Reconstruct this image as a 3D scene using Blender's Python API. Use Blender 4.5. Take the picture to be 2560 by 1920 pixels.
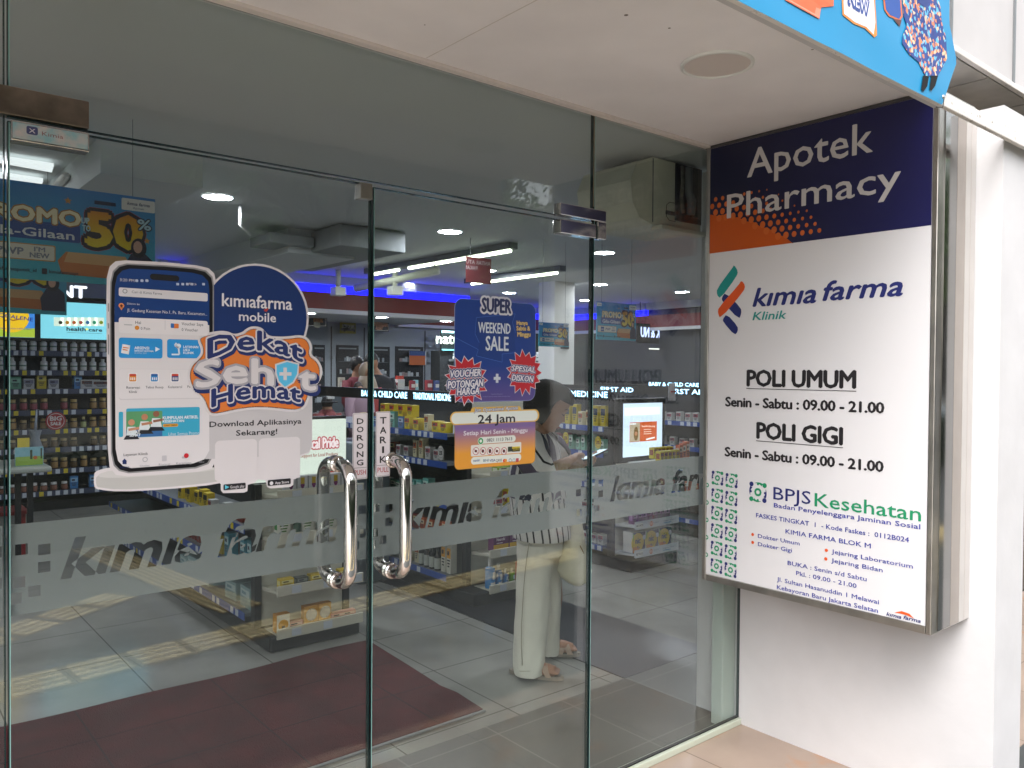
import bpy, bmesh, math, random
from mathutils import Vector, Matrix
random.seed(7)
R = math.radians
for o in list(bpy.data.objects): bpy.data.objects.remove(o)
SC = bpy.context.scene; COL = SC.collection

# ---------------------------------------------------------------- camera, sky, sun, exposure
EYE = Vector((0, 0, 1.55)); YAW, PIT, ROL = R(39.843), R(-0.9085), R(0.45); FPX = 2015.03
_f = Vector((math.sin(YAW)*math.cos(PIT), math.cos(YAW)*math.cos(PIT), math.sin(PIT)))
_r = Vector((math.cos(YAW), -math.sin(YAW), 0)); _u = _r.cross(_f)
CR = _r*math.cos(ROL)+_u*math.sin(ROL); CU = -_r*math.sin(ROL)+_u*math.cos(ROL); CF = _f
cam = bpy.data.objects.new('camera', bpy.data.cameras.new('camera')); COL.objects.link(cam)
cam.data.sensor_width = 36; cam.data.lens = FPX/2560*36; cam.data.clip_start = .05; cam.data.clip_end = 500
m3 = Matrix((CR, CU, -CF)).transposed(); cam.matrix_world = Matrix.Translation(EYE) @ m3.to_4x4()
SC.camera = cam
W = bpy.data.worlds.new('World'); SC.world = W; W.use_nodes = True
nt = W.node_tree; sky = nt.nodes.new('ShaderNodeTexSky'); sky.sky_type = 'NISHITA'; sky.sun_disc = False
SUN_EL, SUN_AZ = R(54), R(232)
sky.sun_elevation = SUN_EL; sky.sun_rotation = SUN_AZ; sky.dust_density = 4; sky.air_density = 1.2
hs = nt.nodes.new('ShaderNodeHueSaturation'); hs.inputs['Saturation'].default_value = .2; nt.links.new(sky.outputs[0], hs.inputs['Color']); nt.links.new(hs.outputs[0], nt.nodes['Background'].inputs[0]); nt.nodes['Background'].inputs[1].default_value = .15
sun = bpy.data.objects.new('sun', bpy.data.lights.new('sun', 'SUN')); COL.objects.link(sun)
sun.data.energy = 0.5; sun.data.angle = R(75); sun.data.color = (1, .985, 1)
sd = Vector((math.sin(SUN_AZ)*math.cos(SUN_EL), math.cos(SUN_AZ)*math.cos(SUN_EL), math.sin(SUN_EL)))
sun.rotation_euler = sd.to_track_quat('Z', 'Y').to_euler()
SC.view_settings.view_transform = 'Standard'; SC.view_settings.look = 'None'; SC.view_settings.exposure = 1.8; SC.view_settings.gamma = 1
SC.render.engine = 'CYCLES'; cy = SC.cycles
cy.use_denoising = True; cy.max_bounces = 9; cy.diffuse_bounces = 3; cy.glossy_bounces = 4; cy.transparent_max_bounces = 14
cy.transmission_bounces = 4; cy.sample_clamp_indirect = 6; cy.caustics_reflective = False; cy.caustics_refractive = False

# ---------------------------------------------------------------- helpers
def lin(h):
    h = h.lstrip('#'); v = [int(h[i:i+2], 16)/255 for i in (0, 2, 4)]
    return tuple(c/12.92 if c <= .04045 else ((c+.055)/1.055)**2.4 for c in v)
MATS = {}
def mat(name, col, rough=.5, metal=0, emit=0, noise=0, nscale=8, bump=0, bscale=60, spec=.5, ncol=None, coat=0):
    if name in MATS: return MATS[name]
    m = bpy.data.materials.new(name); m.use_nodes = True; t = m.node_tree; b = t.nodes['Principled BSDF']
    c = lin(col) if isinstance(col, str) else col
    b.inputs['Base Color'].default_value = (*c, 1); b.inputs['Roughness'].default_value = rough
    b.inputs['Metallic'].default_value = metal; b.inputs['Specular IOR Level'].default_value = spec
    if coat: b.inputs['Coat Weight'].default_value = coat
    if emit:
        b.inputs['Emission Color'].default_value = (*c, 1); b.inputs['Emission Strength'].default_value = emit
    if noise or bump:
        tc = t.nodes.new('ShaderNodeTexCoord')
    if noise:
        n = t.nodes.new('ShaderNodeTexNoise'); n.inputs['Scale'].default_value = nscale; n.inputs['Detail'].default_value = 6
        t.links.new(tc.outputs['Object'], n.inputs['Vector'])
        r = t.nodes.new('ShaderNodeValToRGB'); r.color_ramp.elements[0].position = .35; r.color_ramp.elements[1].position = .7
        c2 = lin(ncol) if ncol else tuple(x*(1-noise) for x in c)
        r.color_ramp.elements[0].color = (*c2, 1); r.color_ramp.elements[1].color = (*c, 1)
        t.links.new(n.outputs[0], r.inputs[0]); t.links.new(r.outputs[0], b.inputs['Base Color'])
    if bump:
        n2 = t.nodes.new('ShaderNodeTexNoise'); n2.inputs['Scale'].default_value = bscale; n2.inputs['Detail'].default_value = 4
        t.links.new(tc.outputs['Object'], n2.inputs['Vector'])
        bp = t.nodes.new('ShaderNodeBump'); bp.inputs['Strength'].default_value = bump; bp.inputs['Distance'].default_value = .01
        t.links.new(n2.outputs[0], bp.inputs['Height']); t.links.new(bp.outputs[0], b.inputs['Normal'])
    MATS[name] = m; return m
def C(h, rough=.5): return mat('print_'+h.strip('#')+('' if rough == .5 else '_r%d' % (rough*100)), h, rough)
def E(h, s): return mat('lit_'+h.strip('#')+'_%g' % s, h, .5, emit=s)

def tag(o, label=None, cat=None, group=None, kind=None):
    if label: o['label'] = label
    if cat: o['category'] = cat
    if group: o['group'] = group
    if kind: o['kind'] = kind
    return o
def thing(name, loc, label, cat, group=None, rz=0):
    o = bpy.data.objects.new(name, None); COL.objects.link(o); o.location = loc; o.rotation_euler = (0, 0, rz)
    o.empty_display_size = .1
    return tag(o, label, cat, group)

class MB:
    """collects geometry (world or local coordinates) into ONE mesh"""
    def __init__(s): s.v = []; s.f = []; s.m = []; s.mats = []; s.uv = {}; s.smooth = []
    def mi(s, m):
        if m not in s.mats: s.mats.append(m)
        return s.mats.index(m)
    def add(s, vs, fs, m, smooth=False):
        k = len(s.v); s.v += [tuple(p) for p in vs]; i = s.mi(m)
        for f in fs: s.f.append([k+a for a in f]); s.m.append(i); s.smooth.append(smooth)
        return k
    def box(s, x0, x1, y0, y1, z0, z1, m, T=None):
        x0, x1 = min(x0, x1), max(x0, x1); y0, y1 = min(y0, y1), max(y0, y1); z0, z1 = min(z0, z1), max(z0, z1)
        vs = [(x0,y0,z0),(x1,y0,z0),(x1,y1,z0),(x0,y1,z0),(x0,y0,z1),(x1,y0,z1),(x1,y1,z1),(x0,y1,z1)]
        if T: vs = [T @ Vector(v) for v in vs]
        s.add(vs, [(0,3,2,1),(4,5,6,7),(0,1,5,4),(1,2,6,5),(2,3,7,6),(3,0,4,7)], m); return s
    def bbox(s, x0, x1, y0, y1, z0, z1, m, r=.005, T=None):
        """bevelled box"""
        bm = bmesh.new(); bmesh.ops.create_cube(bm, size=1)
        for v in bm.verts: v.co = Vector(((x0+x1)/2+v.co.x*(x1-x0), (y0+y1)/2+v.co.y*(y1-y0), (z0+z1)/2+v.co.z*(z1-z0)))
        bmesh.ops.bevel(bm, geom=bm.edges[:], offset=r, segments=2, affect='EDGES', profile=.5)
        bm.verts.index_update()
        s.add([(T @ v.co if T else v.co.copy()) for v in bm.verts], [[v.index for v in f.verts] for f in bm.faces], m); bm.free(); return s
    def tube(s, pts, rad, m, n=12, cap=True, T=None, flat=1):
        pts = [Vector(p) for p in pts]
        if not hasattr(rad, '__len__'): rad = [rad]*len(pts)
        vs = []; up = None
        for i, p in enumerate(pts):
            d = (pts[min(i+1, len(pts)-1)]-pts[max(i-1, 0)]).normalized()
            if up is None:
                up = Vector((0, 0, 1)) if abs(d.z) < .9 else Vector((1, 0, 0))
            a = d.cross(up).normalized(); b = a.cross(d).normalized(); up = b
            for k in range(n):
                t = 2*math.pi*k/n; q = p+a*math.cos(t)*rad[i]+b*math.sin(t)*rad[i]*flat
                vs.append(T @ q if T else q)
        fs = [(i*n+k, i*n+(k+1) % n, (i+1)*n+(k+1) % n, (i+1)*n+k) for i in range(len(pts)-1) for k in range(n)]
        if cap: fs += [tuple(range(n))[::-1], tuple((len(pts)-1)*n+k for k in range(n))]
        s.add(vs, fs, m, True); return s
    def lathe(s, prof, m, n=16, c=(0, 0, 0), ms=None):
        """prof: (r,z) list; ms: per-segment materials"""
        vs = [(c[0]+r*math.cos(2*math.pi*k/n), c[1]+r*math.sin(2*math.pi*k/n), c[2]+z) for r, z in prof for k in range(n)]
        base = len(s.v); s.v += vs
        for i in range(len(prof)-1):
            mm = ms[i] if ms else m; mi = s.mi(mm)
            for k in range(n):
                s.f.append([base+i*n+k, base+i*n+(k+1) % n, base+(i+1)*n+(k+1) % n, base+(i+1)*n+k]); s.m.append(mi); s.smooth.append(True)
        return s
    def sphere(s, c, r, m, n=16, sc=(1, 1, 1), T=None):
        vs = []; fs = []
        for i in range(n//2+1):
            ph = math.pi*i/(n//2)
            for k in range(n):
                t = 2*math.pi*k/n; q = Vector((c[0]+r*sc[0]*math.sin(ph)*math.cos(t), c[1]+r*sc[1]*math.sin(ph)*math.sin(t), c[2]+r*sc[2]*math.cos(ph)))
                vs.append(T @ q if T else q)
        for i in range(n//2):
            for k in range(n): fs.append((i*n+k, (i+1)*n+k, (i+1)*n+(k+1) % n, i*n+(k+1) % n))
        s.add(vs, fs, m, True); return s
    def mesh(s, name):
        me = bpy.data.meshes.new(name); me.from_pydata(s.v, [], s.f)
        for m in s.mats: me.materials.append(m)
        me.polygons.foreach_set('material_index', s.m); me.polygons.foreach_set('use_smooth', s.smooth)
        me.update(); return me
    def build(s, name, parent=None, **k):
        """vertices are world coordinates; parent may be an unrotated Empty"""
        o = bpy.data.objects.new(name, s.mesh(name)); COL.objects.link(o)
        if parent is not None:
            o.parent = parent; off = parent.location.copy(); p = parent.parent
            while p is not None: off += p.location; p = p.parent
            if parent.type != 'MESH' or off.length > 0: o.location = -off if not k.get('local') else (0, 0, 0)
        k.pop('local', None)
        return tag(o, **k) if k else o
def local(mb, name, parent, **k):
    o = bpy.data.objects.new(name, mb.mesh(name)); COL.objects.link(o); o.parent = parent
    return tag(o, **k) if k else o

# pixels of the photo viewed at 2212 wide -> points on real planes of the place
S = 2560/2212
def ray(x, y): return CF+CR*((x*S-1280)/FPX)-CU*((y*S-960)/FPX)
class Plane:
    def __init__(s, o, u, n): s.o = Vector(o); s.u = Vector(u); s.v = Vector((0, 0, 1)); s.n = Vector(n)
    def hit(s, x, y):
        d = ray(x, y); t = (s.o-EYE).dot(s.n)/d.dot(s.n); return EYE+d*t
    def px(s, x, y):
        p = s.hit(x, y)-s.o; return (p.dot(s.u), p.dot(s.v))
    def P(s, u, v, h=0): return s.o+s.u*u+s.v*v+s.n*h
def YP(y): return Plane((0, y, 0), (1, 0, 0), (0, -1, 0))      # plane parallel to the shop front
def XP(x): return Plane((x, 0, 0), (0, -1, 0), (-1, 0, 0))     # plane running into the shop
def Zn(x0, y0, k): return lambda x, y: ((x0+x*k)/S, (y0+y*k)/S)  # zoomed view -> 2212-wide pixels
def onz(x, y, z=0):
    d = ray(x, y); return EYE+d*((z-EYE.z)/d.z)

TG = {}
def text_geo(s, bold=0., shear=0., bev=0., sp=1.):
    k = (s, bold, shear, bev, sp)
    if k in TG: return TG[k]
    cu = bpy.data.curves.new('t', 'FONT'); cu.body = s; cu.offset = bold; cu.shear = shear; cu.bevel_depth = bev; cu.bevel_resolution = 1
    cu.resolution_u = 2; cu.space_character = sp
    ob = bpy.data.objects.new('t', cu); me = bpy.data.meshes.new_from_object(ob)
    vs = [v.co.copy() for v in me.vertices]; fs = [tuple(p.vertices) for p in me.polygons]
    bpy.data.objects.remove(ob); bpy.data.meshes.remove(me); bpy.data.curves.remove(cu)
    TG[k] = (vs, fs); return TG[k]
CAPH = max(v.y for v in text_geo('H')[0])
def text_box(s, **k):
    vs = text_geo(s, **k)[0]; xs = [v.x for v in vs]; return min(xs), max(xs)

class Art:
    """flat printed artwork on a plane: many small coloured shapes, one mesh, each layer a hair in front of the last"""
    def __init__(s, plane, h0=.0006, dh=.0003): s.p = plane; s.mb = MB(); s.k = h0; s.dh = dh
    def lay(s, h): return s.k+s.dh*h
    def poly(s, uv, m, h=0): s.mb.add([s.p.P(u, v, s.lay(h)) for u, v in uv], [tuple(range(len(uv)))], m)
    def ppoly(s, Z, pts, m, h=0): s.poly([s.p.px(*Z(*q)) for q in pts], m, h)
    def rect(s, u0, v0, u1, v1, m, h=0, r=0):
        u0, u1 = min(u0, u1), max(u0, u1); v0, v1 = min(v0, v1), max(v0, v1)
        if r <= 0: s.poly([(u0, v0), (u1, v0), (u1, v1), (u0, v1)], m, h); return
        r = min(r, (u1-u0)/2, (v1-v0)/2); pts = []
        for cx, cy_, a0 in ((u1-r, v0+r, -90), (u1-r, v1-r, 0), (u0+r, v1-r, 90), (u0+r, v0+r, 180)):
            for i in range(7): a = R(a0+15*i); pts.append((cx+r*math.cos(a), cy_+r*math.sin(a)))
        s.poly(pts, m, h)
    def prect(s, Z, x0, y0, x1, y1, m, h=0, r=0):
        a = s.p.px(*Z(x0, y0)); c = s.p.px(*Z(x0, y1)); b = s.p.px(*Z(x1, y1)); s.rect(a[0], a[1], b[0], c[1], m, h, r)
    def disc(s, u, v, r, m, h=0, n=20, ry=None): s.poly([(u+r*math.cos(2*math.pi*i/n), v+(ry or r)*math.sin(2*math.pi*i/n)) for i in range(n)], m, h)
    def pdisc(s, Z, x, y, rpx, m, h=0, n=20):
        a = s.p.px(*Z(x, y)); b = s.p.px(*Z(x, y-rpx)); s.disc(a[0], a[1], abs(b[1]-a[1]), m, h, n)
    def ring(s, u, v, r, w, m, h=0, n=20):
        for i in range(n):
            a, b = 2*math.pi*i/n, 2*math.pi*(i+1)/n
            s.poly([(u+(r-w)*math.cos(a), v+(r-w)*math.sin(a)), (u+r*math.cos(a), v+r*math.sin(a)), (u+r*math.cos(b), v+r*math.sin(b)), (u+(r-w)*math.cos(b), v+(r-w)*math.sin(b))], m, h)
    def line(s, a, b, w, m, h=0):
        d = Vector((b[0]-a[0], b[1]-a[1])); 
        if d.length < 1e-9: return
        q = Vector((-d.y, d.x)).normalized()*w/2
        s.poly([(a[0]+q.x, a[1]+q.y), (a[0]-q.x, a[1]-q.y), (b[0]-q.x, b[1]-q.y), (b[0]+q.x, b[1]+q.y)], m, h)
    def pline(s, Z, pts, w, m, h=0):
        q = [s.p.px(*Z(*a)) for a in pts]
        for a, b in zip(q, q[1:]): s.line(a, b, w, m, h)
    def text(s, t, u0, u1, v, hgt, m, h=1, bold=0., shear=0., bev=0., rot=0, warp=None, mirror=False, sp=1., ref=None):
        """u0..u1 width, v baseline, hgt cap height"""
        vs, fs = text_geo(t, 0, shear, 0, sp); xa, xb = text_box(ref or t, shear=shear, sp=sp)
        sx = (u1-u0)/(xb-xa); sy = hgt/CAPH; r_ = (bold*.8+bev)*sy; out = []
        if bev: cps = [(r_*math.cos(math.pi*i/7), r_*math.sin(math.pi*i/7)) for i in range(14)]+[(r_*.5*math.cos(math.pi*i/3), r_*.5*math.sin(math.pi*i/3)) for i in range(6)]
        elif bold: cps = [(r_, 0), (-r_, 0), (0, r_*.8), (0, -r_*.8)]
        else: cps = [(0, 0)]
        for ci, (dx, dy) in enumerate(cps):
            out = []
            for q in vs:
                a = (q.x-xa)*sx; b = q.y*sy
                if mirror: a = (u1-u0)-a
                if warp: a, b = warp(a/(u1-u0), b, (u1-u0), hgt)
                if rot: c_, s_ = math.cos(rot), math.sin(rot); a, b = a*c_-b*s_, a*s_+b*c_
                out.append(s.p.P(u0+a+dx, v+b+dy, s.lay(h)+ci*.000012))
            s.mb.add(out, fs, m)
    def ptext(s, Z, t, x0, yb, x1, yt, m, h=1, **k):
        """x0,yb: px of the lower left corner; x1: right px; yt: px of cap top at the left"""
        a = s.p.px(*Z(x0, yb)); c = s.p.px(*Z(x0, yt)); 
        y1 = yb
        # the right end lies on the same world height: march to it
        b = s.p.px(*Z(x1, yb)); s.text(t, a[0], b[0], a[1], c[1]-a[1], m, h, **k)
    def build(s, name, parent=None, **k): return s.mb.build(name, parent, **k)
D_ = lambda x, y: (x, y)
# ---------------------------------------------------------------- materials of the place
def tilemat(name, col, seam, size, ox=0, oy=0, rough=.35, var=.06, mortar=.004, col2=None, rot=0):
    m = mat(name, col, rough); t = m.node_tree; b = t.nodes['Principled BSDF']
    tc = t.nodes.new('ShaderNodeTexCoord'); mp = t.nodes.new('ShaderNodeMapping'); mp.inputs['Location'].default_value = (ox, oy, 0); mp.inputs['Rotation'].default_value = (0, 0, rot)
    br = t.nodes.new('ShaderNodeTexBrick'); br.offset = 0; br.squash = 1
    c = lin(col); br.inputs['Color1'].default_value = (*c, 1); br.inputs['Color2'].default_value = (*(x*(1-var) for x in c), 1)
    br.inputs['Mortar'].default_value = (*lin(seam), 1); br.inputs['Scale'].default_value = 1
    br.inputs['Mortar Size'].default_value = mortar; br.inputs['Brick Width'].default_value = size; br.inputs['Row Height'].default_value = size
    t.links.new(tc.outputs['Object'], mp.inputs[0]); t.links.new(mp.outputs[0], br.inputs['Vector'])
    n = t.nodes.new('ShaderNodeTexNoise'); n.inputs['Scale'].default_value = 2.2; n.inputs['Detail'].default_value = 7; t.links.new(tc.outputs['Object'], n.inputs['Vector'])
    rr = t.nodes.new('ShaderNodeMapRange'); rr.inputs[1].default_value = .35; rr.inputs[2].default_value = .7; rr.inputs[3].default_value = .78; rr.inputs[4].default_value = 1.05
    t.links.new(n.outputs[0], rr.inputs[0])
    mx = t.nodes.new('ShaderNodeMixRGB'); mx.blend_type = 'MULTIPLY'; mx.inputs[0].default_value = 1
    t.links.new(br.outputs[0], mx.inputs[1]); t.links.new(rr.outputs[0], mx.inputs[2]); t.links.new(mx.outputs[0], b.inputs['Base Color'])
    return m
def glassmat(name, tint, dust_haze=.006):
    m = bpy.data.materials.new(name); m.use_nodes = True; t = m.node_tree; t.nodes.remove(t.nodes['Principled BSDF'])
    out = t.nodes['Material Output']; tr = t.nodes.new('ShaderNodeBsdfTransparent'); tr.inputs[0].default_value = (*tint, 1)
    gl = t.nodes.new('ShaderNodeBsdfGlossy'); gl.inputs['Roughness'].default_value = .0; gl.inputs[0].default_value = (.98, 1, .99, 1)
    geo = t.nodes.new('ShaderNodeNewGeometry'); mr = t.nodes.new('ShaderNodeMapRange')
    mr.inputs[3].default_value = 1.51; mr.inputs[4].default_value = 1/1.51; t.links.new(geo.outputs['Backfacing'], mr.inputs[0])
    fr = t.nodes.new('ShaderNodeFresnel'); t.links.new(mr.outputs[0], fr.inputs[0])
    mx = t.nodes.new('ShaderNodeMixShader'); t.links.new(fr.outputs[0], mx.inputs[0]); t.links.new(tr.outputs[0], mx.inputs[1]); t.links.new(gl.outputs[0], mx.inputs[2])
    # a thin film of street dust, heavier in soft streaks, doubling as painted haze that lifts dark tones
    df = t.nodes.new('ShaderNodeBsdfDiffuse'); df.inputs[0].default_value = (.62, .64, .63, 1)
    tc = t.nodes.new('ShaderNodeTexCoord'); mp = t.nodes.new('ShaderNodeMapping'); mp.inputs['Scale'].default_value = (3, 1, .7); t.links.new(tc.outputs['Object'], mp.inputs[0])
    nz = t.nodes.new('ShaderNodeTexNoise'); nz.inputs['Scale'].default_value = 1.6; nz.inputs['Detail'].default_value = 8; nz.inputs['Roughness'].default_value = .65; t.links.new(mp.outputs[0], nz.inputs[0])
    rg = t.nodes.new('ShaderNodeMapRange'); rg.inputs[1].default_value = .4; rg.inputs[2].default_value = .75; rg.inputs[3].default_value = dust_haze; rg.inputs[4].default_value = dust_haze*2.4; t.links.new(nz.outputs[0], rg.inputs[0])
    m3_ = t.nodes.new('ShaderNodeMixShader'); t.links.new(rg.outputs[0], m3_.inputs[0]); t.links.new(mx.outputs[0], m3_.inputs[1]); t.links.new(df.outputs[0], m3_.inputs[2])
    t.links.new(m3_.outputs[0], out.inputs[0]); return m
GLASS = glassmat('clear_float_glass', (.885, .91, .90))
EDGE = mat('glass_edge', '#0F2A2A', .15)
EDGEL = mat('glass_edge_light', '#7FA8A4', .15)
STEEL = mat('polished_steel', (.62, .6, .58), .09, 1)
STEELB = mat('worn_brushed_steel', (.5, .47, .42), .3, 1, noise=.4, nscale=9)
BRONZE = mat('dull_bronze_steel', (.3, .25, .2), .32, 1, noise=.5, nscale=14)
WHITEWALL = mat('white_painted_plaster', '#CECCCD', .75, noise=.09, nscale=4, bump=.14, bscale=14)
SOFFIT = mat('white_soffit_board', '#F3EEEE', .6, noise=.10, nscale=2.6, bump=.15, bscale=5)
PEEL = mat('chipped_white_trim', '#DAD4CE', .7, noise=1, nscale=70, ncol='#8A847C')
for n_ in PEEL.node_tree.nodes:
    if n_.type == 'VALTORGB': n_.color_ramp.elements[0].position = .30; n_.color_ramp.elements[1].position = .37
CLAD = mat('white_metal_cladding', '#BEBAB9', .5, noise=.08, nscale=5)
BLACK = mat('black_plastic', '#111113', .4)
WHITEP = mat('white_paint', '#DEDEDA', .4)
CREAM = mat('cream_shelf_metal', '#CFCBBB', .35)
GREYM = mat('grey_powder_coat', '#6E7274', .45)
IWALL = mat('pale_grey_interior_wall', '#A9AEB4', .6)

# ---------------------------------------------------------------- ground and street (the world the glass reflects)
b = MB(); b.box(-90, 120, -110, 130, -.35, -.16, mat('street_ground', '#77756C', .9, noise=.3, nscale=.4)); tag(b.build('ground'), kind='structure')
b = MB(); b.box(-90, 120, -13.5, -4.6, -.155, -.15, mat('asphalt', '#7C7C7A', .85, noise=.25, nscale=3)); tag(b.build('road'), kind='structure')
b = MB()
for i in range(-6, 14): b.box(i*5, i*5+2.4, -9.1, -8.97, -.1499, -.1455, mat('road_paint', '#D9D9D2', .7))
tag(b.build('road_marking'), kind='structure')
b = MB(); b.box(-60, -.35, -3.3, 1.2, -.16, -.0045, mat('bounce_ground', '#D6D3CC', .8, noise=.08, nscale=3)); b.box(-.35, 90, -3.3, 1.2, -.16, -.004, tilemat('pavement_tiles', '#505352', '#2A2C2C', .6, .1, .15, .45)); b.box(-60, 90, -4.3, -3.3, -.16, -.004, mat('pale_concrete', '#6E6E6A', .8, noise=.15, nscale=2)); tag(b.build('pavement'), kind='structure')  # pale left patch is added, out of view, to bounce light onto the soffit
b = MB(); b.bbox(-60, 90, -4.6, -4.3, -.16, .0, mat('kerb_concrete', '#7A7870', .8, noise=.3)); tag(b.build('kerb'), kind='structure')
m = tilemat('porch_tiles', '#AC9788', '#75665A', .6, .35, .25, .28, .05, .003)
t_ = m.node_tree; bs = t_.nodes['Principled BSDF']; prev = bs.inputs['Base Color'].links[0].from_socket
tc = t_.nodes.new('ShaderNodeTexCoord'); nz = t_.nodes.new('ShaderNodeTexNoise'); nz.inputs['Scale'].default_value = 4.5; nz.inputs['Detail'].default_value = 5
t_.links.new(tc.outputs['Object'], nz.inputs[0]); cr = t_.nodes.new('ShaderNodeValToRGB'); cr.color_ramp.elements[0].position = .57; cr.color_ramp.elements[1].position = .66
t_.links.new(nz.outputs[0], cr.inputs[0]); mm = t_.nodes.new('ShaderNodeMixRGB'); mm.inputs[2].default_value = (*lin('#B0794A'), 1)
mul = t_.nodes.new('ShaderNodeMath'); mul.operation = 'MULTIPLY'; mul.inputs[1].default_value = .6; t_.links.new(cr.outputs[0], mul.inputs[0]); t_.links.new(mul.outputs[0], mm.inputs[0])
t_.links.new(prev, mm.inputs[1]); t_.links.new(mm.outputs[0], bs.inputs['Base Color'])
b = MB(); b.box(-6, 9, 1.2, 2.062, -.16, 0, m); tag(b.build('porch_floor'), kind='structure')

TACT = mat('yellow_tactile_tile', '#957B42', .6, noise=.25, nscale=9); TBAR = mat('yellow_tactile_bar', '#F4E0AC', .6); TGAP = mat('tactile_joint', '#57492C', .8)  # tile base coloured darker than the bars to stand in for groove shadows
def tactile(name, p0, d, n, w=.294, pitch=.3, dots=False):
    b = MB(); d = Vector(d).normalized(); q = Vector((-d.y, d.x, 0)); ang = math.atan2(d.y, d.x)
    for i in range(n):
        c = Vector(p0)+d*pitch*(i+.5); T = Matrix.Translation(c) @ Matrix.Rotation(ang, 4, 'Z')
        b.box(-w/2, w/2, -w/2, w/2, 0, .004, TACT, T)
        if dots:
            for a in range(6):
                for e in range(6): b.sphere((-.12+a*.048, -.12+e*.048, .004), .016, TBAR, 8, (1, 1, .35), T)
        else:
            for a in range(4): b.bbox(-w/2+.02, w/2-.02, -.105+a*.07-.020, -.105+a*.07+.020, .003, .0095, TBAR, .004, T)
    return tag(b.build(name), kind='structure')
tactile('guiding_tactile_paving', (-2.7, -.02, -.002), (1, -.1, 0), 38)
tactile('branch_tactile_paving', (-2.8, 1.0, -.001), (.82, -.53, 0), 17, .27)
tactile('warning_tactile_paving', (1.62, -3.6, .001), (.14, 1, 0), 9, .29, .3, True)

# ---------------------------------------------------------------- shop shell
PALE = tilemat('pale_floor_tile', '#A09F98', '#6A6862', .6, .05, .17, .14, .03, .0035)
b = MB(); b.box(-4, 12, 2.085, 13, -.16, 0, PALE); tag(b.build('shop_floor'), kind='structure')
DARK = tilemat('dark_floor_tile', '#55564F', '#6E6E66', .45, .1, .05, .35, .06, .004)
b = MB(); b.box(-4, 3.6, 2.085, 2.735, .0, .004, DARK); tag(b.build('entrance_floor'), kind='structure')
b = MB(); b.box(3.04, 3.74, 2.7395, 6.4, .0005, .0045, mat('black_aisle_tile', '#24242A', .3, noise=.2, nscale=6)); tag(b.build('aisle_floor'), kind='structure')
CEIL = mat('shop_ceiling_board', '#CDD1D1', .7, noise=.05, nscale=1)
b = MB(); b.box(-4, 12, 2.10, 13, 2.7, 2.8, CEIL)
b.box(-4, 12, 2.10, 2.62, 2.49, 2.6997, CEIL)             # lowered strip behind the glass
b.box(1.0, 1.5, 4.4, 11, 2.52, 2.6997, CEIL); b.box(2.8, 3.4, 6.2, 9, 2.5, 2.6997, CEIL)
tag(b.build('shop_ceiling'), kind='structure')
b = MB(); b.box(-4, 12, 11.05, 11.2, 0, 2.7, IWALL); tag(b.build('back_wall'), 'pale grey wall closing the shop at the very back behind the cabinets', 'wall')
b = MB(); b.box(10.55, 10.7, 2.1, 11.05, 0, 2.7, mat('dark_side_wall', '#3A3D40', .6)); tag(b.build('side_wall'), 'dark wall along the right side of the shop behind the first aid shelf', 'wall')
b = MB(); b.box(-4, -3.85, 2.1, 11.05, 0, 2.7, IWALL); tag(b.build('left_wall'), 'plain grey wall at the far left inside the shop', 'wall')
b = MB(); b.box(6.95, 7.3, 7.5, 7.8, 0, 2.7, WHITEP)
b.box(7.06, 7.2, 7.49, 7.5, 1.84, 1.93, BLACK); tag(b.build('white_column'), 'square white column standing behind the medicine shelf', 'column')

# outside wall that carries the sign, with the street corner pillar
b = MB(); b.box(3.05, 3.305, 1.05, 2.30, 0, 2.47, WHITEWALL)
wl = tag(b.build('pillar_wall'), 'white plastered pillar wall under and beside the sign box', 'wall')
b = MB(); b.box(3.0501, 3.31, 1.044, 1.0497, 0, .02, GREYM); b.build('joint', wl)
b = MB(); b.bbox(2.955, 3.048, 2.092, 2.15, 0, 2.48, mat('pale_jamb', '#B9C4BC', .5), .004); tag(b.build('door_jamb'), 'pale green grey jamb post inside the glass beside the white pillar', 'post')
b = MB(); b.box(3.31, 14, 2.07, 2.09, 0, 2.6, mat('neighbour_dark_glass', '#20262A', .2)); tag(b.build('neighbour_shopfront'), 'dark glazed shopfront of the neighbouring unit beyond the pillar', 'shopfront')

# canopy over the entrance
b = MB(); b.box(-6, 2.5, 1.052, 2.062, 2.485, 2.62, SOFFIT); b.box(2.5, 2.79, 1.14, 2.062, 2.485, 2.62, SOFFIT)
b.box(-6, 3.30, 2.0625, 2.0995, 2.4855, 2.62, SOFFIT)
cano = tag(b.build('entrance_canopy'), 'white entrance canopy with a flat soffit above the glass doors', 'canopy')
b = MB(); b.box(-6, 2.50, 1.034, 1.0515, 2.342, 3.3, CLAD); b.build('fascia', cano)
b = MB(); b.bbox(-6, 4.4, 1.018, 1.0335, 2.338, 2.381, PEEL, .003); b.bbox(2.501, 4.4, 1.034, 1.049, 2.352, 2.358, PEEL, .002); b.build('edge_trim', cano)
b = MB(); b.box(.5, 2.75, 2.035, 2.0615, 2.474, 2.4845, mat('soffit_batten', '#D8CFC8', .6)); b.build('batten', cano)
b = MB(); JT = mat('soffit_joint', '#D2CBC6', .8)
b.box(1.35, 1.3525, 1.06, 2.03, 2.4838, 2.4848, JT)
b.build('board_joint', cano)
b = MB()
for i in range(11):
    x, y = random.uniform(.2, 2.6), random.uniform(1.08, 2.0); r_ = random.uniform(.002, .006); b.lathe([(.0001, -.0002), (r_, -.0002)], mat('soffit_spot', '#7E766E', .8), 8, c=(x, y, 2.4845))
b.build('spot', cano, kind='stuff')
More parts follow.
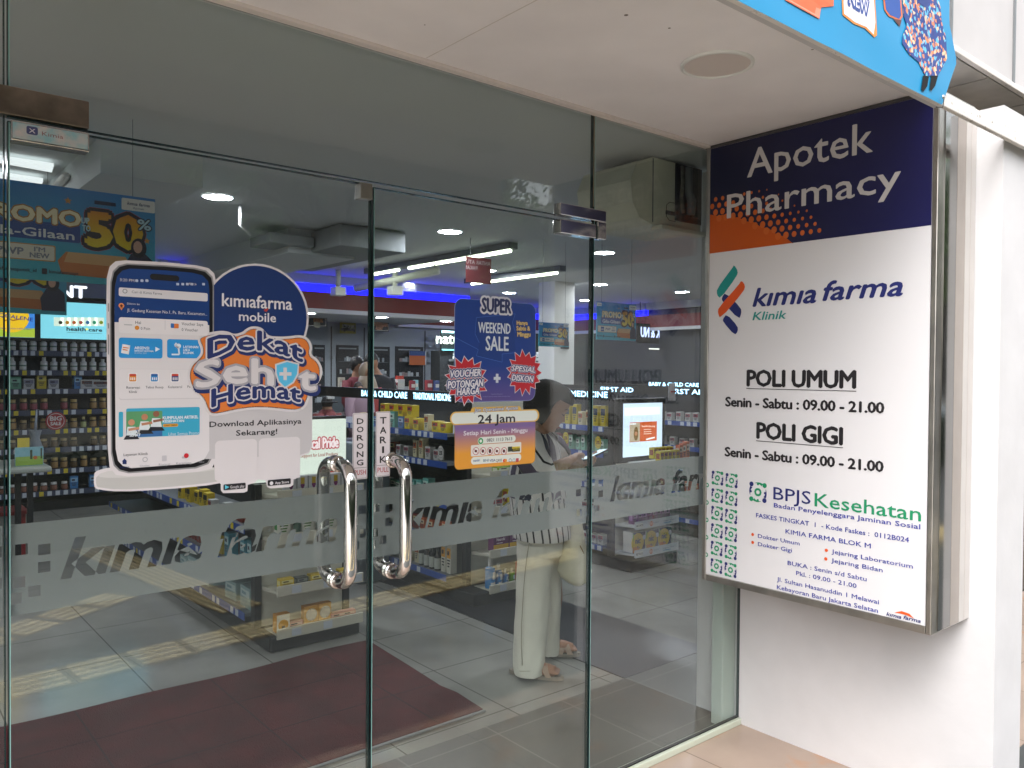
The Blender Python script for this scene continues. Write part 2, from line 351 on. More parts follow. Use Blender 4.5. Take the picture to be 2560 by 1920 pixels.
# upper building front seen past the canopy end
b = MB(); b.box(2.3, 8, 1.22, 1.4, 2.705, 4.5, CLAD)
ub = tag(b.build('upper_facade'), 'white clad upper storey above the pillar with stained lower edge', 'facade')
b = MB()
for x in (3.02, 3.62, 4.2): b.box(x, x+.012, 1.212, 1.2195, 2.72, 4.5, GREYM)
b.build('seam', ub)
b = MB(); b.bbox(2.3, 8, 1.2, 1.2195, 2.69, 2.712, PEEL, .003); b.build('drip_edge', ub)
b = MB()
for i in range(8):
    for j in range(3): b.box(2.52+i*.44, 2.52+i*.44+.425, 1.225+j*.44, 1.225+j*.44+.425, 2.69+0, 2.70+0, mat('grey_soffit_panel', '#C4BEB6', .7, noise=.25, nscale=7))
b.box(2.3, 8, 1.41, 2.7, 2.72, 2.73, BLACK); b.build('soffit_panel', ub)
# round covered fittings
def roundlamp(x, y, z, r, label, lit, group=None, name='downlight'):
    t = thing(name, (x, y, z), label, 'ceiling light', group)
    a = MB(); a.lathe([(r, .0), (r, -.006), (r*.93, -.009), (r*.9, -.004), (r*.9, 0)], WHITEP, 40); local(a, 'rim', t)
    a = MB(); a.lathe([(.0001, -.003), (r*.91, -.003)], E('#F4F6FF', 80) if lit else mat('lamp_cover', '#CFC5BF', .5), 40); local(a, 'diffuser', t)
    return t
p = onz(1549, 138, 2.485); roundlamp(p.x, p.y, 2.4848, .109, 'unlit round flush light cover in the white canopy soffit', False)

LG = 'round downlights lit in the shop ceiling'
lights = [(1.94, 5.40, 'lit round downlight above the blue badge top, nearest on the left of the shop'), (3.74, 3.50, 'largest lit downlight beside the air conditioner'),
 (3.87, 5.45, 'lit downlight left above the long fluorescent tube'), (3.87, 7.25, 'lit downlight just left of the door meeting line'),
 (5.65, 5.40, 'lit downlight right of the right door edge, below the steel patch fitting'), (5.69, 7.27, 'lit downlight between the two fluorescent tubes'),
 (5.76, 9.09, 'small lit downlight just above the blue light strip'), (7.66, 7.4, 'lit downlight straddling the door edge above the hanging promo poster'),
 (9.2, 7.27, 'lit downlight at far right above the dark red band'), (7.53, 9.1, 'small lit downlight above the super sale poster'),
 (9.18, 9.18, 'small far downlight left of the hanging promo poster'), (9.4, 5.5, 'lit downlight hidden above the sign side of the shop')]
for x, y, l in lights: roundlamp(x, y, 2.6995, .104, l, True, LG)
for i_, (x, y) in enumerate(((0.05, 5.4), (7.5, 3.6), (7.6, 5.5))): roundlamp(x, y, 2.6995, .104, 'lit round downlight of the shop ceiling, %s of those outside the view' % ['first', 'second', 'third', 'fourth', 'fifth', 'sixth', 'seventh'][i_], True, LG)

# fluorescent strips
def strip(x, y0, y1, segs, label):
    t = thing('fluorescent_strip', (x, y0, 2.69), label, 'strip light', 'fluorescent strip lights on the ceiling')
    a = MB(); a.bbox(-.05, .05, -.02, y1-y0+.02, -.05, .009, GREYM, .004); local(a, 'housing', t)
    for s0, s1 in segs:
        a = MB(); a.tube([(0, s0-y0, -.062), (0, s1-y0, -.062)], .014, E('#EAF3D8', 5), 10); local(a, 'tube', t)
strip(4.62, 5.55, 8.1, ((5.57, 6.75), (6.8, 7.25), (7.45, 8.05)), 'long lit fluorescent strip crossing the ceiling right of the door meeting line')
strip(6.03, 6.4, 8.1, ((6.47, 8.02),), 'dimmer fluorescent strip behind the hanging downlight near the right door')

# red fascia band with the blue cove light
RED = mat('red_fascia_board', '#7E1C10', .45); BLUE = E('#0A0CFF', 2.4)
fb = thing('red_fascia_band', (3.3, 9.0, 2.2), 'dark red fascia with a glowing blue strip running above the pharmacy counter', 'fascia')
def seg(x0, x1, y0, y1, blue=True):
    dx = .002
    a = MB(); a.box(x0, x1, y0, y1, 2.29, 2.49, RED); a.build('red_board', fb)
    a = MB(); a.box(x0, x1, y0, y1, 2.24, 2.2895, WHITEP); a.build('white_edge', fb)
    if blue: a = MB(); a.box(x0+.01, x1-.01, y0+.01, y1-.01, 2.4905, 2.585, BLUE); a.build('blue_light_strip', fb)
    a = MB(); a.box(x0, x1, y0+.02, y1, 2.5855, 2.6997, CEIL); a.build('upper_board', fb)
seg(3.85, 6.75, 9.0, 9.12); seg(6.76, 10.3, 10.9, 10.99); seg(10.31, 10.4, 8.9, 10.98); seg(10.31, 10.4, 4, 8.89, False); seg(2.6, 3.2, 8.9, 9.0)
b = MB(); b.box(3.85, 6.75, 9.125, 10.9, 2.26, 2.3, IWALL); tag(b.build('counter_ceiling'), kind='structure')
for i_, q in enumerate((Zn(740, 760, 400/2212)(1185, 178), Zn(740, 760, 400/2212)(2072, 232), Zn(740, 760, 400/2212)(185, 122))):
    p = onz(*q, 2.26); roundlamp(p.x, max(p.y, 9.25), 2.2595, .09, 'small lit downlight in the low ceiling over the counter, '+['just right of the door line', 'beside the sale poster', 'at the badge edge'][i_], True, 'downlights over the counter')

# ceiling services
b = MB(); b.tube([(2.15, 5.55, 2.69), (2.15, 5.55, 2.56), (2.3, 5.75, 2.53)], .012, WHITEP)
tag(b.build('ceiling_pipe'), 'white pipe bending down from the ceiling beside the left downlight', 'pipe')
Zq = Zn(0, 440, 480/2212)
p0 = onz(*Zq(760, 0), 2.62); p1 = onz(*Zq(440, 330), 2.62)
b = MB(); b.tube([p0, p1], .022, WHITEP); tag(b.build('straight_ceiling_pipe'), 'straight white pipe slanting under the ceiling at the upper left of the shop', 'pipe')
t = thing('ceiling_duct', (2.9, 5.6, 2.4), 'white boxed air duct hanging under the ceiling left of the doors meeting line', 'duct')
b = MB(); b.bbox(3.0, 3.6, 5.7, 7.4, 2.52, 2.69, mat('duct_white', '#8E9394', .8), .01); b.build('casing', t)
b = MB(); b.bbox(2.6, 2.98, 6.1, 6.5, 2.55, 2.63, mat('duct_white', '#B4B9BA'), .01); b.build('branch', t)
b = MB()
for i, (x, y) in enumerate(((4.4, 8.4), (4.85, 7.9))): b.tube([(x, y, 2.695), (x, y, 2.5)], .03, WHITEP, 10); b.bbox(x-.07, x+.07, y-.07, y+.07, 2.4, 2.5, WHITEP, .01)
b.tube([(4.62, 8.4, 2.5), (5.1, 7.4, 2.66)], .045, WHITEP, 8)
tag(b.build('ceiling_bracket'), 'white pole and angled arm fixed under the ceiling near the door meeting line', 'bracket')
for i, (q, l) in enumerate((((175, 290), 'skylight panel'), ((175, 370), 'skylight panel'), ((175, 440), 'skylight panel'))): pass
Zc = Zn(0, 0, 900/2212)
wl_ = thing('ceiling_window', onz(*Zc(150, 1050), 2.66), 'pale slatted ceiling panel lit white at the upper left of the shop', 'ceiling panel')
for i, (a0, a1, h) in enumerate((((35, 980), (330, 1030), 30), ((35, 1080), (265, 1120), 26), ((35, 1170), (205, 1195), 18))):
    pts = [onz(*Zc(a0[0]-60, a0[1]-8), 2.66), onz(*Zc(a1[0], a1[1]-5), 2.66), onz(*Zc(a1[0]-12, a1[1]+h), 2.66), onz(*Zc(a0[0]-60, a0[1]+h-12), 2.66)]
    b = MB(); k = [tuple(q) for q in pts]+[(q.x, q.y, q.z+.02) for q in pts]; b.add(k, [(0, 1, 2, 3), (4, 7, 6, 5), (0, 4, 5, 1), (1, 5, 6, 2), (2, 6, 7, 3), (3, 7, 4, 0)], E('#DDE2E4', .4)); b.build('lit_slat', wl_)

# air conditioner hung high behind the side pane
Za = Zn(1400, 380, 380/1313)
t = thing('air_conditioner', (2.9, 2.3, 2.2), 'old cream air conditioner with an open side hung behind the side pane', 'air conditioner')
ACM = mat('aged_cream_plastic', '#DADAC8', .5, noise=.2, nscale=6)
prof = [(3.04, 2.19), (2.70, 2.19), (2.62, 2.21), (2.575, 2.27), (2.56, 2.36), (2.60, 2.44), (2.70, 2.48), (3.04, 2.48)]
b = MB(); n = len(prof); vs = [(x, 2.30, z) for x, z in prof]+[(x, 2.62, z) for x, z in prof]
b.add(vs, [tuple(range(n)), tuple(range(2*n-1, n-1, -1))]+[(i, i+n, (i+1) % n+n, (i+1) % n) for i in range(n)], ACM); b.build('casing', t)
b = MB(); b.box(2.852, 3.035, 2.292, 2.2995, 2.225, 2.478, BLACK); b.build('open_side', t)
b = MB(); b.box(2.70, 2.703, 2.2955, 2.2995, 2.2, 2.475, GREYM); b.box(2.79, 2.852, 2.294, 2.2995, 2.245, 2.262, BLACK)
b.tube([(2.852, 2.2945, 2.30), (2.81, 2.2945, 2.30), (2.79, 2.2945, 2.285), (2.79, 2.2945, 2.235), (2.81, 2.2945, 2.22), (2.852, 2.2945, 2.22)], .0015, BLACK, 6); b.build('panel_joint', t)
b = MB(); b.tube([(2.93, 2.285, 2.47), (2.93, 2.285, 2.36), (2.945, 2.28, 2.32), (2.94, 2.28, 2.26)], [.018, .018, .022, .02], GREYM, 10)
b.tube([(2.885, 2.285, 2.47), (2.89, 2.285, 2.4), (2.88, 2.285, 2.33), (2.89, 2.283, 2.26)], .009, mat('pipe_wrap', '#77776C', .8, noise=.5, nscale=40), 8); b.bbox(2.95, 3.02, 2.282, 2.2915, 2.25, 2.45, mat('inner_metal', '#33352F', .5, noise=.5, nscale=30), .003); b.build('pipe', t)
b = MB(); b.bbox(2.72, 3.04, 2.262, 2.32, 2.170, 2.189, ACM, .004); b.build('drip_tray', t)

# entrance mat
MAT_ = mat('maroon_ribbed_mat', '#5A1518', .9, noise=.38, nscale=5, bump=.8, bscale=170)
outl = [(-1.6, 2.872), (2.242, 2.876), (2.262, 3.1), (2.248, 3.22), (2.27, 3.5), (2.305, 4.02)]
x = 2.3
while x > -1.6: outl.append((x, 4.02+.010*math.sin(x*7)+.012*math.sin(x*3.1+1))); x -= .07
b = MB(); n = len(outl); vs = [(x, y, .0047) for x, y in outl]+[(x, y, .0127) for x, y in outl]
b.add(vs, [tuple(range(2*n-1, n-1, -1))[::-1], tuple(range(n))[::-1]]+[(i, (i+1) % n, (i+1) % n+n, i+n) for i in range(n)], MAT_)
mt = tag(b.build('door_mat'), 'maroon ribbed entrance mat lying inside the glass doors', 'door mat')
b = MB(); b.bbox(-1.6, 2.243, 2.855, 2.8715, .0047, .0125, GREYM, .002); b.build('edge_strip', mt)
b = MB()
for y in (3.26, 3.64): b.box(-1.6, 2.25, y, y+.006, .0128, .0134, mat('mat_crease', '#36161B', .9))
for x in (.2, .8, 1.4, 2.0): b.box(x, x+.006, 2.88, 4.0, .0134, .014, mat('mat_crease', '#2A1014'))
b.build('crease', mt)

# ---------------------------------------------------------------- glass front
GY0, GY1 = 2.07, 2.082
def pane(name, x0, x1, z0, z1, label, cat, edges='lrtb', g=None):
    a = MB(); e = .0005
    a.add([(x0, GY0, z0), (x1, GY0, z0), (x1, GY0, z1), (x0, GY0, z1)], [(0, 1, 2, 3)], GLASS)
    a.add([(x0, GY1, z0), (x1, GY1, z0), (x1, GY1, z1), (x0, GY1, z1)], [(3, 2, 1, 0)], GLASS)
    o = a.build(name); tag(o, label, cat, g)
    a = MB(); w = .0022
    a.box(x0-.0001, x0+w, GY0-.0004, GY1+.0004, z0, z1, EDGE); a.box(x1-w, x1+.0001, GY0-.0004, GY1+.0004, z0, z1, EDGE)
    a.box(x0+w, x1-w, GY0-.0004, GY1+.0004, z0-.0001, z0+w, EDGE); a.box(x0+w, x1-w, GY0-.0004, GY1+.0004, z1-w, z1+.0001, EDGE)
    a.box(x0+w, x0+w+.0022, GY0-.0004, GY0+.0014, z0+w, z1-w, EDGEL)
    a.build('edge', o); return o
dl = pane('glass_door', .284, 1.1885, .012, 2.089, 'left frameless glass door carrying the app badge and the DORONG plate', 'glass door', g='pair of entrance doors')
dr = pane('glass_door', 1.1955, 2.1, .012, 2.083, 'right frameless glass door carrying the sale posters and the TARIK plate', 'glass door', g='pair of entrance doors')
tr = pane('transom_glass', .284, 2.1035, 2.097, 2.4845, 'wide transom glass pane above the two doors', 'glass pane')
sp = pane('side_glass', 2.108, 3.048, .03, 2.4845, 'fixed side glass pane between the right door and the sign', 'glass pane')
lp = pane('side_glass', -1.2, .279, .03, 2.4845, 'fixed side glass pane at the far left edge of the entrance', 'glass pane')
b = MB(); b.bbox(2.108, 3.049, 2.055, 2.097, .0, .028, mat('pale_channel', '#B8BEAE', .5), .004); b.box(2.108, 3.049, 2.0695, 2.0835, .0285, .0335, BLACK); b.build('bottom_channel', sp)
b = MB(); b.bbox(-1.2, .279, 2.055, 2.097, .0, .028, mat('pale_channel', '#B8BEAE'), .004); b.build('bottom_channel', lp)
b = MB(); b.box(2.1045, 2.107, 2.068, 2.084, 2.15, 2.484, mat('tan_seal', '#8C7F68', .5)); b.build('seal', tr)

# frosted safety band with the cut-out lettering
FR = bpy.data.materials.new('frosted_film'); FR.use_nodes = True; t = FR.node_tree; pb = t.nodes['Principled BSDF']
pb.inputs['Base Color'].default_value = (.41, .42, .42, 1); pb.inputs['Roughness'].default_value = .6
tl = t.nodes.new('ShaderNodeBsdfTranslucent'); tl.inputs[0].default_value = (.22, .235, .23, 1)
tp = t.nodes.new('ShaderNodeBsdfTransparent'); m1 = t.nodes.new('ShaderNodeMixShader'); m1.inputs[0].default_value = .4; m2 = t.nodes.new('ShaderNodeMixShader'); m2.inputs[0].default_value = .04
t.links.new(pb.outputs[0], m1.inputs[1]); t.links.new(tl.outputs[0], m1.inputs[2]); t.links.new(m1.outputs[0], m2.inputs[1]); t.links.new(tp.outputs[0], m2.inputs[2]); t.links.new(m2.outputs[0], t.nodes['Material Output'].inputs[0])
def text_loops(s, u0, u1, v, h, **k):
    vs, fs = text_geo(s, **k); xa, xb = text_box(s, **k); sx = (u1-u0)/(xb-xa); sy = h/CAPH
    cnt = {}
    for f in fs:
        for i in range(len(f)): e = (f[i], f[(i+1) % len(f)]); cnt[e] = 1
    # weld by position
    key = {}; idx = [key.setdefault((round(q.x, 4), round(q.y, 4)), len(key)) for q in vs]; pos = {}
    for i, q in zip(idx, vs): pos[i] = (u0+(q.x-xa)*sx, v+q.y*sy)
    ed = set((idx[a], idx[b_]) for a, b_ in cnt); nxt = {a: b_ for a, b_ in ed if (b_, a) not in ed and a != b_}
    loops = []
    while nxt:
        a = next(iter(nxt)); L = []
        while a in nxt: L.append(pos[a]); a = nxt.pop(a)
        if len(L) > 2: loops.append(L)
    return loops
BAND = []
for u0, u1 in ((.388, 1.095), (1.296, 1.999), (2.2225, 2.925)): BAND += text_loops('kımıa farma', u0, u1, 1.066, .086, bold=.03, shear=.28)
def sq(u, v, w=.028, h=.028): BAND.append([(u, v), (u+w, v), (u+w, v+h), (u, v+h)])
for cx in (.284-.03, 1.19-.03, 2.10-.03):
    for du, dv in ((.0, .118), (-.026, .087), (.045, .118), (.09, .112), (.09, .072), (.005, .048), (.04, .045), (.07, .02), (-.022, .015), (.033, .01)):
        sq(cx+du, 1.012+dv, .0245, .0245)
def band(door, x0, x1):
    L = [[(x0, .996), (x1, .996), (x1, 1.20), (x0, 1.20)]]
    for l in BAND:
        us = [q[0] for q in l]
        if min(us) > x0+.001 and max(us) < x1-.001: L.append(l)
        elif max(us) > x0+.003 and min(us) < x1-.003:
            c = [(min(max(q[0], x0+.0012), x1-.0012), q[1]) for q in l]; L.append(c)
    from mathutils.geometry import delaunay_2d_cdt
    vs = []; es = []
    for l in L:
        k = len(vs); vs += [Vector(q) for q in l]; es += [(k+i, k+(i+1) % len(l)) for i in range(len(l))]
    ov, oe, of, *_ = delaunay_2d_cdt(vs, es, [], 0, 1e-6)
    def inside(p, l):
        c = False; n = len(l)
        for i in range(n):
            a, b_ = l[i], l[i-1]
            if (a[1] > p.y) != (b_[1] > p.y) and p.x < (b_[0]-a[0])*(p.y-a[1])/(b_[1]-a[1])+a[0]: c = not c
        return c
    fs = []
    for f in of:
        c = sum((ov[i] for i in f), Vector((0, 0)))/len(f)
        if sum(inside(c, l) for l in L) % 2: fs.append(tuple(f))
    me = bpy.data.meshes.new('frosted_band'); me.from_pydata([(v.x, GY1+.0012, v.y) for v in ov], [], fs)
    me.name = 'frosted_band'; me.materials.clear(); me.materials.append(FR); o = bpy.data.objects.new('frosted_band', me); COL.objects.link(o); o.parent = door
    tag(o, 'frosted film band with cut-out kimia farma lettering and squares')
band(dl, .288, 1.185); band(dr, 1.199, 2.0965); band(sp, 2.112, 3.04); band(lp, -1.1, .275)

# handles
def handle(door, x):
    b = MB(); r = .0185; z0, z1 = .952, 1.283; ya, yb = 1.99, 2.155; pts = []
    def arc(cy_, cz, a0, a1, rr=.05):
        for i in range(7): a = R(a0+(a1-a0)*i/6); pts.append((x, cy_+rr*math.cos(a), cz+rr*math.sin(a)))
    arc(ya+.05, z0+.05, 270, 180); arc(ya+.05, z1-.05, 180, 90)
    b.tube([(x, GY0, z0)]+pts+[(x, GY0, z1)], r, STEEL, 20); pts.clear()
    arc(yb-.05, z0+.05, 270, 360); arc(yb-.05, z1-.05, 0, 90)
    b.tube([(x, GY1, z0)]+pts+[(x, GY1, z1)], r, STEEL, 20)
    for z in (z0, z1):
        b.tube([(x, GY0-.008, z), (x, GY0-.0002, z)], .0235, STEEL, 24); b.tube([(x, GY1+.0002, z), (x, GY1+.008, z)], .0235, STEEL, 24)
    b.build('handle', door)
handle(dl, 1.083); handle(dr, 1.262)
# patch fittings
def plate(x0, x1, z0, z1, m, name, parent, y0=2.058, y1=2.094):
    b = MB(); b.bbox(x0, x1, y0, y1, z0, z1, m, .0025); return b.build(name, parent)
plate(-.3, .444, 2.1, 2.163, BRONZE, 'patch_fitting', tr); plate(.289, .444, 2.046, 2.090, mat('scratched_mirror_steel', (.66, .64, .63), .22, 1, noise=.35, nscale=25), 'patch_fitting', dl, 2.056, 2.096)
plate(1.93, 2.162, 2.098, 2.14, STEEL, 'patch_fitting', tr); plate(2.118, 2.162, 2.034, 2.0975, STEEL, 'patch_fitting', sp, 2.057, 2.095); plate(1.93, 2.108, 2.034, 2.083, STEEL, 'patch_fitting', dr, 2.056, 2.096)
plate(1.148, 1.187, 2.042, 2.0885, STEELB, 'lock_stop', dl)
# peeling sticker remnant on the left fitting
a = Art(Plane((0, 2.0555, 0), (1, 0, 0), (0, -1, 0)), .0002, .0002)
a.rect(.292, 2.051, .44, 2.086, mat('torn_sticker', '#B9ACA8', .6, noise=.5, nscale=40, ncol='#7FA6AE'), 0); a.rect(.318, 2.064, .34, 2.082, C('#3A3F66'), 1, .004)
a.text('X', .323, .335, 2.068, .009, C('#C8C2C8'), 2, bold=.02); a.text('Kimia', .348, .39, 2.066, .009, C('#7A4A4A'), 1); a.build('torn_sticker', bpy.data.objects['patch_fitting.001'])
# push / pull plates
G = Plane((0, GY0, 0), (1, 0, 0), (0, -1, 0))
Zp_ = Zn(700, 640, 640/1966)
def pushplate(door, x0, y0, x1, y1, word, eng, ys, xe):
    a = Art(G, .0012, .0003); u0, v1 = G.px(*Zp_(x0, y0)); u1, _ = G.px(*Zp_(x1, y0)); v0 = v1-.192; W_ = u1-u0
    a.rect(u0, v0, u1, v1, C('#DDD3D6'), 0, .003); a.rect(u0+.0022, v0+.0022, u1-.0022, v1-.0022, C('#3A3436'), 1, .0025); a.rect(u0+.003, v0+.003, u1-.003, v1-.003, C('#DDD3D6'), 2, .002)
    n = len(word); top = v1-.011; hh = (.192-.012-.036)/n
    for i, ch in enumerate(word):
        w = .0055 if ch == 'I' else .021; a.text(ch, (u0+u1)/2-w/2, (u0+u1)/2+w/2, top-hh*i-hh*.86, hh*.66, C('#161214'), 3, bold=.03)
    a.rect(u0+.003, v0+.033, u1-.003, v0+.034, C('#3A3436'), 3); a.text(eng, u0+.006, u1-.005, v0+.013, .014, C('#B01F2A'), 3, bold=.01)
    a.build('push_plate' if eng == 'PUSH' else 'pull_plate', door, label='white %s %s plate with black vertical letters' % (word, eng))
pushplate(dl, 557, 1207, 670, 1207, 'DORONG', 'PUSH', 0, 0); pushplate(dr, 735, 1196, 845, 1196, 'TARIK', 'PULL', 0, 0)
# ---------------------------------------------------------------- posters stuck on the glass
PW = '#DAD3D6'
def poster_body(mb, plane, uv, m, h0=.0002, h1=.0011):
    n = len(uv); vs = [plane.P(u, v, h0) for u, v in uv]+[plane.P(u, v, h1) for u, v in uv]
    mb.add(vs, [tuple(range(n))[::-1], tuple(range(n, 2*n))]+[(i, (i+1) % n, (i+1) % n+n, i+n) for i in range(n)], m)
def smooth_loop(pts, it=2):
    for _ in range(it):
        q = []
        for i in range(len(pts)):
            a, b_ = pts[i], pts[(i+1) % len(pts)]
            q += [(a[0]*.75+b_[0]*.25, a[1]*.75+b_[1]*.25), (a[0]*.25+b_[0]*.75, a[1]*.25+b_[1]*.75)]
        pts = q
    return pts
def gradmat(name, c0, c1, z0, z1, c2=None, axis=2):
    m = bpy.data.materials.new(name); m.use_nodes = True; t = m.node_tree; b_ = t.nodes['Principled BSDF']; b_.inputs['Roughness'].default_value = .4
    g = t.nodes.new('ShaderNodeTexCoord'); s_ = t.nodes.new('ShaderNodeSeparateXYZ'); t.links.new(g.outputs['Object'], s_.inputs[0])
    mr = t.nodes.new('ShaderNodeMapRange'); mr.inputs[1].default_value = z0; mr.inputs[2].default_value = z1; t.links.new(s_.outputs[axis], mr.inputs[0])
    r = t.nodes.new('ShaderNodeValToRGB'); t.links.new(mr.outputs[0], r.inputs[0]); r.color_ramp.elements[0].color = (*lin(c0), 1); r.color_ramp.elements[1].color = (*lin(c1), 1)
    if c2: e = r.color_ramp.elements.new(.5); e.color = (*lin(c2), 1)
    t.links.new(r.outputs[0], b_.inputs['Base Color']); return m
Z3_ = Zn(220, 620, 640/1659)
app = thing('app_badge_poster', G.o+Vector((.9, 0, 1.3)), 'cut-out phone app poster reading Dekat Sehat Hemat stuck on the left glass door', 'poster')
# backing silhouette of the white cut-out: phone, round badge, slogan, panel and plinth
b = MB()
def sil(pts, h0, h1, m=None, it=0):
    uv = [G.px(*Z3_(*q)) for q in (smooth_loop(pts, it) if it else pts)][::-1]; poster_body(b, G, uv, m or C(PW), h0, h1)
phone = [(118, 380), (122, 190), (140, 120), (178, 86), (240, 80), (500, 92), (700, 112), (780, 130), (818, 165), (828, 215), (828, 600), (826, 1380), (800, 1430), (700, 1452), (260, 1480), (180, 1470), (140, 1420), (128, 1300)]
sil([(38, 1462), (60, 1440), (150, 1420), (820, 1400), (860, 1500), (860, 1530), (500, 1565), (200, 1580), (60, 1565), (38, 1545)], .0002, .0006, it=1)
disc = [(1078+352*math.cos(R(a)), 455-355*math.sin(R(a))*1.0) for a in range(0, 360, 9)]
sil(disc, .0002, .0007)
sil([(724, 900), (1452, 900), (1452, 1290), (1430, 1330), (1375, 1352), (1372, 1485), (1330, 1500), (1330, 1535), (1310, 1548), (1180, 1558), (1160, 1545), (1150, 1505), (1100, 1500), (1080, 1520), (1035, 1535), (1032, 1575), (1010, 1585), (875, 1588), (860, 1570), (860, 1530), (822, 1500), (815, 1375), (760, 1375), (726, 1340)], .0002, .0008)
sil(phone, .0002, .0009)
b.build('backing', app)
a = Art(G, .0010, .00025)
# plinth shading shape, badge
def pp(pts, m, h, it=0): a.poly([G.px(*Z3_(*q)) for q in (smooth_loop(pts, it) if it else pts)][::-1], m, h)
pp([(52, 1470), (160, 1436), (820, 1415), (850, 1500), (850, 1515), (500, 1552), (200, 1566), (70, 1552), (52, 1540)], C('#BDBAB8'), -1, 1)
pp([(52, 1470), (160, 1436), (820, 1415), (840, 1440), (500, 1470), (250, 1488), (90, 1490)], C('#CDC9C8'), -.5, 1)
pp([(1078+338*math.cos(R(q)), 455-340*math.sin(R(q))) for q in range(0, 360, 6)], gradmat('badge_blue', '#2B3A78', '#12306A', 1.2, 1.6), 0)
# phone: dark bezel, blue head, white screen
bz = [(140, 400), (144, 220), (160, 150), (196, 114), (250, 100), (500, 112), (690, 128), (765, 146), (806, 186), (815, 240), (815, 1340), (780, 1400), (700, 1428), (260, 1460), (200, 1445), (165, 1410), (148, 1330)]
pp(bz, C('#8E8C8F', .3), .5)
k = lambda pts, f: [(480+(x-480)*(1-f), 780+(y-780)*(1-f*.55)) for x, y in pts]
pp(k(bz, .025), C('#16151A', .3), 1); sc = k(bz, .09)
pp(sc, C('#DFD9DC', .35), 2)
pp([q for q in sc if q[1] < 480]+[], C('#123A78', .35), 3) if False else None
top = [q for q in sc if q[1] < 500]; xl = min(q[0] for q in sc); xr = max(q[0] for q in sc)
pp([(xl, 480)]+top+[(xr, 500)], C('#143B7A', .35), 3)
pr_ = lambda x0, y0, x1, y1, m, h=4, r=0: a.prect(Z3_, x0, y0, x1, y1, m, h, r)
pr_(400, 165, 590, 205, C('#0D0C10'), 4, .008)
pr_(198, 255, 774, 312, C('#D9D4D9'), 4, .004)
a.ptext(Z3_, '3:20 PM', 205, 215, 298, 196, C('#D9D4D9'), 5); a.ptext(Z3_, '5G', 650, 238, 700, 226, C('#D9D4D9'), 5)
for q in (570, 603, 633, 662, 738): pr_(q, 226, q+18, 242, C('#B8C0D6'), 5, .001)
for q in (304, 338, 370): pr_(q, 203, q+20, 220, C('#B8C0D6'), 5, .002)
a.ptext(Z3_, 'Cari di Kimia Farma', 282, 292, 478, 276, C('#5B6070'), 5); p = G.px(*Z3_(238, 280)); a.ring(*p, .0052, .0012, C('#4A4E5C'), 5)
a.ptext(Z3_, 'Dikirim ke', 252, 366, 333, 354, C('#D9D4D9'), 5); a.ptext(Z3_, 'Jl. Gedung Kesenian No.1, Ps. Baru, Kecamatan...', 252, 412, 770, 392, C('#E0DBE0'), 5)
p = G.px(*Z3_(215, 374)); a.disc(*p, .0062, C('#E9915A'), 5); a.disc(p[0], p[1], .003, C('#5A1E10'), 6); a.poly([(p[0]-.004, p[1]-.004), (p[0], p[1]-.011), (p[0]+.004, p[1]-.004)], C('#E9915A'), 5)
pr_(198, 448, 774, 550, C('#E6E0E3'), 5, .006); pr_(496, 470, 499, 530, C('#C9C4C8'), 6)
for t_, x0, yb, x1, yt in (('Hai', 305, 492, 341, 472), ('0 Poin', 340, 530, 400, 512), ('Voucher Saya', 605, 500, 745, 481), ('0 Voucher', 605, 538, 711, 519)): a.ptext(Z3_, t_, x0, yb, x1, yt, C('#4A4A55'), 6)
p = G.px(*Z3_(316, 517)); a.disc(*p, .0052, C('#D98A2B'), 6); pr_(550, 490, 586, 520, C('#E07A2E'), 6, .002); pr_(534, 488, 556, 518, C('#2C68B4'), 6.5, .002); pr_(232, 494, 285, 500, C('#B2B0B6'), 6)
BG = gradmat('tile_blue', '#0E4E9E', '#2B93D8', 1.42, 1.47)
pr_(198, 580, 481, 712, BG, 4, .006); pr_(511, 590, 770, 712, BG, 4, .006)
a.ptext(Z3_, 'ABSENSI', 299, 656, 394, 638, C('#E8EEF6'), 5, bold=.03); a.ptext(Z3_, 'SEMINAR NASIONAL', 299, 671, 425, 661, C('#E8EEF6'), 5, bold=.02); a.ptext(Z3_, '20 APRIL 2025', 299, 685, 378, 676, C('#BCD0EA'), 5)
pp([(435, 640), (435, 672), (465, 656)], C('#E8EEF6'), 5)
pp([(222, 622), (272, 632), (262, 690), (212, 680)], C('#E8E4E6'), 5); pp([(226, 640), (262, 646), (260, 652), (225, 647)], C('#E07A2E'), 6); pp([(224, 654), (256, 660), (254, 666), (222, 661)], C('#E07A2E'), 6)
for q, w in (('LAYANA', 696), ('LAB &', 660), ('KLINIK', 686)): pass
a.ptext(Z3_, 'LAYANAN', 616, 648, 712, 632, C('#E8EEF6'), 5, bold=.03); a.ptext(Z3_, 'LAB &', 616, 667, 658, 652, C('#E8EEF6'), 5, bold=.03); a.ptext(Z3_, 'KLINIK', 616, 686, 686, 671, C('#E8EEF6'), 5, bold=.03)
a.pline(Z3_, [(540, 690), (590, 690), (585, 650), (560, 630), (572, 615)], .004, C('#DCE6F2'), 5); p = G.px(*Z3_(585, 635)); a.disc(*p, .006, C('#DCE6F2'), 5)
pr_(198, 782, 774, 985, C('#D3CDD1'), 3.4, .006); pr_(200, 784, 772, 978, C('#E1DBDE'), 4, .006)
for x, c1, c2 in ((288, '#D9892B', '#C43E2A'), (428, '#2C86C8', '#1C5AA0'), (562, '#2F4A80', '#C9402E')):
    pr_(x-30, 808, x+30, 870, C('#EDE8EA'), 5, .004); pr_(x-22, 824, x+22, 864, C(c1), 6, .002); pr_(x-22, 816, x+22, 830, C(c2), 7, .002)
    for dx in (-12, 0, 12): pr_(x+dx-3, 838, x+dx+3, 856, C('#EDE8EA'), 7)
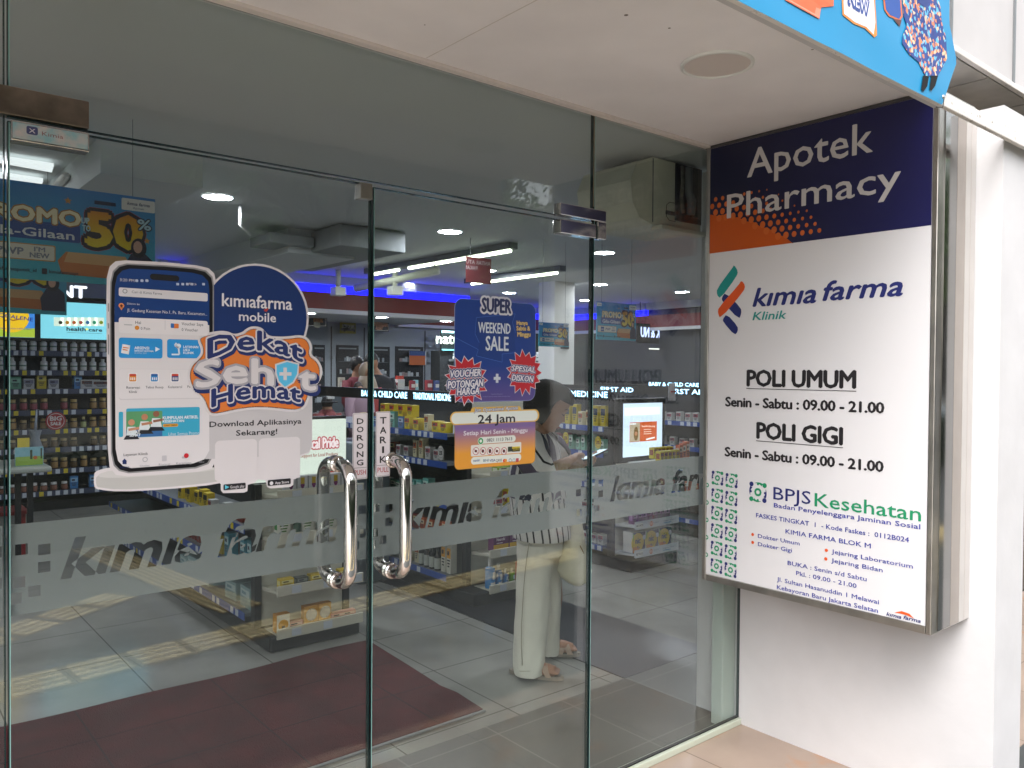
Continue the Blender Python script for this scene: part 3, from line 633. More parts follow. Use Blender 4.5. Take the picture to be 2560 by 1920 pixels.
for t_, x0, yb, x1, yt in (('Reservasi', 247, 912, 335, 896), ('Klinik', 264, 940, 317, 924), ('Tebus Resep', 371, 910, 487, 894), ('Kolesterol', 517, 908, 607, 892), ('Pa', 642, 906, 661, 891)): a.ptext(Z3_, t_, x0, yb, x1, yt, C('#55555F'), 6)
BN = gradmat('banner_blue', '#12509E', '#3CA6C8', 1.14, 1.25)
pr_(246, 1040, 722, 1230, BN, 4, .004); pr_(198, 1062, 226, 1225, BN, 4, .003)
pr_(246, 1060, 480, 1228, gradmat('banner_green', '#3C6FA0', '#5B9A6A', 1.14, 1.25), 4.5, .003); pr_(246, 1180, 480, 1228, C('#3567A2'), 4.8)
for x, y, w, sk in ((280, 1130, 34, '#C98E70'), (365, 1095, 40, '#B97F60'), (440, 1075, 38, '#8F5E46')):
    p = G.px(*Z3_(x, y)); a.disc(*p, .0075, C(sk), 6); a.poly([G.px(*Z3_(*q)) for q in ((x-w, y+90), (x-26, y+28), (x+26, y+28), (x+w, y+90))][::-1], C('#DCE2E6'), 5)
    a.poly([G.px(*Z3_(*q)) for q in ((x-w-18, y+112), (x-w, y+84), (x+w, y+84), (x+w+18, y+108))][::-1], C('#20232C'), 5.5); a.pline(Z3_, [(x-20, y+48), (x+50, y+36)], .006, C(sk), 6)
a.ptext(Z3_, 'KUMPULAN ARTIKEL', 483, 1110, 712, 1091, C('#E6ECF2'), 6, bold=.04); a.ptext(Z3_, 'KESEHATAN', 483, 1131, 620, 1115, C('#E6ECF2'), 6, bold=.04)
pr_(483, 1140, 582, 1160, C('#E3A33A'), 6, .004); a.ptext(Z3_, 'LIHAT DISINI', 494, 1155, 572, 1145, C('#4A3510'), 7, bold=.02); a.ptext(Z3_, 'Lihat Semua Promo', 520, 1215, 720, 1196, C('#D8E4F0'), 6)
a.ptext(Z3_, 'CEPAT', 262, 1205, 335, 1185, C('#E6ECF2'), 7, bold=.05); a.ptext(Z3_, 'SEHAT', 268, 1222, 338, 1206, C('#E6ECF2'), 7, bold=.05)
a.ptext(Z3_, 'Layanan Klinik', 229, 1348, 387, 1332, C('#3B3B46'), 6)
for t_, x0, yb, x1, yt, c in (('Home', 206, 1428, 266, 1414, '#1E2F66'), ('Outlet', 334, 1418, 398, 1405, '#A09EA6'), ('Riwayat', 457, 1412, 532, 1396, '#A09EA6'), ('Keranjang', 570, 1404, 667, 1388, '#A09EA6'), ('Aku', 716, 1392, 750, 1378, '#A09EA6')): a.ptext(Z3_, t_, x0, yb, x1, yt, C(c), 6)
pp([(218, 1382), (235, 1364), (252, 1382), (248, 1382), (248, 1400), (222, 1400), (222, 1382)], C('#1E2F66'), 6)
p = G.px(*Z3_(368, 1370)); a.ring(*p, .0062, .002, C('#B6B3BA'), 6); pr_(477, 1345, 508, 1382, C('#C4C0C6'), 6, .002); pr_(606, 1350, 640, 1364, C('#B6B3BA'), 6, .002); p = G.px(*Z3_(635, 1345)); a.disc(*p, .006, C('#C8202E'), 7)
for y0, y1 in ((358, 412), (486, 522), (560, 690)): pr_(128, y0, 134, y1, C('#8E8C8F'), 3, .0015)
# badge wording
a.ptext(Z3_, 'kımıafarma', 868, 375, 1320, 294, C('#E2DDE2'), 2, bold=.02); a.ptext(Z3_, 'mobile', 978, 470, 1216, 412, C('#E2DDE2'), 2, bold=.02)
a.pline(Z3_, [(1142, 398), (1150, 410), (1164, 392)], .005, C('#C9402E'), 3)
a.build('printed_artwork', app)
# grey panel with download wording
a = Art(G, .0013, .00025)
pp2 = lambda pts, m, h: a.poly([G.px(*Z3_(*q)) for q in pts][::-1], m, h)
pp2([(728, 905), (1448, 905), (1448, 1285), (1428, 1322), (1370, 1342), (760, 1368), (730, 1335)], C('#C6C1C4'), 0)
a.prect(Z3_, 822, 1250, 1094, 1500, C(PW), 1, .012); a.prect(Z3_, 1105, 1235, 1372, 1500, C(PW), 1, .012)
a.ptext(Z3_, 'Download Aplikasinya', 786, 1160, 1381, 1126, C('#17151C'), 2, bold=.025); a.ptext(Z3_, 'Sekarang!', 958, 1216, 1224, 1182, C('#17151C'), 2, bold=.025)
a.prect(Z3_, 876, 1532, 1020, 1570, C('#17151C'), 2, .003); a.prect(Z3_, 1163, 1504, 1312, 1542, C('#17151C'), 2, .003)
pp2([(886, 1536), (886, 1564), (914, 1549)], C('#5FC0D8'), 3); a.ptext(Z3_, 'Google play', 920, 1558, 1012, 1540, C('#E2DDE2'), 3); a.ptext(Z3_, 'App Store', 1210, 1530, 1300, 1514, C('#E2DDE2'), 3, bold=.015)
p = G.px(*Z3_(1187, 1524)); a.disc(*p, .005, C('#E2DDE2'), 3); a.build('download_panel', app)
# slogan plate
a = Art(G, .0022, .00045)
def soff(pts, c, f): return [(c[0]+(x-c[0])*f, c[1]+(y-c[1])*f) for x, y in pts]
blob = [(700, 585), (745, 555), (850, 535), (905, 540), (945, 560), (1000, 545), (1020, 525), (1060, 505), (1120, 512), (1150, 545), (1170, 570), (1240, 575), (1300, 572), (1370, 562), (1425, 580), (1455, 640), (1440, 690), (1490, 720), (1522, 790), (1505, 860), (1450, 920), (1425, 1000), (1400, 1045), (1340, 1068), (1200, 1050), (1080, 1045), (960, 1060), (860, 1085), (800, 1090), (765, 1065), (740, 985), (700, 950), (655, 900), (638, 820), (660, 750), (715, 705), (735, 665)]
bl = smooth_loop(blob, 2); ce = (1078, 800)
uv = [G.px(*Z3_(*q)) for q in bl][::-1]; b = MB(); poster_body(b, G, uv, C(PW), .0014, .0022); plate_ = b.build('slogan_plate', app)
pp3 = lambda pts, m, h: a.poly([G.px(*Z3_(*q)) for q in pts][::-1], m, h)
def inset(pts, d):
    n = len(pts); out = []
    for i in range(n):
        a_, b_ = Vector(pts[i-1]), Vector(pts[(i+1) % n]); t_ = (b_-a_).normalized(); nrm = Vector((-t_.y, t_.x)); out.append(tuple(Vector(pts[i])+nrm*d))
    return out
pp3(inset(bl, 16), C('#26386E'), 0); pp3(inset(bl, 20), C('#E07B33'), .6)
NV = '#1C2C66'
def wp(curve, tilt=0):
    def f(t, b_, w, h): return t*w, b_+curve*(1-(2*t-1)**2)+tilt*t
    return f
def word(t, x0, yb, x1, yt, fill, line, shadow, curve, tilt=0, sh=0.):
    w = wp(curve, tilt)
    a.ptext(Z3_, t, x0+9, yb+14, x1+9, yt+14, C(shadow), 1.5, bold=.04, bev=.10, warp=w, shear=sh)
    a.ptext(Z3_, t, x0, yb, x1, yt, C(line), 2.5, bold=.04, bev=.055, warp=w, shear=sh)
    a.ptext(Z3_, t, x0, yb, x1, yt, C(fill), 3.5, bold=.04, warp=w, shear=sh)
word('Dekat', 775, 716, 1385, 590, NV, PW, NV, .028, -.006); word('Hemat', 800, 1030, 1372, 918, NV, PW, NV, .018, .008)
word('Seh', 700, 908, 1195, 745, PW, '#A8A4AC', NV, .01, .006); word('t', 1365, 915, 1470, 770, PW, '#A8A4AC', NV, 0, -.002)
pp3([(1208, 752), (1285, 728), (1365, 748), (1360, 820), (1330, 875), (1272, 912), (1225, 870), (1208, 810)], C(PW), 4.2)
pp3([(1218, 760), (1285, 738), (1355, 756), (1350, 818), (1322, 868), (1272, 900), (1233, 862), (1218, 808)], gradmat('shield_blue', '#0F66B8', '#5CBEE8', 1.28, 1.35), 4.8)
pp3([(1262, 775), (1284, 775), (1284, 805), (1314, 805), (1314, 827), (1284, 827), (1284, 856), (1262, 856), (1262, 827), (1236, 827), (1236, 805), (1262, 805)], C(PW), 5.4)
a.build('lettering', plate_)

# weekend sale poster, upper one on the right door
Z5_ = Zn(1060, 700, 420/1340)
sale = thing('sale_poster', G.o+Vector((1.6, 0, 1.5)), 'blue SUPER WEEKEND SALE poster with two red bursts on the right glass door', 'poster')
b = MB(); a = Art(G, .0012, .0003)
def zpp(Z, pts, m, h, it=0): a.poly([G.px(*Z(*q)) for q in (smooth_loop(pts, it) if it else pts)][::-1], m, h)
u0, v1 = G.px(*Z5_(243, 150)); u1, v0 = G.px(*Z5_(885, 950))
v1 = G.px(*Z5_(330, 148))[1]; v0 = G.px(*Z5_(600, 968))[1]
def rr(u0, v0, u1, v1, r): 
    pts = []
    for cx, cy_, a0 in ((u1-r, v0+r, -90), (u1-r, v1-r, 0), (u0+r, v1-r, 90), (u0+r, v0+r, 180)):
        for i in range(7): q = R(a0+15*i); pts.append((cx+r*math.cos(q), cy_+r*math.sin(q)))
    return pts
poster_body(b, G, rr(u0, v0, u1, v1, .03), C('#8794B8')); a.rect(u0+.0015, v0+.0015, u1-.0015, v1-.0015, gradmat('sale_blue', '#5A4A86', '#1A3C86', v0, v0+.12), 0, .029)
zpp(Z5_, [(415, 300), (725, 270), (705, 330), (728, 560), (620, 590), (620, 655), (415, 605), (438, 500), (405, 430)], C('#16387E'), 1); 
for l in ([(415, 300), (725, 270), (702, 340), (728, 420)], [(250, 460), (430, 555), (415, 605), (620, 655), (620, 590), (730, 580)], [(415, 300), (405, 430), (438, 500)]): a.pline(Z5_, l, .0012, C('#4F74BC'), 2)
b2 = MB()
a.ptext(Z5_, 'SUPER', 460, 250, 690, 142, C('#D3D2D8'), 2, bold=.03, bev=.11); a.ptext(Z5_, 'SUPER', 460, 250, 690, 142, C('#2B335E'), 4, bold=.05)
a.ptext(Z5_, 'WEEKEND', 430, 418, 686, 336, C('#CDD3DC'), 3, bold=.02); a.ptext(Z5_, 'SALE', 490, 560, 670, 448, C('#CDD3DC'), 3, bold=.02)
for t_, x0, yb, x1, yt in (('Hanya', 737, 357, 823, 325), ('Sabtu &', 735, 402, 842, 368), ('Minggu', 742, 450, 845, 415)):
    a.ptext(Z5_, t_, x0, yb, x1, yt, C('#6D5320'), 3, bold=.03, bev=.05, rot=.03); a.ptext(Z5_, t_, x0, yb, x1, yt, C('#E3C68A'), 4, bold=.03, rot=.03)
def burst(cx, cy_, rx, ry, lines, seed):
    rnd = random.Random(seed); pts = []; n = 15
    for i in range(2*n):
        q = math.pi*i/n; k = 1.0 if i % 2 == 0 else .74; k *= 1+rnd.uniform(-.05, .05); pts.append((cx+rx*k*math.cos(q), cy_-ry*k*math.sin(q)))
    a.poly([G.px(*Z5_(*q)) for q in pts], C('#CFC9CF'), 3.5); a.poly([G.px(*Z5_(cx+(x-cx)*.945, cy_+(y-cy_)*.945)) for x, y in pts], C('#B8222E'), 4.2)
    for t_, x0, yb, x1, yt in lines:
        kw = dict(shear=.2, rot=.05 if len(lines) == 3 else -.06)
        a.ptext(Z5_, t_, x0, yb, x1, yt, C('#D3D0D8'), 4.8, bold=.03, bev=.16, **kw); a.ptext(Z5_, t_, x0, yb, x1, yt, C('#25376E'), 6, bold=.03, bev=.12, **kw); a.ptext(Z5_, t_, x0, yb, x1, yt, C('#D9D6DC'), 7, bold=.045, **kw)
burst(335, 800, 178, 205, (('VOUCHER', 208, 778, 448, 722), ('POTONGAN', 185, 866, 470, 808), ('HARGA', 258, 920, 435, 865)), 3)
burst(795, 740, 146, 186, (('SPESIAL', 692, 722, 882, 680), ('DISKON', 695, 800, 868, 754)), 5)
a.prect(Z5_, 570, 748, 590, 820, C('#C6CAD4'), 3); a.prect(Z5_, 553, 773, 607, 796, C('#C6CAD4'), 3.3)
a.ptext(Z5_, '*Syarat & Ketentuan', 530, 914, 625, 906, C('#8E8CB4'), 3); a.ptext(Z5_, 'berlaku di seluruh apotek selama periode promo', 467, 934, 685, 926, C('#8E8CB4'), 3)
b.build('backing', sale); a.build('printed_artwork', sale)

# opening hours sign below it
hrs = thing('hours_sign', G.o+Vector((1.6, 0, 1.3)), 'orange and lilac opening hours sign reading 24 Jam under the sale poster', 'sign')
b = MB(); a = Art(G, .0012, .0003)
u0 = G.px(*Z5_(243, 1200))[0]; u1 = G.px(*Z5_(887, 1200))[0]; v1 = G.px(*Z5_(400, 1080))[1]; v0 = G.px(*Z5_(300, 1512))[1]
poster_body(b, G, rr(u0, v0, u1, v1, .018), C('#8C6A34')); a.rect(u0+.0012, v0+.0012, u1-.0012, v1-.0012, gradmat('hours_grad', '#DB9638', '#7A6296', v0+.05, v0+.13), 0, .017)
YL = '#D9AE55'
ph = lambda x0, y0, x1, y1, m, h, r: a.prect(Z5_, x0, y0, x1, y1, m, h, r)
ph(372, 1016, 772, 1075, C(YL), .6, .014); ph(206, 1052, 916, 1160, C(YL), 1, .03); ph(216, 1062, 904, 1150, C('#D8DCD6'), 2, .026)
a.ptext(Z5_, 'Jam Operasional Apotek', 396, 1052, 748, 1024, C('#2B335E'), 3, bold=.02, shear=.25, bev=.06, rot=.02); a.ptext(Z5_, 'Jam Operasional Apotek', 396, 1052, 748, 1024, C('#DCDDE4'), 4, bold=.02, shear=.25, rot=.02)
a.ptext(Z5_, '24 Jam', 428, 1145, 722, 1078, C('#25242A'), 3, bold=.035)
a.ptext(Z5_, 'Setiap Hari Senin - Minggu', 313, 1240, 820, 1206, C('#E2DCE2'), 3, bold=.02)
ph(432, 1254, 728, 1308, C('#DADCD4'), 2, .012); p = G.px(*Z5_(449, 1284)); a.disc(*p, .0118, C('#DADCD4'), 3); a.disc(*p, .0102, C('#2F9A58'), 4); a.disc(*p, .005, C('#DADCD4'), 5); a.ptext(Z5_, '0821 1113 7613', 498, 1290, 700, 1265, C('#33333A'), 3, bold=.02)
ph(372, 1318, 772, 1408, C('#DDD9D0'), 2, .004)
for i in range(5):
    p = G.px(*Z5_(410+56*i, 1364-2.2*i*0)); a.disc(*p, .0128, C('#E4E0DA'), 3); a.ring(*p, .0128, .0018, C('#B01F2A'), 5); a.disc(p[0], p[1], .0055, C('#2A2628'), 4, ry=.004+.0015*(i % 3))
    a.line((p[0]-.009, p[1]+.009), (p[0]+.009, p[1]-.009), .0014, C('#B01F2A'), 6)
ph(666, 1330, 700, 1370, C('#2F3A30'), 3, 0); ph(700, 1330, 762, 1346, C('#E3C93A'), 3, 0); ph(700, 1346, 762, 1370, C('#23261E'), 3, 0)
a.ptext(Z5_, 'DIAWASI', 706, 1362, 756, 1350, C('#E3C93A'), 4); a.ptext(Z5_, 'PERHATIAN', 704, 1343, 758, 1335, C('#23261E'), 4)
ph(372, 1414, 772, 1474, C('#DADCD4'), 2.4, .012)
for t_, x0, x1, c in (('mandiri', 390, 442, '#25508C'), ('BNI', 470, 512, '#3A6E8C'), ('VISA', 520, 566, '#25377A'), ('QRIS', 570, 618, '#33333A')): a.ptext(Z5_, t_, x0, 1450, x1, 1430, C(c), 3, bold=.02)
p = G.px(*Z5_(637, 1440)); a.disc(*p, .0058, C('#C9302E'), 3); a.disc(p[0]+.006, p[1], .0058, C('#D98A3A'), 3.5)
for x, c in ((684, '#25508C'), (714, '#3A8EB0')): p = G.px(*Z5_(x, 1438)); a.ring(*p, .0062, .0016, C(c), 3)
ph(730, 1422, 752, 1452, C('#B8404A'), 3, .001)
b.build('backing', hrs); a.build('printed_artwork', hrs)

# ---------------------------------------------------------------- light-box sign on the pillar wall
Q = Plane((2.757, 0, 0), (0, -1, 0), (-1, 0, 0)); Zs = Zn(1740, 220, 660/1610); Zl = Zn(1740, 860, 660/1404)
sign = thing('lightbox_sign', (2.9, 1.6, 1.6), 'tall Apotek Pharmacy sign box with clinic hours mounted on the white pillar wall', 'sign')
Y0, Y1, ZB, ZT = 1.139, 2.058, .690, 2.4835
SF = mat('dulled_steel_frame', (.52, .49, .45), .28, 1, noise=.35, nscale=7)
b = MB(); b.box(2.775, 3.0485, Y0+.012, Y1-.004, ZB+.012, ZT-.004, GREYM)
b.bbox(2.7545, 3.0485, Y0, Y0+.019, ZB, ZT, SF, .003); b.bbox(2.7545, 2.79, Y1-.018, Y1, ZB, ZT, SF, .002)
b.bbox(2.7545, 2.79, Y0+.019, Y1-.018, ZB, ZB+.026, SF, .002); b.bbox(2.7545, 2.79, Y0+.019, Y1-.018, ZT-.012, ZT, mat('dark_top_edge', '#3B3838', .5), .002); b.build('steel_frame', sign)
b = MB(); b.box(2.80, 2.895, Y0-.003, Y0-.0005, ZB+.006, ZT-.01, mat('mirror_side', (.26, .26, .25), .08, 1)); b.build('mirror_panel', sign)
b = MB(); b.box(2.965, 3.047, Y0-.005, Y0-.0008, ZB+.006, ZT-.01, mat('grey_white_paint', '#BDB8B4', .6, noise=.1, nscale=6)); b.box(2.896, 2.9648, Y0-.004, Y0-.0008, ZB+.006, ZT-.01, mat('warm_grey_film', '#9C938C', .45, noise=.15, nscale=5)); b.box(3.004, 3.007, Y0-.0062, Y0-.0055, ZB+.01, ZT-.02, mat('stain_grey2', '#BDB4B0', .7)); b.build('painted_panel', sign)
b = MB(); b.box(2.7575, 2.77, Y0+.020, Y1-.019, ZB+.027, ZT-.013, mat('sign_acrylic', '#D6D4D6', .28)); b.build('face_panel', sign)
a = Art(Q, .0003, .0003); yL, yR = -(Y1-.0195), -(Y0+.0205); zb = 2.041
NVY = gradmat('sign_navy', '#0D0E48', '#07082A', 1.2, 1.9, axis=1)
a.rect(yL, zb, yR, ZT-.0135, NVY, 0)
# orange field with halftone dots
def yf(t): return yL+t*(yR-yL)
edge = [(yL, zb), (yf(.43), zb)]
for i in range(12): t = 1-i/11; edge.append((yf(.43*t), zb+.155*(1-t**1.6)+(.006 if i % 2 else -.002)))
a.poly(edge, C('#B9500C', .35), 1)
def fsurf(t): return .155*(1-(t/.43)**1.6) if t < .43 else -.02*(t-.43)*8
for i in range(16):
    for j in range(13):
        t = .012+i*.0385+(j % 2)*.019; zz = j*.0265-.02; base = fsurf(t); hgt = zz-0
        dd = hgt-base
        if dd < -.012 or t > .62-.2*max(0, dd)/.2: continue
        rad = .0125*(1-max(0, dd)/.20)*(1-max(0, t-.40)*1.1)
        if rad < .0028 or zb+hgt < zb+rad+.001 or hgt > .235: continue
        a.disc(yf(t), zb+hgt, rad, C('#C25E22', .35), 2, 14, rad*1.12)
a.ptext(Zs, 'Apotek', 315, 545, 1075, 380, C('#BDB8B6', .35), 3, bold=.012); a.ptext(Zs, 'Pharmacy', 190, 795, 1245, 655, C('#BDB8B6', .35), 3, bold=.012)
TEAL = '#158C86'; OR = '#D9541B'; NB = '#1A2366'
def sp_(pts, c, h): a.poly([Q.px(*Zs(*q)) for q in smooth_loop(pts, 1)][::-1], C(c, .35), h)
sp_([(232, 1078), (258, 1118), (248, 1150), (150, 1285), (128, 1262), (128, 1225), (205, 1120), (226, 1092)], TEAL, 2)
sp_([(158, 1278), (180, 1246), (275, 1340), (278, 1375), (262, 1412), (160, 1300)], NB, 2)
sp_([(278, 1172), (302, 1205), (292, 1240), (150, 1408), (134, 1372), (138, 1340), (262, 1200)], OR, 3)
sp_([(165, 1408), (188, 1378), (255, 1452), (256, 1485), (236, 1508), (165, 1425)], NB, 2.5)
a.ptext(Zs, 'kımıa', 348, 1332, 730, 1225, C(NB), 2, bold=.035, shear=.25); a.ptext(Zs, 'farma', 775, 1296, 1258, 1183, C(NB), 2, bold=.035, shear=.25); a.ptext(Zs, 'Klinik', 346, 1416, 550, 1368, C(TEAL), 2, bold=.025, shear=.2)
BK = C('#1B181C', .4)
for t_, x0, yb, x1, yt in (('POLI UMUM', 273, 222, 848, 140), ('POLI GIGI', 325, 500, 778, 418), ('Senin - Sabtu : 09.00 - 21.00', 158, 330, 1000, 282), ('Senin - Sabtu : 09.00 - 21.00', 155, 595, 997, 548)):
    A = Q.px(*Zl(x0, yb)); B = Q.px(*Zl(x1, yb)); Cc = Q.px(*Zl(x0, yt)); a.text(t_, A[0], B[0], A[1], Cc[1]-A[1], BK, 2, bold=.05, sp=.95)
    if 'POLI' in t_: a.rect(A[0]-.004, A[1]-.012, B[0]+.004, A[1]-.0095, BK, 2)
GR = '#138A5E'; IND = '#2B3594'; HX = '#3A2F86'
def flower(u, v, r):
    a.ring(u, v, r*.46, r*.24, C(GR), 3, 10)
    for i in range(4):
        q = math.pi/4+i*math.pi/2; c_ = C(GR if i % 2 == 0 else NB); x, y = u+r*1.15*math.cos(q), v+r*1.15*math.sin(q); a.disc(x, y, r*.27, c_, 3, 10)
        for st in range(7):
            e0, e1 = q+.22+st*.14, q+.22+(st+1)*.14; w0, w1 = r*.30*(1-st/7.5), r*.30*(1-(st+1)/7.5); R0 = r*(1.12-.012*st)
            a.poly([(u+(R0-w0)*math.cos(e0), v+(R0-w0)*math.sin(e0)), (u+R0*math.cos(e0), v+R0*math.sin(e0)), (u+R0*math.cos(e1), v+R0*math.sin(e1)), (u+(R0-w1)*math.cos(e1), v+(R0-w1)*math.sin(e1))], c_, 3.3)
        q3 = q+math.pi/4; a.disc(u+r*.88*math.cos(q3), v+r*.88*math.sin(q3), r*.14, C(NB if i % 2 else GR), 3.6, 8)
c0 = Q.px(*Zl(115, 713)); c1 = Q.px(*Zl(115, 1182)); c2 = Q.px(*Zl(190, 727)); dz = (c0[1]-c1[1])/5
for i in range(6): flower(c0[0], c0[1]-dz*i, .0265); flower(c2[0], c0[1]-.003-dz*i, .0265)
for i in range(5): p = Q.px(*Zl(60, 750)); a.ring(p[0], p[1]-dz*i, .0095, .0045, C(GR), 2, 8)
p = Q.px(*Zl(330, 788)); flower(*p, .036)
def lt(t_, x0, yb, x1, hh, c, **kw):
    A = Q.px(*Zl(x0, yb)); B = Q.px(*Zl(x1, yb)); a.text(t_, A[0], B[0], A[1], hh, C(c, .4), 2, **kw)
lt('BPJS', 412, 825, 610, .047, NB, bold=.005); lt('Kesehatan', 632, 862, 1198, .048, GR, bold=.012)
lt('Badan Penyelenggara Jaminan Sosial', 415, 868, 1195, .0165, IND, bold=.02); lt('FASKES TINGKAT  1  - Kode Faskes :  0112B024', 320, 921, 1135, .0165, IND, bold=.018)
lt('KIMIA FARMA BLOK M', 477, 1007, 931, .0165, IND, bold=.018)
for x, y in ((302, 1013), (302, 1055), (694, 1097), (691, 1143)): p = Q.px(*Zl(x, y)); a.disc(*p, .0062, C('#D9541B'), 2)
lt('Dokter Umum', 330, 1030, 552, .0150, IND, bold=.015); lt('Dokter Gigi', 330, 1073, 511, .0150, IND, bold=.015); lt('Jejaring Laboratorium', 722, 1113, 1155, .0150, IND, bold=.015); lt('Jejaring Bidan', 720, 1160, 994, .0150, IND, bold=.015)
lt('BUKA : Senin s/d Sabtu', 488, 1174, 909, .0155, IND, bold=.015); lt('Pkl. : 09.00 - 21.00', 533, 1228, 855, .0155, IND, bold=.015)
lt('Jl. Sultan Hasanuddin 1 Melawai', 431, 1260, 975, .0155, IND, bold=.015); lt('Kebayoran Baru Jakarta Selatan', 431, 1302, 970, .0155, IND, bold=.015)
lt('kımıa', 1013, 1443, 1092, .0125, NB, bold=.04, shear=.25); lt('farma', 1104, 1462, 1195, .0125, NB, bold=.04, shear=.25)
a.poly([Q.px(*Zl(*q)) for q in ((1055, 1428), (1095, 1420), (1135, 1434), (1160, 1460), (1120, 1442), (1085, 1433))][::-1], C('#D9541B'), 2)
a.build('printed_artwork', sign)
b = MB(); b.bbox(2.80, 3.04, Y0+.01, Y1-.01, ZB-.006, ZB-.0005, mat('rust_bottom', '#6B5548', .7, noise=.6, nscale=20), .002); b.build('bottom_tray', sign)

# ---------------------------------------------------------------- hanging promo banner on the canopy edge
Bn = Plane((0, 1.012, 0), (1, 0, 0), (0, -1, 0)); Zt_ = Zn(1860, 0, 700/2212)
ban = thing('promo_banner', (2.2, 1.0, 2.5), 'bright cyan fabric promo banner tied along the canopy edge above the sign', 'banner')
def wavy(u, v): return .0013*math.sin(u*9+v*14)*math.cos(v*21-u*4)+.0005*math.sin(u*23+v*9)
tl_ = [Bn.px(*Zt_(*q)) for q in ((1685, 490), (1620, 190), (1624, 0), (1630, -900), (1560, 838))]
zbot = Bn.px(*Zt_(1560, 838))[1]
CY = mat('cyan_banner_fabric', '#0C88BA', .45); t_ = CY.node_tree
def rightx(v):
    # right outline of the banner in world x for height v
    pts = [(tl_[4][1], tl_[4][0]), (tl_[0][1], tl_[0][0]), (tl_[1][1], tl_[1][0]), (tl_[2][1], tl_[2][0]), (3.3, tl_[2][0]+.004)]
    for (z0, x0), (z1, x1) in zip(pts, pts[1:]):
        if v <= z1: return x0+(x1-x0)*max(0, (v-z0))/(z1-z0)
    return pts[-1][1]
b = MB(); NU, NV_ = 90, 40; U0 = .2
vs = []; zt2 = 3.2
for j in range(NV_+1):
    v = zbot+.004+(zt2-zbot)*(j/NV_)**1.4
    for i in range(NU+1):
        x1 = rightx(v); u = U0+(x1-U0)*i/NU; vs.append(Bn.P(u, v, wavy(u, v)))
b.add(vs, [(j*(NU+1)+i, j*(NU+1)+i+1, (j+1)*(NU+1)+i+1, (j+1)*(NU+1)+i) for j in range(NV_) for i in range(NU)], CY, True); fab = b.build('fabric', ban)
class WPlane(Plane):
    def P(s, u, v, h=0): return s.o+s.u*u+s.v*v+s.n*(h+wavy(u, v))
a = Art(WPlane((0, 1.012, 0), (1, 0, 0), (0, -1, 0)), .0016, .0004)
bp = lambda pts, m, h, it=0: a.poly([Bn.px(*Zt_(*q)) for q in (smooth_loop(pts, it) if it else pts)][::-1], m, h)
bp([(310, -200), (320, 0), (592, 150), (605, 60), (700, 50), (705, -200)], C('#E0653A'), 0); bp([(320, -10), (590, 145), (600, 75), (450, 0)], C('#EE8A70'), .8)
bp([(757, -200), (770, 120), (860, 190), (950, 225), (1025, 296), (1045, 280), (1040, 170), (1015, -200)], C('#E08A3A'), 0); bp([(770, -200), (782, 112), (870, 178), (960, 215), (1018, 275), (1030, 180), (1004, -200)], C('#E3DFEA'), 1)
A = Bn.px(*Zt_(815, 50)); B = Bn.px(*Zt_(975, 130)); a.text('NEW', A[0], B[0], B[1], .038, C('#2E4A8C'), 2, bold=.04, bev=.06); a.text('NEW', A[0]+.004, B[0]-.002, B[1]+.004, .034, C('#E3DFEA'), 3, bold=.0)
bp([(1088, -60), (1105, 80), (1140, 130), (1230, 165), (1255, 130), (1235, -60)], C('#D06A3A'), 0); bp([(1100, -60), (1118, 80), (1150, 120), (1225, 150), (1240, 120), (1225, -60)], C('#1E4C9C'), 1); bp([(1175, 148), (1245, 160), (1228, 210)], C('#5A2A20'), 1.2)
BAT = bpy.data.materials.new('batik_print'); BAT.use_nodes = True; t_ = BAT.node_tree; pb = t_.nodes['Principled BSDF']; tc = t_.nodes.new('ShaderNodeTexCoord')
vo = t_.nodes.new('ShaderNodeTexVoronoi'); vo.inputs['Scale'].default_value = 95; t_.links.new(tc.outputs['Object'], vo.inputs[0]); rp = t_.nodes.new('ShaderNodeValToRGB'); rp.color_ramp.interpolation = 'CONSTANT'
rp.color_ramp.elements[0].color = (*lin('#1A3C86'), 1); e = rp.color_ramp.elements[1]; e.position = .45; e.color = (*lin('#23307A'), 1); e = rp.color_ramp.elements.new(.62); e.color = (*lin('#D98458'), 1); e = rp.color_ramp.elements.new(.78); e.color = (*lin('#5FB2D8'), 1); e = rp.color_ramp.elements.new(.9); e.color = (*lin('#E2C2A0'), 1)
sx_ = t_.nodes.new('ShaderNodeSeparateColor'); t_.links.new(vo.outputs['Color'], sx_.inputs[0]); t_.links.new(sx_.outputs[0], rp.inputs[0]); t_.links.new(rp.outputs[0], pb.inputs['Base Color'])
bp([(1245, -120), (1260, 120), (1285, 200), (1250, 290), (1245, 345), (1300, 430), (1370, 490), (1405, 560), (1425, 600), (1520, 605), (1590, 490), (1600, 460), (1590, 300), (1555, 180), (1545, 60), (1500, -120)], BAT, 1)
bp([(1370, -120), (1375, 30), (1420, 60), (1455, 20), (1470, -120)], C('#16357A'), 2); a.pline(Zt_, [(1400, 60), (1440, 250), (1480, 500), (1455, 600)], .002, C('#C8C0D0'), 2.5)
bp([(1405, 600), (1450, 606), (1440, 680), (1412, 725), (1393, 712)], C('#0C0D12', .95), 2); bp([(1468, 600), (1522, 600), (1500, 680), (1470, 720), (1456, 706)], C('#0C0D12', .95), 2)
a.build('printed_artwork', ban)
p = Bn.px(*Zt_(1548, 775)); b = MB(); b.tube([Bn.P(p[0]-.004, p[1], .009), Bn.P(p[0]-.004, p[1], .013)], .006, STEEL, 14); b.tube([Bn.P(p[0], p[1], .012), Bn.P(p[0]-.004, p[1]-.03, .01), Bn.P(p[0]-.03, zbot-.012, .002)], .0015, BLACK, 6); b.build('eyelet', ban)
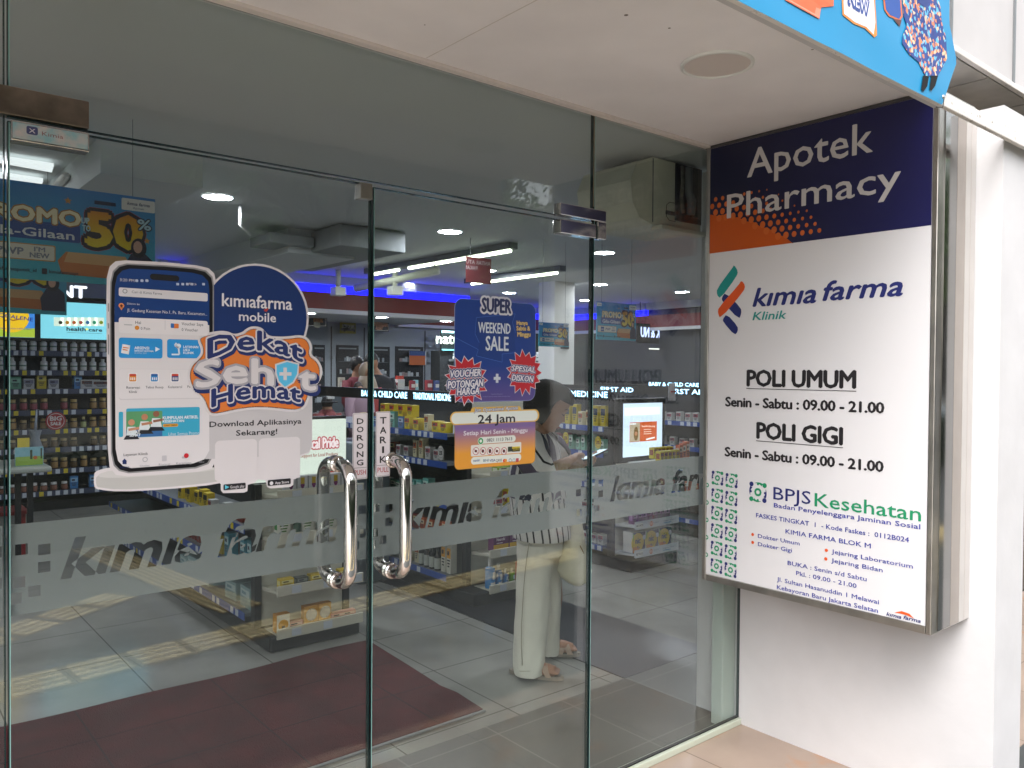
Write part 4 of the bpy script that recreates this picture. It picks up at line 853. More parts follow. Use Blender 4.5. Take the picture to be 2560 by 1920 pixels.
# ---------------------------------------------------------------- goods
NS = 12
def bottle(body, label, cap, r=.03, h=.13, shape=0, ring=None):
    b = MB(); Bm, Lm, Cm = C(body, .3), C(label), C(cap, .35); sh = h*.70
    b.lathe([(0.0001, 0), (r, 0), (r, h*.08), (r*1.005, h*.1), (r*1.005, h*.55), (r, h*.57), (r, sh*.95), (r*.5, sh*1.08), (r*.45, sh*1.12)], Bm, NS, ms=[Bm, Bm, Lm, Lm, Lm, Bm, Bm, Bm])
    b.lathe([(r*.55, sh*1.1), (r*.55, h), (.0001, h)], Cm, NS); 
    if ring: b.lathe([(r*1.012, h*.3), (r*1.012, h*.42)], C(ring), NS)
    return b
def jar(body, label, cap, r=.034, h=.09):
    b = MB(); Bm, Lm, Cm = C(body, .3), C(label), C(cap, .35)
    b.lathe([(.0001, 0), (r, 0), (r, h*.1), (r*1.01, h*.12), (r*1.01, h*.6), (r, h*.62), (r*.95, h*.7), (r*.8, h*.75)], Bm, NS, ms=[Bm, Bm, Lm, Lm, Lm, Bm, Bm])
    b.lathe([(r*.9, h*.74), (r*.9, h), (.0001, h)], Cm, NS); return b
def carton(main, panel, w=.06, d=.05, h=.12, dark=None, kind=0):
    """front faces -Y; w along X"""
    b = MB(); b.bbox(-w/2, w/2, 0, d, 0, h, C(main), .0012)
    y = -.0006; b.box(-w*.42, w*.42, y, 0, h*.52, h*.86, C(panel)); dk = C(dark or '#3A3A48')
    for i in range(3): b.box(-w*(.34-.05*i), w*(.3-.06*i), y-.0004, y, h*(.42-.1*i), h*(.47-.1*i), dk)
    b.box(-w*.3, w*.1, y-.0004, y, h*.62, h*.76, dk)
    b.box(-w/2-.0006, -w/2, d*.15, d*.85, h*.3, h*.8, C(panel)); return b
GOODS = {}
def goods(key, mbf): return mbf.mesh(key)
NPROD = [0]
def put(name, me, x, y, z, rz, label, cat, group=None, s=1):
    o = bpy.data.objects.new(name, me); COL.objects.link(o); o.location = (x, y, z); o.rotation_euler = (0, 0, rz)
    if s != 1: o.scale = (1, 1, s)
    NPROD[0] += 1; return tag(o, label, cat, group)
ORD = 'first second third fourth fifth sixth seventh eighth ninth tenth eleventh twelfth thirteenth fourteenth fifteenth sixteenth seventeenth eighteenth nineteenth twentieth'.split()
def nth(label, i, end): return '%s, %s from %s' % (label, ORD[i], end)
def row_x(name, mes, x0, x1, y, z, label, cat, group, rz=0, jit=.004):
    n = len(mes)
    for i, me in enumerate(mes):
      if random.random() > .05: put(name, me, x0+(x1-x0)*(i+.5)/n+random.uniform(-jit, jit), y+random.uniform(-jit, jit), z, rz+random.uniform(-.06, .06), nth(label, i, 'the left'), cat, group, random.uniform(.9, 1.06))
def row_y(name, mes, y0, y1, x, z, label, cat, group, jit=.004):
    n = len(mes)
    for i, me in enumerate(mes):
      if random.random() > .07: put(name, me, x+random.uniform(-jit, .02), y0+(y1-y0)*(i+.5)/n+random.uniform(-jit, jit), z, -math.pi/2+random.uniform(-.06, .06), nth(label, i, 'the door'), cat, group, random.uniform(.84, 1.12))
RAIL = mat('blue_price_rail', '#2C4F9E', .35); TAGW = mat('white_price_tag', '#C9D0DC', .5); TAGY = mat('yellow_price_tag', '#D6C22E', .5)
DARKM = mat('dark_shelf_metal', '#17191D', .45); BACKP = mat('dark_back_panel', '#2A2D33', .6)
def tags(b, along, a0, a1, c, z0, z1, seed, dens=.6, yel=.1, step=.075, n=-1):
    rnd = random.Random(seed); p = a0+.01
    while p < a1-.05:
        if rnd.random() < dens:
            m = TAGY if rnd.random() < yel else TAGW; w = .042
            if along == 'y': b.box(c-.002, c-.0006, p, p+w, z0+.004, z1-.004, m)
            else: b.box(p, p+w, c-.002, c-.0006, z0+.004, z1-.004, m)
        p += step
def side_shelf(parent, xf, xb, y0, y1, z, seed, rail=RAIL, dens=.6, shelfmat=GREYM):
    """shelf facing -X, lip at xf"""
    b = MB(); b.box(xf, xb, y0, y1, z-.02, z, shelfmat); s = b.build('shelf', parent)
    b = MB(); b.box(xf-.004, xf-.0005, y0, y1, z-.04, z+.004, rail); tags(b, 'y', y0, y1, xf-.004, z-.04, z+.004, seed, dens); b.build('price_rail', s)
def header_y(parent, x, y0, y1, z0, z1, words):
    b = MB(); b.box(x-.02, x+.02, y0, y1, z0, z1, BLACK); h = b.build('header_board', parent)
    for t_, ya, yb in words: a = Art(XP(x-.0205), .001, .0003); a.text(t_, -ya, -yb, z0+(z1-z0)*.22, (z1-z0)*.56, E('#9FD8FF', 1.7), 0, bold=.02); a.build('lit_lettering', h)
LB = mat('cream_end_panel', '#C9C7BA', .45)
def gondola(x0, x1, y0, y1, ztop, zs, label, words, name='store_shelf', seed=1, endz=(.10, .335, .62, .86), endlip=CREAM, endx=None):
    """long double shelf running into the shop; x0: lip of its left side, end cap faces the door at y0"""
    t = thing(name, ((x0+x1)/2, (y0+y1)/2, 0), label, 'shelf')
    xc0, xc1 = x0+.05, x1
    b = MB(); b.bbox(xc0-.01, xc1, y0-.20, y1, 0.005, .09, BLACK, .01); b.build('plinth', t)
    b = MB(); xm = x1-.03 if x1-x0 > .7 else x0+.33; b.box(xm-.02, xm, y0+.03, y1, .09, ztop, BACKP); b.build('back_panel', t)
    b = MB(); ex0, ex1 = endx or (x0+.1, x1); b.box(ex0, ex1, y0+.012, y0+.026, .09, ztop, LB); b.build('end_panel', t)
    for x in (ex0-.045, ex1+.003): b = MB(); b.box(x, x+.04, y0, y0+.05, .09, ztop, DARKM); b.build('post', t)
    for i, z in enumerate(zs): side_shelf(t, x0, xm-.021, y0+.055, y1, z, seed*10+i, dens=.55)
    for i, z in enumerate(endz):
        b = MB(); b.add([(ex0, y0+.01, z-.035), (ex1, y0+.01, z-.035), (ex1, y0-.2, z-.015), (ex0, y0-.2, z-.015), (ex0, y0+.01, z-.012), (ex1, y0+.01, z-.012), (ex1, y0-.2, z), (ex0, y0-.2, z)], [(0, 1, 2, 3), (4, 7, 6, 5), (0, 4, 5, 1), (1, 5, 6, 2), (2, 6, 7, 3), (3, 7, 4, 0)], endlip); s = b.build('end_shelf', t)
        b = MB(); b.bbox(ex0-.005, ex1+.02, y0-.212, y0-.2005, z-.028, z+.03, endlip, .003)
        for k in range(2+i % 2): u = ex0+.08+k*.19; b.box(u, u+.055, y0-.2145, y0-.2122, z-.02, z+.022, TAGW)
        b.build('price_rail', s)
    if words: header_y(t, x0+.03, y0+.02, y1, ztop-.005, ztop+.075, words)
    return t
# G1: left shelf with end cap
g1 = gondola(1.75, 2.34, 4.38, 7.4, .90, (.17, .42, .66), 'black and cream shelf with two low end trays left of the doors meeting line', None, seed=1, endx=(1.83, 2.335))
g2 = gondola(3.13, 3.93, 4.37, 6.6, 1.335, (.17, .42, .66, .93, 1.125), 'shelf lit BABY & CHILD CARE and TRADITIONAL along its top, behind the right door', [('BABY & CHILD CARE', 5.60, 4.94), ('TRADITIONAL MEDICINE', 4.86, 4.40)], seed=2, endx=(3.30, 3.90))
g3 = gondola(4.63, 5.25, 4.36, 6.6, 1.335, (.17, .42, .66, .91, 1.115), 'shelf lit MEDICINE with a screen and boxes on its near end, right of the woman', [('MEDICINE', 4.80, 4.385)], seed=3, endx=(4.72, 5.22), endz=(.14, .36, .62), endlip=mat('white_end_tray', '#C6CACE', .4))
g4 = gondola(6.13, 6.75, 4.36, 6.6, 1.335, (.17, .42, .66, .85, 1.085), 'shelf lit FIRST AID seen beside the sign through the side pane', [('FIRST AID', 5.0, 4.55), ('FIRST AID', 5.9, 5.45)], seed=4)
t = thing('back_shelf', (8.3, 6, 0), 'farthest right shelf with a lit BABY & CHILD header half hidden behind first aid', 'shelf')
b = MB(); b.box(8.2, 8.6, 5.0, 8.2, .05, 1.35, BACKP); b.build('body', t)
b = MB(); b.box(8.195, 8.1995, 5, 8.2, 1.36, 1.43, BLACK); b.box(8.2, 8.22, 5, 8.2, 1.36, 1.43, BLACK); h = b.build('header_board', t)
a = Art(XP(8.194), .001, .0003); a.text('BABY & CHILD CARE', -7.0, -6.2, 1.375, .045, E('#9FD8FF', 1.7), 0, bold=.02); a.build('lit_lettering', h)

# goods on G1
random.seed(11)
k = {}
k['yb'] = goods('box', carton('#C9B022', '#17171A', .075, .05, .095, '#17171A')); k['rb'] = goods('box', carton('#7A2A22', '#C7B98A', .07, .05, .09)); k['tb'] = goods('box', carton('#2E7E92', '#A9C4C8', .07, .06, .16)); k['wb'] = goods('box', carton('#B9BBB8', '#8E3A48', .06, .05, .08)); k['gb'] = goods('box', carton('#2F6E4E', '#B9BFAE', .08, .05, .07)); k['bb'] = goods('box', carton('#3E6FB0', '#B5C6DC', .08, .05, .075)); k['ob'] = goods('box', carton('#C05A2E', '#D8C2A0', .05, .05, .09)); k['cb'] = goods('box', carton('#C9C2A0', '#A0522D', .05, .05, .13)); k['tl'] = goods('box', carton('#5FA89E', '#B9D6CC', .07, .06, .12)); k['pb'] = goods('box', carton('#6E2C74', '#B79CC4', .05, .06, .10)); k['yl'] = goods('box', carton('#D8C01E', '#B03A2A', .07, .06, .085)); k['pk'] = goods('box', carton('#B06A78', '#D8B4B8', .045, .05, .13)); k['mg'] = goods('box', carton('#7FB8A0', '#D6E2DA', .045, .05, .12)); k['yb2'] = goods('box', carton('#BDA92A', '#22324A', .055, .05, .15, '#22324A'))
def rep(keys, n): return [k[keys[i*len(keys)//n]] for i in range(n)]
row_y('box', rep(['rb', 'wb', 'yb', 'yb'], 13), 4.45, 5.75, 1.785, .66, 'small box, upper side row of the left shelf', 'box', 'boxes on the left side of the left shelf, upper row')
row_y('box', rep(['tb', 'yb', 'rb', 'wb'], 15), 4.45, 6.0, 1.785, .42, 'carton, middle side row of the left shelf', 'box', 'boxes on the left side of the left shelf, middle row')
k['cl'] = goods('clear_box', carton('#8FA8A8', '#B8C8C6', .16, .2, .12, '#7E9AA0'))
row_y('box', [k['cl']]*6, 4.45, 5.75, 1.785, .17, 'pale glassy storage box, lowest side row of the left shelf', 'box', 'pale boxes on the lowest side shelf')
# end cap of G1
def art_box(name, w, d, h, main, label, deco, x, y, z, rz=0, cat='box', group=None):
    t = thing(name, (x, y, z), label, cat, group, rz)
    b = MB(); b.bbox(-w/2, w/2, 0, d, 0, h, C(main), .0012); local(b, 'carton', t)
    a = Art(Plane((0, 0, 0), (1, 0, 0), (0, -1, 0)), .0004, .0002); deco(a, w, h); local(a.mb, 'front_print', t); return t
def d_lady(a, w, h):
    a.rect(-w/2+.002, .002, w/2-.002, h-.002, C('#E0A545'), 0); a.disc(.002, h*.55, h*.3, C('#E4DCCB'), 1); a.ring(.002, h*.55, h*.28, .0012, C('#33302E'), 2, 14); a.line((-w*.2, 0.004), (0, h*.3), .0015, C('#33302E'), 2); a.line((w*.3, .004), (w*.1, h*.35), .0015, C('#33302E'), 2); a.line((-w*.18, h*.9), (0, h*.75), .0015, C('#33302E'), 2)
def d_sun(a, w, h): a.rect(-w/2+.002, .002, w/2-.002, h-.002, C('#E4E0D2'), 0); a.disc(0, h*.4, h*.3, C('#D89A2E'), 1); a.rect(-w*.12, .004, w*.12, h*.35, C('#4A4038'), 2, .004)
art_box('medicine_box', .08, .05, .1, '#C98A2E', 'orange box with a sun print at the left end of the lowest end tray', d_sun, 1.875, 4.20, .1)
art_box('medicine_box', .085, .04, .115, '#C98A2E', 'orange box with a drawn lady, left one of the pair on the lowest tray', d_lady, 2.045, 4.21, .1)
art_box('medicine_box', .08, .04, .115, '#C98A2E', 'orange box with a drawn lady, right one of the pair on the lowest tray', d_lady, 2.13, 4.21, .1)
k['pkl'] = goods('pink_box', carton('#C98A80', '#E0B8AC', .09, .04, .045)); 
for x in (1.95, 2.21, 2.28): put('medicine_box', k['pkl'], x, 4.205, .1, 0, 'low pink box on the lowest end tray, '+('between the sun box and the lady boxes' if x < 2 else 'just right of the lady boxes' if x < 2.25 else 'at the right tray end'), 'box', 'low pink boxes on the lowest end tray')
k['ylw'] = goods('yellow_box', carton('#D9B91E', '#E8DA8A', .08, .05, .05, '#6A5A18')); k['dgl'] = goods('dark_box', carton('#4A4E48', '#7E8278', .07, .05, .045))
for i, x in enumerate((1.90, 1.99, 2.08, 2.17, 2.26)): put('medicine_box', k['ylw'] if i % 2 == 0 else k['dgl'], x, 4.205, .34, 0, nth(('yellow' if i % 2 == 0 else 'dark grey')+' low box on the upper end tray', i, 'the left'), 'box', ('yellow' if i % 2 == 0 else 'dark')+' boxes on the upper end tray')
k['gn'] = goods('green_pack', carton('#DDDAD0', '#2F8A3A', .075, .05, .15, '#3C6A1E')); k['dg'] = goods('dark_bottle', bottle('#12302A', '#1E4A38', '#20201E', .02, .19))
for i, x in enumerate((1.88, 1.955, 2.02, 2.09, 2.16, 2.23, 2.30)): put('green_pack' if i % 2 == 0 else 'dark_bottle', k['gn'] if i % 2 == 0 else k['dg'], x, 4.205, .62, 0, nth('white and green pack behind the frosted letters' if i % 2 == 0 else 'dark green bottle between the white and green packs', i, 'the left'), 'pack' if i % 2 == 0 else 'bottle', 'green packs on the end shelf' if i % 2 == 0 else 'dark bottles on the end shelf')
def d_shield(a, w, h): a.rect(-w/2+.002, .003, w/2-.002, h-.003, C('#C6C6CA'), 0); a.poly([(-.012, h*.9), (-.012, h*.4), (0, h*.15), (.012, h*.4), (.012, h*.9)], C('#B89A2E'), 1); a.poly([(-.012, h*.5), (-.012, h*.38), (0, h*.13), (.012, h*.38), (.012, h*.5)], C('#7A2E6A'), 2); a.rect(w*.2, h*.2, w*.42, h*.24, C('#33333A'), 1)
m0 = art_box('shield_box', .062, .05, .09, '#BFC0C4', 'white box with a gold shield under Local Pride, first from the left', d_shield, 1.92, 4.205, .865, group='white shield boxes in a row')
def copy_tree(o, dx=0, dy=0, dz=0, lab=None):
    c = o.copy(); COL.objects.link(c); c.location = o.location+Vector((dx, dy, dz))
    if lab: c['label'] = lab
    for ch in o.children: d = ch.copy(); COL.objects.link(d); d.parent = c
    return c
for i in range(1, 6): copy_tree(m0, .068*i, lab=nth('white box with a gold shield under Local Pride', i, 'the left'))
t = thing('light_box', (2.1, 4.40, .9), 'white lit panel reading Local Pride above the left shelf end', 'light box')
b = MB(); b.box(1.72, 2.372, 4.42, 4.45, .905, 1.252, E('#D9E2D8', .30)); b.build('lit_face', t)
b = MB(); b.bbox(1.70, 2.39, 4.452, 4.49, .902, 1.27, BLACK, .004); b.build('casing', t)
a = Art(YP(4.42), .0008, .0004); Zr = Zn(700, 1040, 400/1443)
a.ptext(Zr, 'Local Pride', 215, 298, 524, 205, E('#B8404E', .25), 0, bold=.03, bev=.08); a.ptext(Zr, 'Local Pride', 215, 298, 524, 205, E('#EAD9DC', .33), 2, bold=.045); a.ptext(Zr, 'Support for Local Products', 190, 375, 520, 345, E('#A05A50', .2), 2, bold=.02)
for i in range(9):
    for j in range(5):
        a.ring(1.99+i*.042, .93+j*.066, .014, .0012, E('#BCC8BE', .26), 0, 10)
p = YP(4.42).px(*Zr(455, 560)); a.poly([(p[0]+.055*math.cos(R(q))+.02, .907+.045*math.sin(R(q))) for q in range(0, 181, 15)], E('#C0392E', .25), 1)
a.build('printed_artwork', t)

# goods on G2 (side) and its end cap
L2 = [(.17, [['wb', 'cb', 'wb', 'mg'], 14]), (.42, [['ob', 'rb', 'wb', 'ob'], 14]), (.66, [['wb', 'tl', 'gb', 'wb', 'pk'], 15]), (.93, [['wb', 'cb', 'wb', 'rb', 'gb', 'gb'], 13]), (1.125, [['yl', 'cb', 'yl', 'bb', 'tl', 'bb', 'rb', 'yl'], 11])]
NM = ['lowest', 'second lowest', 'middle', 'second highest', 'top']
for i, (z, (ks, n)) in enumerate(L2):
    row_y('box', rep(ks, n), 4.46, 5.72, 3.16, z, '%s box, %s side row under CHILD CARE' % (['small white', 'small red', 'white green', 'mixed', 'yellow or blue'][i], NM[i]), 'box', 'boxes on the %s shelf of the second unit' % NM[i])
for i in range(4): put('box', k['yl'], 3.18, 4.55+.5*i/4+.42, 1.212, -math.pi/2, nth('yellow box stacked on the top row under CHILD CARE', i, 'the door'), 'box', 'yellow boxes stacked on the top shelf')
k['db'] = goods('tall_bottle', bottle('#16181A', '#B8BCB4', '#111111', .024, .15)); k['yw'] = goods('tall_pack', carton('#C9C6B8', '#D89A2A', .05, .05, .2, '#22252A'))
for i in range(6): put('bottle', k['db'] if i < 4 else k['yw'], 3.17, 4.78-.065*i, .172, -math.pi/2, nth('dark small bottle on the lowest shelf right of the handle' if i < 4 else 'tall white and yellow pack, lowest shelf near end', i, 'the back'), 'bottle' if i < 4 else 'pack', 'dark bottles beside the right handle' if i < 4 else 'tall packs at the shelf end')
bl2 = [('#3E8FD0', .034, .20, 3.335, 'tall blue lotion bottle, left end of the bottle row'), ('#3E86C4', .026, .155, 3.405, 'mid blue lotion bottle beside the tall blue one'), ('#3A78B4', .02, .11, 3.465, 'smallest blue lotion bottle in the row'), ('#5E9A2E', .02, .105, 3.525, 'small green lotion bottle between blue and pink'), ('#D0786A', .03, .20, 3.59, 'tall pink lotion bottle next to the green one'), ('#D0786A', .031, .215, 3.66, 'tallest pink lotion bottle, second of the pink ones'), ('#D0786A', .026, .16, 3.725, 'shorter pink lotion bottle beside the cream trousers'), ('#D0786A', .026, .16, 3.80, 'pink lotion bottle hidden behind the cream trousers')]
for c, r, h, x, l in bl2:
    t = thing('lotion_bottle', (x, 4.21, .102), l, 'bottle', 'lotion bottles on the low end shelf')
    b = MB(); b.lathe([(.0001, 0), (r*.95, 0), (r, .006), (r, h*.62), (r*.92, h*.68), (r*.45, h*.72)], C(c, .3), 20); local(b, 'body', t)
    b = MB(); b.lathe([(r*.46, h*.70), (r*.46, h), (.0001, h)], C('#D9D6D0', .35), 16); local(b, 'cap', t)
    b = MB(); b.box(-r*.5, r*.5, -r-.0012, -r*.6, h*.12, h*.2, C('#D8D4CE')); b.box(-r*.1, r*.55, -r-.0012, -r*.6, h*.3, h*.55, C('#C6D4DC')); local(b, 'label', t)
def d_noni(a, w, h): a.rect(-w/2, 0, w/2, h*.4, C('#C9A030'), 0); a.rect(-w/2, h*.4, w/2, h, C('#5A2458'), 0); a.text('Neurobi', -w*.3, w*.25, h*.62, h*.18, C('#D6C8D4'), 1, bold=.03); a.rect(-w*.3, h*.46, w*.1, h*.5, C('#D6C8D4'), 1)
art_box('vitamin_box', .13, .06, .11, '#6A2A60', 'purple and yellow box on the middle end shelf, left of two', d_noni, 3.42, 4.2, .34); art_box('vitamin_box', .13, .06, .11, '#6A2A60', 'purple and yellow box on the middle end shelf beside the blouse, right of two', d_noni, 3.56, 4.2, .34)
k['yel2'] = goods('yellow_pack', carton('#D8C21E', '#A8442E', .09, .06, .14)); 
for i in range(4): put('yellow_pack', k['yel2'] if i % 2 else k['wb'], 3.4+.12*i, 4.2, .62 if i < 4 else .86, 0, nth('yellow and red pack behind the right door letters' if i % 2 else 'white small box beside a yellow pack', i, 'the left'), 'pack', 'packs behind the right door lettering')
k['grn'] = goods('green_box', carton('#8FAE3E', '#D8DEC8', .12, .07, .04))
for i in range(2): put('green_box', k['grn'], 3.45+.14*i, 4.2, .865, 0, nth('flat green box on the top end tray behind the hours sign', i, 'the left'), 'box', 'flat green boxes on the end tray')

# goods on G3 and G4
for z, ks, n, d in ((1.115, ['yb2', 'cb', 'yb2', 'cb', 'wb', 'tl', 'ob', 'tl'], 16, 'tall medicine box, top row under MEDICINE'), (.91, ['mg', 'mg', 'pk', 'pk', 'mg', 'tl'], 18, 'narrow medicine box, second row under MEDICINE'), (.17, ['wb', 'mg', 'wb', 'gb'], 14, 'small pale box, lowest row of the MEDICINE unit'), (.42, ['wb', 'bb', 'wb'], 14, 'white or blue box, low row of the MEDICINE unit'), (.66, ['bb', 'wb', 'tl'], 14, 'blue box, middle row of the MEDICINE unit')):
    row_y('box', rep(ks, n), 4.43, 5.7, 4.66, z, d, 'box', d+' row')
for z, ks, n, d in ((1.085, ['wb', 'wb', 'ob', 'bb'], 14, 'white box, top row under FIRST AID'), (.85, ['wb', 'wb', 'gb'], 12, 'white box, second row under FIRST AID'), (.42, ['ob', 'rb', 'wb', 'ob'], 14, 'orange or red box, low row of the FIRST AID unit'), (.66, ['bb', 'wb', 'tl'], 12, 'blue or white box, middle row of the FIRST AID unit')):
    row_y('box', rep(ks, n), 4.43, 5.9, 6.16, z, d, 'box', d+' row')
def round_tag(x, y, z, lab, c0='#C9B42E', c1='#6E2E22'):
    a = Art(XP(x), .001, .0004); a.disc(-y, z, .036, C(c0), 0, 22, .05); a.ring(-y, z, .034, .002, C(c1), 1, 22); a.text('25%', -y-.018, -y+.018, z-.012, .026, C(c1), 1, bold=.05); tag(a.build('price_talker'), lab, 'tag')
round_tag(4.615, 4.83, 1.0, 'yellow oval shelf tag by the chin of the woman'); round_tag(4.615, 4.46, .99, 'yellow oval shelf tag right of the door edge'); round_tag(3.11, 4.47, .995, 'white oval shelf tag on the second shelf behind the hours sign', '#BDBDBA', '#33333A')
# screen on G3
t = thing('display_screen', (4.9, 4.24, .86), 'black framed upright lit screen showing an orange advert on the medicine shelf end', 'screen')
b = MB(); b.bbox(4.62, 5.185, 4.252, 4.30, .84, 1.345, BLACK, .01); b.build('frame', t)
b = MB(); b.box(4.675, 5.142, 4.2495, 4.2515, .885, 1.305, E('#C9DCF4', .42)); b.build('lit_face', t)
Zm_ = Zn(1380, 860, 400/1659); a = Art(YP(4.2495), .0006, .0003)
a.prect(Zm_, 752, 662, 1120, 745, E('#DCE9FA', .5), 0); a.prect(Zm_, 805, 815, 1085, 1020, E('#CC5A22', .32), 0); a.prect(Zm_, 808, 822, 910, 1016, E('#C8B8A0', .25), 1); 
p = YP(4.2495).px(*Zm_(870, 930)); a.disc(*p, .028, E('#8A6A2E', .2), 2, 18, .055); a.disc(p[0], p[1], .017, E('#C98A5A', .2), 3); a.ptext(Zm_, 'Betadine', 930, 862, 1000, 845, E('#F0E0D0', .4), 2, bold=.03); a.ptext(Zm_, 'Bening', 1010, 862, 1066, 845, E('#F0E0D0', .4), 2, bold=.03)
for y in (885, 908, 930): a.prect(Zm_, 950, y, 1030, y+6, E('#F0E0D0', .35), 2)
a.prect(Zm_, 806, 824, 870, 838, E('#E8ECF0', .4), 2); a.pline(Zm_, [(975, 990), (1065, 968)], .012, E('#E8ECF0', .4), 2); a.build('printed_artwork', t)
# end trays of G3: cold medicine packs and small boxes
def d_cold(a, w, h): 
    a.rect(-w/2+.001, .001, w/2-.001, h-.001, C('#23284A'), 0); a.disc(-w*.12, h*.5, h*.46, C('#E0BE22'), 1); a.poly([(-w*.48, 0.002), (-w*.48, h*.3), (-w*.1, h*.28), (w*.12, h*.1), (w*.1, 0.002)], C('#D98A2A'), 2)
    a.text('nic', -w*.28, w*.1, h*.45, h*.28, C('#1F2A5E'), 3, bold=.05); a.rect(-w*.49, h*.6, -w*.42, h*.95, C('#7FB22E'), 2); a.disc(w*.4, h*.7, h*.12, C('#C8D0DC'), 2); a.text('flu', -w*.16, w*.06, h*.2, h*.12, C('#1F2A5E'), 3, bold=.02)
LBL = ['left', 'middle', 'right']
for i in range(3): art_box('cold_medicine_pack', .15, .10, .16, '#C9C9C6', 'large yellow and navy cold medicine pack on the lowest tray, %s of three' % LBL[i], d_cold, 4.80+.158*i, 4.185, .14)
k['pps'] = goods('purple_box', carton('#6A2C6E', '#A87AB0', .055, .05, .095))
row_x('purple_box', [k['pps']]*8, 4.74, 5.2, 4.2, .362, 'purple box above the cold medicine packs', 'box', 'purple boxes on the end tray of the medicine unit')
for z, zz in ((.36, 0), (.14, 1)):
    a = Art(YP(4.1475), .0006, .0003); a.rect(4.715, z-.03, 5.24, z+.034, C('#CBD2DA'), 0); a.rect(4.72, z-.016, 4.83, z+.018, C('#E2E2E0'), 1); a.text('BETADINE', 4.725, 4.822, z-.008, .016, C('#26283A'), 2, bold=.03); a.disc(4.90, z, .02, C('#C86A4A'), 1); a.text('50', 4.887, 4.915, z-.008, .018, C('#E8DCD0'), 2, bold=.03); a.text('perlindungan luka', 4.94, 5.18, z, .012, C('#3A5A8A'), 1); a.rect(5.0, z-.016, 5.14, z-.008, C('#7FA0C8'), 1); tag(a.build('tray_label'), 'printed white strip on the %s end tray of the medicine unit' % ('upper' if zz == 0 else 'lowest'), 'label strip')
k['ys'] = goods('yellow_small', carton('#C9B81E', '#8A3A20', .045, .05, .085)); k['os'] = goods('orange_small', carton('#C8643A', '#D8C8B8', .04, .04, .12))
t = thing('counter_tray', (5.0, 4.0, .84), 'small display tray of boxes standing in front of the lit screen', 'tray')
b = MB(); b.bbox(4.72, 5.2, 4.03, 4.24, .835, .85, WHITEP, .003); b.box(4.86, 5.28, 4.020, 4.0285, .835, .875, C('#C6CAD2')); b.build('tray', t)
for i in range(5): put('small_box', k['ys'], 4.90+.048*i, 4.045, .852, 0, nth('yellow small box in the front of the screen tray', i, 'the left'), 'box', 'yellow boxes in the tray before the screen')
for i in range(5): put('small_box', k['ys'], 4.90+.048*i, 4.11, .875, 0, nth('yellow small box in the back of the screen tray', i, 'the left'), 'box', 'yellow boxes in the back of the tray')
for i in range(3): put('small_box', k['os'], 5.15+.043*i, 4.06, .852, 0, nth('orange upright box at the right of the screen tray', i, 'the left'), 'box', 'orange boxes in the tray', s=1+.1*i)
b = MB(); b.add([(5.42, 4.4, 1.31), (5.5, 4.4, 1.31), (5.5, 4.41, 1.46), (5.42, 4.41, 1.46)], [(0, 1, 2, 3)], C('#D8D4D6')); b.box(5.43, 5.5, 4.39, 4.399, 1.38, 1.395, C('#A0303A')); b.box(5.418, 5.5, 4.4105, 4.414, 1.31, 1.46, C('#C8C4C6')); tag(b.build('paper_notice'), 'white paper notice with a red line standing left of the FIRST AID header', 'notice')

# ---------------------------------------------------------------- left back wall shelving
t = thing('wall_shelf', (1.4, 9.9, 0), 'tall dark wall shelf full of supplement bottles at the back left', 'shelf')
Yw = 9.9; PLW = YP(Yw)
Zb = Zn(0, 780, 360/1659)
b = MB(); b.box(-.6, 2.9, Yw+.3, Yw+.36, .1, 2.6, BACKP); b.build('back_panel', t)
b = MB(); b.box(-.6, 2.9, Yw+.02, Yw+.3, .0, .1, BLACK); b.build('plinth', t)
for x in (-.62, 1.215, 2.9): b = MB(); b.box(x, x+.03, Yw, Yw+.3, .1, 2.3, DARKM); b.build('post', t)
zlv = []
for yy in (440, 665, 880, 1125, 1345, 1560): zlv.append(PLW.px(*Zb(470, yy+8))[1])
zlv += [zlv[-1]-.235*i for i in (1, 2)]
WB = ['top', 'second', 'third', 'fourth', 'fifth', 'sixth', 'seventh', 'bottom']
for i, z in enumerate(zlv):
    b = MB(); b.box(-.59, 2.9, Yw, Yw+.3, z-.02, z, DARKM); s = b.build('shelf', t)
    b = MB(); b.box(-.59, 2.9, Yw-.006, Yw-.0006, z-.055, z+.002, mat('slate_rail', '#39435E', .5)); tags(b, 'x', -.55, 2.9, Yw-.006, z-.055, z+.002, i+40, .8, .35 if i < 5 else .15, .078); b.build('price_rail', s)
mk = lambda *a_, **kw: goods('bottle', bottle(*a_, **kw)); mj = lambda *a_, **kw: goods('jar', jar(*a_, **kw))
GOODS.clear()
def fresh(f, *a_, **kw): GOODS.clear(); m_ = f(*a_, **kw); GOODS.clear(); return m_
wb_ = fresh(mk, '#C9CED0', '#D8DCDC', '#DDE0E0', .034, .14, ring='#6E8A7E'); db_ = fresh(mk, '#2A2620', '#6E7A4A', '#8A7A4A', .033, .13); bb_ = fresh(mk, '#3A5068', '#7FA0C4', '#C8B878', .034, .15); rb_ = fresh(mk, '#5A2E28', '#B0706A', '#D8CC8A', .034, .14)
aj = fresh(mj, '#3A2414', '#9A7A4A', '#B09A60', .036, .12); bj = fresh(mj, '#3A1E14', '#8A3A4A', '#A89460', .036, .12); cj = fresh(mj, '#2E2014', '#5E4A2E', '#A89468', .035, .1); gt = fresh(mk, '#2A2A20', '#A8B07A', '#C8C08A', .03, .12)
